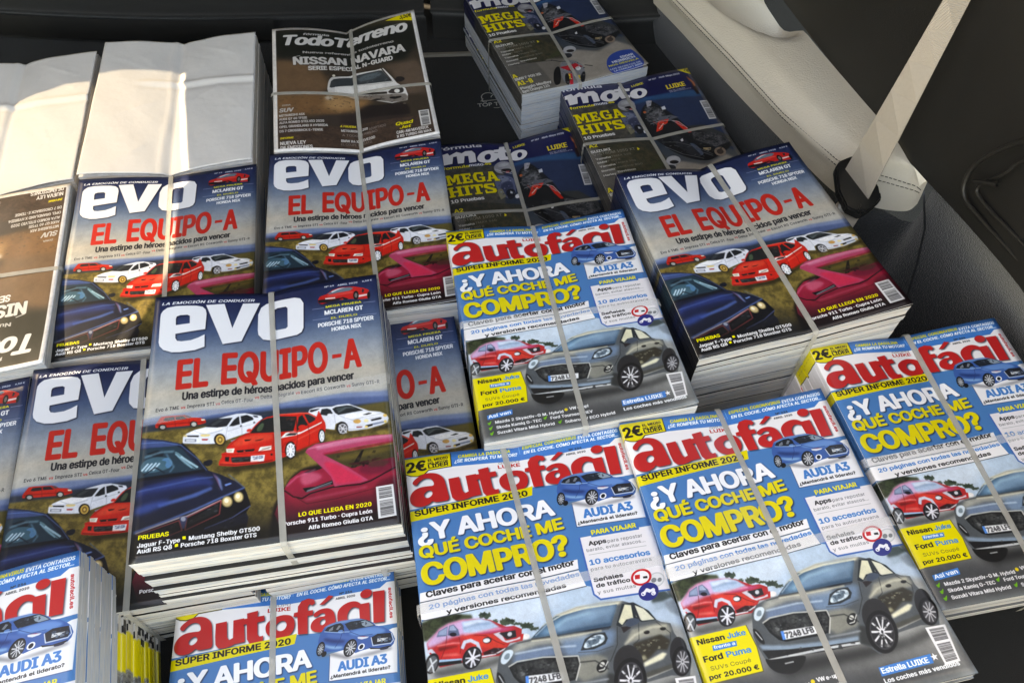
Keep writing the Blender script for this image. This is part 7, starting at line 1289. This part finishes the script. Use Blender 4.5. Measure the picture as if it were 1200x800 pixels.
('P',[40,24,28],['b=.4'],[[(95.1,7.3),(96.6,10.6),(98.4,22.0),(97.6,31.0),(95.3,31.1),(95.1,24.2),(96.6,17.0)]]),
('P',[170,90,60],['b=.3'],[[(95.6,8.6),(97.0,12.4),(98.8,17.5),(98.2,21.4),(96.8,22.3),(96.9,17.1),(95.8,13.9)]]),
('B',[200,202,206],[],[[(94.1,38.6),(99.7,39.3),(98.5,59.7),(93.2,59.1)]])]
,
'tt': [
('BG',[(0.0,232.0,228.0,226.0),(132.0,232.0,228.0,226.0)]),
('C',[2.6,2.6,97.4,129.6,60.0,50.0,42.0]),
('P',[60,56,34],['b=1.2','a=.6'],[[(54.6,-1.6),(77.9,4.1),(98.3,12.5),(99.1,17.8),(83.6,22.1),(61.5,13.5)]]),
('P',[28,30,26],['b=2'],[[(2.1,4.0),(53.6,2.5),(51.6,32.8),(26.2,37.2),(1.7,35.0)]]),
('P',[28,30,26],['b=2'],[[(46.9,-0.1),(98.1,13.8),(98.3,36.2),(87.6,52.7),(44.4,47.6)]]),
('P',[112,84,62],['b=2'],[[(1.4,37.2),(17.3,41.4),(29.5,48.4),(37.2,68.0),(24.2,87.7),(0.3,113.9)]]),
('P',[96,78,66],['b=2'],[[(72.8,55.2),(94.6,54.5),(99.1,64.6),(97.1,90.9),(83.5,87.9),(78.6,68.8)]]),
('P',[126,88,58],['b=2','a=.9'],[[(1.8,77.7),(29.0,78.1),(41.5,79.9),(49.0,89.5),(40.3,98.2),(15.7,98.1),(2.3,88.3)]]),
('P',[60,50,46],['b=1'],[[(24.2,100.5),(50.5,95.5),(50.6,109.1),(33.6,108.3),(27.6,106.5)]]),
('P',[50,40,38],['b=1.5'],[[(41.4,95.9),(54.9,95.1),(83.8,109.1),(78.1,111.6),(60.7,107.7),(40.5,110.3)]]),
('N',[84,64,54,60,46,40],[],[[(2.1,100.5),(27.5,108.5),(50.5,110.9),(49.0,129.5),(1.7,131.5)]]),
('N',[84,64,54,60,46,40],[],[[(40.8,106.3),(83.6,111.1),(101.3,110.5),(100.2,132.5),(39.2,130.2)]]),
('Q',[110,90,78],['w=.5','a=.35'],[[(84.9,88.2),(98.7,89.0)]]),
('P',[206,204,202],['s'],[[(33.8,77.1),(35.0,65.4),(36.9,60.1),(38.9,58.9),(53.5,56.7),(63.0,60.0),(66.1,71.2),(68.0,79.2),(54.5,79.2),(41.6,78.9)]]),
('P',[216,214,212],[],[[(39.6,60.7),(53.1,55.7),(66.8,57.7),(71.9,57.3),(77.1,69.5),(79.3,75.7),(84.2,82.6),(85.1,89.3),(84.2,94.5),(74.4,94.9),(55.9,83.9),(38.7,76.8)]]),
('P',[56,62,66],[],[[(35.7,70.7),(37.0,64.2),(38.8,61.6),(42.7,60.4),(52.0,58.9),(51.4,68.0),(42.2,69.5),(37.0,71.2)]]),
('P',[56,62,66],[],[[(52.2,68.3),(52.9,58.2),(60.9,58.3),(68.9,58.8),(71.0,59.6),(73.9,66.3),(76.4,72.9),(64.2,70.8),(57.1,69.4)]]),
('P',[92,106,112],['b=.6','a=.8'],[[(53.4,61.6),(60.8,60.1),(68.7,60.3),(70.6,63.9),(64.6,66.5),(56.0,66.5)]]),
('P',[26,22,22],[],[[(70.5,57.3),(71.2,57.2),(76.5,72.1),(75.4,72.6)]]),
('P',[40,34,34],['s'],[[(78.3,72.1),(80.0,69.2),(84.1,70.6),(85.2,73.4),(82.8,75.6),(79.4,74.7)]]),
('P',[222,220,218],[],[[(39.1,70.2),(52.2,68.8),(64.1,71.9),(76.7,73.9),(79.2,76.8),(73.2,80.5),(56.4,77.7),(38.7,76.8)]]),
('P',[160,152,144],['b=.4','a=.9'],[[(38.7,76.2),(55.0,77.6),(71.6,81.6),(72.1,84.0),(56.2,80.3),(38.5,79.2)]]),
('P',[60,54,52],['s'],[[(73.0,82.1),(77.5,79.6),(81.6,80.3),(83.3,83.5),(82.2,87.0),(76.8,86.0),(72.8,84.2)]]),
('E',[216,214,210],[],[78.56,83.77,1.76,0.51,-0.21,1.9]),
('P',[40,34,32],[],[[(53.6,77.4),(66.1,80.8),(72.2,82.6),(72.0,84.5),(63.1,82.2),(53.5,78.8)]]),
('P',[120,112,106],['b=.3'],[[(52.7,79.6),(72.7,85.2),(83.5,87.9),(84.9,91.4),(83.4,95.3),(74.5,93.9),(62.6,87.6),(53.1,83.3)]]),
('P',[30,26,26],[],[[(73.1,88.1),(80.6,89.4),(80.8,90.9),(76.2,91.4),(73.2,89.7)]]),
('P',[30,26,26],[],[[(58.4,87.3),(64.8,86.8),(70.8,89.3),(64.6,88.9)]]),
('P',[34,28,28],['b=.6'],[[(53.9,90.5),(70.3,94.6),(82.6,96.2),(84.5,103.0),(84.6,108.2),(67.8,105.3),(52.9,102.5)]]),
('P',[150,108,70],['b=2.2','a=.95'],[[(36.0,78.0),(45.2,79.7),(53.1,82.8),(62.6,87.6),(59.6,89.7),(50.8,93.4),(41.4,95.9),(28.6,92.1)]]),
('P',[176,134,92],['b=1.6','a=.8'],[[(32.6,81.2),(41.6,78.9),(51.6,82.0),(50.9,89.8),(40.6,93.2),(32.1,90.5)]]),
('E',[190,180,170],['b=.8','a=.8'],[34.79,81.41,2.52,-0.05,-0.12,2.07]),
('E',[230,226,210],[],[39.07,57.56,0.98,-0.05,-0.07,1.35]),
('R',[130,118,108,40,32,28],['120'],[[(54.8,80.2),(72.7,85.2),(84.4,92.4),(82.3,98.2),(62.5,88.7)]]),
('R',[110,120,124,40,44,48],['40'],[[(52.8,60.0),(68.8,59.7),(74.2,70.8),(57.2,69.2)]]),
('R',[140,108,78,92,70,50],['200'],[[(2.4,77.8),(51.7,80.0),(50.5,95.5),(15.6,100.1),(2.2,91.4)]]),
('R',[90,70,58,54,42,36],['260'],[[(2.0,108.5),(50.5,110.9),(49.0,129.5),(1.7,131.5)]]),
('R',[90,70,58,54,42,36],['260'],[[(40.8,106.3),(83.6,111.1),(101.3,110.5),(100.2,132.5),(39.2,130.2)]]),
('Q',[110,106,104],['w=.25'],[[(52.2,68.8),(64.1,71.9),(76.7,73.9)]]),
('Q',[150,146,142],['w=.25'],[[(71.0,59.8),(76.7,73.6)]]),
('F',),
('P',[226,204,40],[],[[(78.6,4.7),(96.7,0.5),(100.6,2.8),(100.3,12.0)]]),
('T',[60,54,20],['i'],[88.91,6.9,97.62,6.9,5.1],'3,50€'),
('T',[160,158,150],[],[76.25,12.4,92.27,12.4,1.15],'www.formulatodoterreno.com'),
('Q',[200,198,196],['w=.5'],[[(14.0,35.6),(18.2,34.2)]]),
('T',[170,166,162],[],[5.37,88.03,10.92,87.83,1.45],'ZONA'),
('T',[190,186,184],['i'],[3.62,94.4,12.86,94.08,4.07],'SUV'),
('T',[200,196,194],[],[3.56,98.81,19.21,98.26,2.21],'MITSUBISHI ASX'),
('T',[200,196,194],[],[3.5,102.53,20.5,101.94,2.19],'AUDI Q7 60 TFSIE'),
('T',[200,196,194],[],[3.59,106.12,30.62,105.17,2.36],'ALFA ROMEO STELVIO 2020'),
('T',[200,196,194],[],[3.56,110.2,32.63,109.19,2.34],'OPEL GRANDLAND X HYBRID4'),
('T',[200,196,194],[],[3.65,114.42,29.51,113.52,2.32],'DS 7 CROSSBACK E-TENSE'),
('T',[226,206,50],['i'],[3.76,120.91,12.03,120.62,1.73],'INFORME'),
('T',[220,216,214],[],[3.87,126.44,19.1,125.9,3.22],'NUEVA LEY'),
('T',[220,216,214],[],[3.98,130.68,22.83,130.02,3.18],'DE EMISIONES'),
('T',[226,206,50],['i'],[39.7,109.79,49.52,109.79,1.86],'A PRUEBA'),
('T',[200,196,194],[],[40.23,114.05,56.73,114.05,2.19],'MITSUBISHI L200'),
('T',[150,140,136],['l'],[57.3,115.11,68.16,115.11,2.18],'ADAPTADO'),
('T',[150,140,136],['l'],[40.64,118.16,62.42,118.16,1.96],'A TODO TERRENO'),
('T',[200,196,194],[],[39.65,123.62,60.54,123.62,2.35],'BMW X4 XDRIVE20D'),
('T',[150,140,136],['l'],[39.43,126.71,58.59,126.71,1.94],'EL COUPÉ VERSÁTIL'),
('T',[226,206,40],['i','c=q'],[74.22,117.12,85.53,117.12,3.2],'Quad'),
('T',[226,206,40],['i'],[76.24,120.73,83.75,120.73,2.58],'Jet'),
('T',[220,216,214],[],[73.92,124.85,94.04,124.85,2.75],'CAN-AM MAVERICK'),
('T',[220,216,214],[],[73.63,128.4,95.47,128.4,2.53],'X RS TURBO RR MAX'),
('B',[216,214,212],[],[[(89.7,106.5),(96.3,106.8),(95.9,121.4),(89.7,121.5)]]),
('T',[214,212,210],['i','c=q','h'],[7.3,21.6,93.4,21.6,12.6],'TodoTerreno'),
('T',[196,194,192],['i'],[21.0,9.2,38.5,8.8,2.6],'fórmula'),
('T',[180,178,176],[],[20.0,31.4,82.0,31.4,2.6],'Nueva referencia todoterreno'),
('T',[206,203,200],['n','c=q'],[13.4,44.6,89.0,44.0,9.0],'NISSAN NAVARA'),
('T',[214,212,210],['n'],[22.9,51.2,79.5,50.8,4.9],'SERIE ESPECIAL N-GUARD')]
}

# ------------------------------------------------------------------ the covers
RATIO = {'evo': 1.2438, 'af': 1.3076, 'tt': 1.3224, 'moto': 1.3185}
PRINT = {}
for k in ART:
    pr = Press(RATIO[k]); pr.run(ART[k]); PRINT[k] = print_mat('printed_cover_' + k, pr.image('cover_print_' + k))
pr = Press(1.3)                                               # mixed issues shown by their backs only
pr.bg([(0, 200, 196, 190), (17, 190, 186, 180), (18, 226, 206, 40), (33, 226, 206, 40), (34, 150, 150, 148), (131, 150, 150, 148)])
for i in range(60):
    x, y = RNG.random() * 100, RNG.random() * 16; pr.shape([[(x * PX, y * PX), ((x + 4) * PX, y * PX), ((x + 4) * PX, (y + 3) * PX), (x * PX, (y + 3) * PX)]], (30, 30, 34), {})
for i in range(34):
    x = RNG.random() * 100; pr.shape([[(x * PX, 18 * PX), ((x + 1.6) * PX, 18 * PX), ((x + 1.6) * PX, 40 * PX), (x * PX, 40 * PX)]], random.choice([(232, 228, 210), (190, 170, 30), (120, 116, 100)]), {'a': .55})
pr.run([('Q', [190, 40, 40], ['w=.8'], [[(0, 4), (100, 4)]]), ('N', [170, 170, 168, 60, 60, 60], [], [[(-5, 34), (105, 34), (105, 135), (-5, 135)]])])
PRINT['mixed'] = print_mat('printed_cover_mixed', pr.image('cover_print_mixed'), .5, .1)

M_page = page_mat('page_edges', (.62, .60, .57)); M_page_cool = page_mat('page_edges_cool', (.50, .53, .56))
PAGES = [M_page, page_mat('page_edges_b', (.56, .545, .52)), page_mat('page_edges_c', (.66, .635, .60)), page_mat('page_edges_d', (.50, .49, .47))]
M_paper = node_mat('white_paper', (.66, .645, .635), rough=.75, spec=.2, noise=.03, nscale=8, bump=1, bscale=22)
M_rim = node_mat('paper_rim', (.68, .67, .65), rough=.8, spec=.2)
M_strap = node_mat('translucent_strap', (.54, .52, .47), rough=.28, spec=.5, noise=.2, nscale=60, alpha=.46, bump=.3, bscale=300)
M_film = node_mat('clear_strap', (.80, .80, .80), rough=.3, spec=.5, noise=.05, alpha=.22)
M_clear = node_mat('very_clear_strap', (.8, .8, .8), rough=.2, spec=.5, noise=.05, alpha=.10)

# ------------------------------------------------------------------ magazine bundles
def dipv(D, v): return D[0] * (1 - 2 * v) + D[1] * 2 * v if v < .5 else D[1] * (2 - 2 * v) + D[2] * (2 * v - 1)
def shape_h(b, u, v):
    c = b['c']
    uu = min(max(u, 0), 1); vv = min(max(v, 0), 1)
    g = max(0, 1 - abs(2 * uu - 1)) ** 2.0
    return c[0] * (1 - uu) * (1 - vv) + c[1] * uu * (1 - vv) + c[2] * uu * vv + c[3] * (1 - uu) * vv - dipv(b['D'], vv) * g
TH = {'evo': .0062, 'af': .0058, 'tt': .0052, 'moto': .0052, 'mixed': .0056}

def bundle(b):
    kind, W, H = b['kind'], b['w'], b['h']; th = TH[kind]; T = b['z']; groups = b['stack']; depth = 0
    for gi, (thick, dx, dy, label, kd) in enumerate(groups):
        ztop = T - depth; n = max(2, round(thick / th)); t1 = thick / n; zb = ztop - thick
        root = empty('magazine_bundle', (b['x'], b['y'], max(zb, 0)), b['yaw'])
        tag(root, label, 'magazine bundle', 'strapped bundles of magazines in the car')
        def hz(z, u, v):                                       # height of a layer whose flat height is z
            a = max(0, z / T) ** 1.25
            return z + a * shape_h(b, u, v) - root.location.z
        for k in range(n):
            top = gi == 0 and k == 0
            za, zc = ztop - k * t1, ztop - (k + 1) * t1 - .0001
            jx, jy, jr = (0, 0, 0) if top else (random.gauss(0, .00028), random.gauss(0, .00028), random.gauss(0, .0006))
            if kd: jx += random.gauss(0, .0012); jy += random.gauss(0, .002)
            if not top and random.random() < .16: jx += random.gauss(0, .0011); jy += random.gauss(0, .0011)
            jx += dx; jy += dy
            if b.get('fan'): q_ = sum(k >= n * f_ for f_ in (.36, .6, .84)) / 3; jx += b['fan'][0] * q_; jy += b['fan'][1] * q_
            cj, sj = math.cos(jr), math.sin(jr)
            def P(u, v, z, e=0):
                X, Y = (u - .5) * W, (.5 - v) * H
                return (cj * X - sj * Y + jx, sj * X + cj * Y + jy, hz(z, u, v) + e)
            fl = b.get('flip'); PM = PRINT[kd or kind]; spine_r = bool(kd)
            def UV(u, v): return (1 - u, v) if fl else (u, 1 - v)
            nu, nv = (4, 3)
            if top: nu, nv = 12, 14
            V = [P(i / nu, j / nv, za - (.0004 if top else 0)) for j in range(nv + 1) for i in range(nu + 1)]
            F = []; mi = []; uv = []
            for j in range(nv):
                for i in range(nu):
                    a = j * (nu + 1) + i; F.append((a, a + nu + 1, a + nu + 2, a + 1)); mi.append(0)
                    uv += [UV(i / nu, j / nv), UV(i / nu, (j + 1) / nv), UV((i + 1) / nu, (j + 1) / nv), UV((i + 1) / nu, j / nv)]
            per = [(i, 0) for i in range(nu)] + [(nu, j) for j in range(nv)] + [(i, nv) for i in range(nu, 0, -1)] + [(0, j) for j in range(nv, 0, -1)]
            b0 = len(V); ins = .0006
            for i, j in per: V.append(P(i / nu, j / nv, zc))
            for q in range(len(per)):
                (i, j), (i2, j2) = per[q], per[(q + 1) % len(per)]
                a, a2 = j * (nu + 1) + i, j2 * (nu + 1) + i2
                F.append((a, a2, b0 + (q + 1) % len(per), b0 + q))
                sp = (i == 0 and i2 == 0) if not spine_r else (i == nu and i2 == nu)
                mi.append(1 if not sp or k > b.get('spines', 99) else 0)
                ue = .001 if not spine_r else (k * .137) % 1
                uv += [UV(ue, j / nv), UV(ue, j2 / nv), UV(ue + .001, j2 / nv), UV(ue + .001, j / nv)]
            mg = mesh_obj('magazine', V, F, [PM, b.get('page') or random.choice(PAGES)], root, mi, uv, smooth=False)
            if top:
                nu, nv = (72, 96) if b.get('sheet') else (32, 40); e1 = .00035
                curl = random.uniform(.001, .006)
                V = [P(i / nu, j / nv, za, e1 + b.get('ext', 0)) for j in range(nv + 1) for i in range(nu + 1)]
                F = []; mi = []; uv = []
                if b.get('sheet'):
                    lx = random.random() * 9
                    segs = [(x_, y_, x_ + random.uniform(-.3, .3), y_ + random.uniform(-.3, .3), random.uniform(.0002, .0007) * random.choice((1, 1, -1))) for x_, y_ in ((random.random(), random.random()) for _ in range(34))]
                    def wr(u, v):
                        r = .0006 * math.sin(9 * u + 5 * v + lx) * math.sin(7 * v - 3 * u) + .0003 * math.sin(23 * u - 17 * v + lx)
                        f_ = min(1, max(0, (u - .22) / .12)); r += f_ * (.0022 * math.exp(-((v - .36 - .05 * (u - .5)) / .016) ** 2) - .0012 * math.exp(-((v - .395 - .05 * (u - .5)) / .016) ** 2))
                        r += .0012 * math.exp(-((u - .46 + .012 * math.sin(9 * v)) / .018) ** 2) - .0014 * math.exp(-((u - .505) / .02) ** 2)
                        for (ax, ay, bx, by, hh) in ((.05, .12, .42, .30, .0009), (.6, .05, .95, .22, .0010), (.1, .62, .4, .5, .0008), (.55, .9, .9, .6, .0009), (.15, .95, .45, .75, .0007), (.62, .5, .8, .42, .0008), *segs):
                            L2 = (bx - ax) ** 2 + (by - ay) ** 2; t_ = ((u - ax) * (bx - ax) + (v - ay) * (by - ay)) / L2; dd = ((u - ax) * (by - ay) - (v - ay) * (bx - ax)) / math.sqrt(L2)
                            if 0 < t_ < 1: r += hh * math.sin(math.pi * t_) * math.exp(-abs(dd) / .014) * (1 if dd > 0 else .3)
                        return r + .0042
                    V = [(x, y, z + wr((q % (nu + 1)) / nu, (q // (nu + 1)) / nv)) for q, (x, y, z) in enumerate(V)]
                else:
                    V = [(x, y, z + curl * ((q % (nu + 1)) / nu) ** 7 * ((q // (nu + 1)) / nv) ** 6 + .6 * curl * ((q % (nu + 1)) / nu) ** 7 * (1 - (q // (nu + 1)) / nv) ** 7 + .0005 * math.sin(11 * (q % (nu + 1)) / nu + 7 * b['x'] * 9) * math.sin(8 * (q // (nu + 1)) / nv + b['y'] * 31)) for q, (x, y, z) in enumerate(V)]
                for j in range(nv):
                    for i in range(nu):
                        a = j * (nu + 1) + i; F.append((a, a + nu + 1, a + nu + 2, a + 1)); mi.append(0)
                        uv += [UV(i / nu, j / nv), UV(i / nu, (j + 1) / nv), UV((i + 1) / nu, (j + 1) / nv), UV((i + 1) / nu, j / nv)]
                per = [(i, 0) for i in range(nu)] + [(nu, j) for j in range(nv)] + [(i, nv) for i in range(nu, 0, -1)] + [(0, j) for j in range(nv, 0, -1)]
                b0 = len(V)
                for i, j in per:
                    x, y, z = V[j * (nu + 1) + i]; V.append((x, y, z - .0006))
                for q in range(len(per)):
                    (i, j), (i2, j2) = per[q], per[(q + 1) % len(per)]
                    F.append((j * (nu + 1) + i, j2 * (nu + 1) + i2, b0 + (q + 1) % len(per), b0 + q)); mi.append(1); uv += [(0, 0)] * 4
                if b.get('sheet'):
                    sh = mesh_obj('paper_sheet', V, F, [M_paper, M_rim], root, mi, uv, smooth=True); sh['label'] = 'blank white covering sheet with creases'
                else:
                    mesh_obj('cover', V, F, [PM, M_rim], mg, mi, uv, smooth=True)
        for d, a, c, wd, m in (b['straps'] if gi == 0 else b.get('straps2', [])):
            N = 30; e = .0011; pts = []
            for i in range(N + 1):
                s_ = i / N
                if d == 'v': u, v = a + (c - a) * s_, s_
                else: u, v = s_, a + (c - a) * s_
                pts.append((u, v, ztop, e))
            u0, v0 = pts[0][:2]; u1, v1 = pts[-1][:2]
            low = ztop - thick + .0005; m_ = [ztop - thick * q / 5 for q in range(5, 0, -1)]
            ex = .0035
            def off(u, v, s_):
                return (u, v + s_ * ex / H) if d == 'v' else (u + s_ * ex / W, v)
            path = [(*off(u0, v0, -1), z, 0) for z in m_] + [(*off(u0, v0, -.8), ztop - .0012, 0)] + pts + [(*off(u1, v1, .8), ztop - .0012, 0)] + [(*off(u1, v1, 1), z, 0) for z in m_[::-1]]
            V = []
            for u, v, z, ee in path:
                for sg in (-1, 1):
                    for lay in (0, .0005):
                        uu, vv = (u + sg * wd / 2 / W, v) if d == 'v' else (u, v + sg * wd / 2 / H)
                        X, Y = (uu - .5) * W + dx, (.5 - vv) * H + dy
                        V.append((X, Y, hz(z, uu, vv) + ee + lay))
            F = []
            for i in range(len(path) - 1):
                o_ = 4 * i; F += [(o_ + 1, o_ + 3, o_ + 7, o_ + 5), (o_, o_ + 4, o_ + 6, o_ + 2), (o_, o_ + 1, o_ + 5, o_ + 4), (o_ + 2, o_ + 6, o_ + 7, o_ + 3)]
            mesh_obj('strap', V, F, m, root, smooth=False)
        depth += thick

SW = .0057
def sv(a, c, w_=SW, m=None): return ('v', a, c, w_, m or M_strap)
def sh(a, c, w_=SW, m=None): return ('h', a, c, w_, m or M_strap)
BUNDLES = [
 dict(kind='evo',w=0.2220,h=0.2761,x=-0.2273,y=0.3568,z=0.1877,yaw=0.1892,c=(0.0075,-0.0006,-0.0082,0.0012),D=(0.013, 0.004, 0.001),
  stack=[(.078,0,0,'largest blue classic-car cover, resting across two other bundles, white page edges below it',None)],
  straps=[sv(.50,.555),sh(.517,.468,.011,M_clear)],fan=(.004,-.0105)),
 dict(kind='evo',w=0.2220,h=0.2761,x=0.2627,y=0.5799,z=0.1818,yaw=0.2365,c=(-0.0102,-0.0015,0.0190,-0.0073),D=(0.017, 0.006, 0.004),
  stack=[(0.1818,0,0,'tall pile with the blue classic-car cover, beside the seat belt buckle',None)],
  straps=[sv(.552,.550)]),
 dict(kind='evo',w=0.2220,h=0.2761,x=-0.1867,y=0.6381,z=0.1347,yaw=0.1594,c=(-0.0003,-0.0009,0.0012,-0.0000),D=(0.013, 0.006, 0.004),
  stack=[(0.1347,0,0,'blue classic-car cover just below the black off-road cover and above the largest blue one',None)],
  straps=[sv(.516,.585)]),
 dict(kind='evo',w=0.2220,h=0.2761,x=-0.4248,y=0.6056,z=0.1120,yaw=0.1897,c=(0.0083,-0.0016,0.0000,-0.0067),D=(0.008, 0.004, 0.003),
  stack=[(0.1120,0,0,'partly sunlit blue classic-car cover below a blank white sheet',None)],
  straps=[sv(.497,.545)]),
 dict(kind='evo',w=0.2220,h=0.2761,x=-0.3791,y=0.3242,z=0.1000,yaw=0.2085,c=(0.0110,-0.0014,-0.0161,0.0065),D=(0.006, 0.004, 0.003),
  stack=[(0.1000,0,0,'blue classic-car cover tucked under the left edge of the largest blue bundle',None)],
  straps=[sv(.498,.51)]),
 dict(kind='evo',w=0.2220,h=0.2761,x=-0.6041,y=0.2766,z=0.0980,yaw=0.2085,c=(0.0000,0.0000,-0.0060,0.0000),D=(0.006, 0.004, 0.003),
  stack=[(0.0980,0,0,'blue classic-car cover cut by the picture edge, only its right margin in view',None)],
  straps=[sv(.5,.51)]),
 dict(kind='evo',w=0.2220,h=0.2761,x=-0.1509,y=0.3747,z=0.1100,yaw=0.2000,c=(0.0000,0.0000,0.0000,0.0000),D=(0.006, 0.004, 0.003),
  stack=[(0.1100,0,0,'shaded strip of blue classic-car cover between the largest blue bundle and a red-lettered one',None)],
  straps=[sv(.5,.51)]),
 dict(kind='af',w=0.2102,h=0.2748,x=0.0294,y=0.2036,z=0.1608,yaw=0.1935,c=(-0.0102,-0.0139,0.0059,0.0183),D=(0.008, 0.004, 0.002),
  stack=[(.041,0,0,'red-lettered buying-guide cover at the bottom centre, nearest of the three side by side',None),(0.1198,0,-.10,'hidden lower bundle carrying the centre red-lettered one',None)],
  straps=[sv(.447,.515),sh(.533,.507,.0085,M_film)]),
 dict(kind='af',w=0.2102,h=0.2748,x=0.0516,y=0.4858,z=0.1616,yaw=0.1948,c=(0.0000,-0.0038,0.0059,-0.0022),D=(0.009, 0.004, 0.002),
  stack=[(.06,0,0,'red-lettered buying-guide cover right below the motorcycle cover, whole front visible',None),(0.1016,.009,0,'lower red-lettered bundle beneath the one below the motorcycle cover',None)],
  straps=[sv(.486,.469),sh(.490,.520,.0085,M_film)]),
 dict(kind='af',w=0.2102,h=0.2748,x=0.2368,y=0.2427,z=0.1595,yaw=0.2167,c=(-0.0001,-0.0061,0.0063,-0.0000),D=(0.009, 0.004, 0.002),
  stack=[(0.1595,0,0,'middle red-lettered buying-guide cover with a full view of the grey crossover and bar code',None)],
  straps=[sv(.492,.511),sh(.540,.522,.0085,M_film)]),
 dict(kind='af',w=0.2102,h=0.2748,x=0.4397,y=0.3370,z=0.1545,yaw=0.1887,c=(-0.0024,-0.0005,-0.0000,0.0028),D=(0.009, 0.004, 0.002),
  stack=[(.048,0,0,'red-lettered buying-guide cover against the dark carpet, its yellow-tipped spines visible',None),(0.1065,-.002,.022,'lower red-lettered bundle under the one against the dark carpet',None)],
  straps=[sv(.54,.475),sh(.495,.485,.0085,M_film)]),
 dict(kind='af',w=0.2102,h=0.2748,x=-0.1965,y=0.0936,z=0.0524,yaw=0.1597,c=(-0.0019,0.0026,-0.0006,-0.0001),D=(0.01, 0.004, 0.002),
  stack=[(0.0524,0,0,'low red-lettered cover in front of the largest blue bundle, only its masthead in view',None)],
  straps=[sv(.431,.46)]),
 dict(kind='af',w=0.2102,h=0.2748,x=-0.4275,y=0.0576,z=0.1691,yaw=0.2917,c=(0.0066,-0.0030,-0.0034,-0.0002),D=(0.01, 0.004, 0.002),
  stack=[(.078,0,0,'red-lettered cover in the lower left corner, its pale page edges facing the gap',None),(0.0911,.003,-.012,'pile of mixed issues with yellow spines under the corner red-lettered bundle','mixed')],
  straps=[sv(.45,.46)],page=M_page_cool),
 dict(kind='tt',w=0.2173,h=0.2873,x=-0.2359,y=0.9224,z=0.1332,yaw=0.2053,c=(-0.0023,0.0034,-0.0034,0.0024),D=(0.0208, 0.0104, 0.0146),
  stack=[(0.1332,0,0,'black off-road cover with white border showing a pick-up in dust, upright',None)],
  straps=[sv(.535,.512),sh(.567,.618)]),
 dict(kind='moto',w=0.2091,h=0.2757,x=0.0571,y=1.1133,z=0.0914,yaw=0.3703,c=(0.0039,0.0000,-0.0019,-0.0019),D=(0.012, 0.008, 0.002),
  stack=[(0.0914,0,0,'farthest motorcycle bundle, its blue oval and white page edges visible',None)],
  straps=[sv(.531,.45),sh(.491,.506)],page=M_page_cool,spines=5),
 dict(kind='moto',w=0.2091,h=0.2757,x=0.2024,y=0.8734,z=0.0796,yaw=0.2586,c=(-0.0002,0.0002,0.0000,0.0000),D=(0.01, 0.008, 0.002),
  stack=[(0.0796,0,0,'middle motorcycle bundle beside the carpeted side wall',None)],
  straps=[sv(.466,.485),sh(.488,.510)]),
 dict(kind='moto',w=0.2091,h=0.2757,x=0.0152,y=0.7697,z=0.0468,yaw=0.2174,c=(-0.0001,0.0000,0.0000,0.0000),D=(0.014, 0.008, 0.002),
  stack=[(0.0468,0,0,'lowest and nearest motorcycle bundle, above a red-lettered cover',None)],
  straps=[sv(.503,.475),sh(.531,.564)]),
 dict(kind='tt',w=0.2202,h=0.2912,x=-0.4847,y=0.8923,z=0.1146,yaw=0.1879,c=(0.0036,-0.0026,-0.0037,0.0027),D=(0.0106, 0.0084, 0.0148),
  stack=[(0.1146,0,0,'bundle under a blank white sheet, half in sun, above a blue cover',None)],
  straps=[],sheet=1),
 dict(kind='tt',w=0.2129,h=0.2815,x=-0.7075,y=0.8442,z=0.1079,yaw=0.2098,c=(0.0060,0.0022,0.0024,-0.0107),D=(0.0102, 0.0061, 0.0082),
  stack=[(0.1079,0,0,'bundle under a blank white sheet, cut by the left picture edge, above the upside-down cover',None)],
  straps=[],sheet=1),
 dict(kind='tt',w=0.2145,h=0.2837,x=-0.6405,y=0.5527,z=0.1170,yaw=0.2361,c=(-0.0000,0.0000,-0.0000,-0.0000),D=(0.0041, 0.0041, 0.0041),
  stack=[(.03,0,0,'off-road cover lying upside-down in the sun',None),(0.0870,-.014,0,'lower bundle beneath the upside-down off-road cover',None)],
  straps=[sv(.5,.5),sh(.475,.512,.006)],flip=1),
]
for b in BUNDLES: bundle(b)
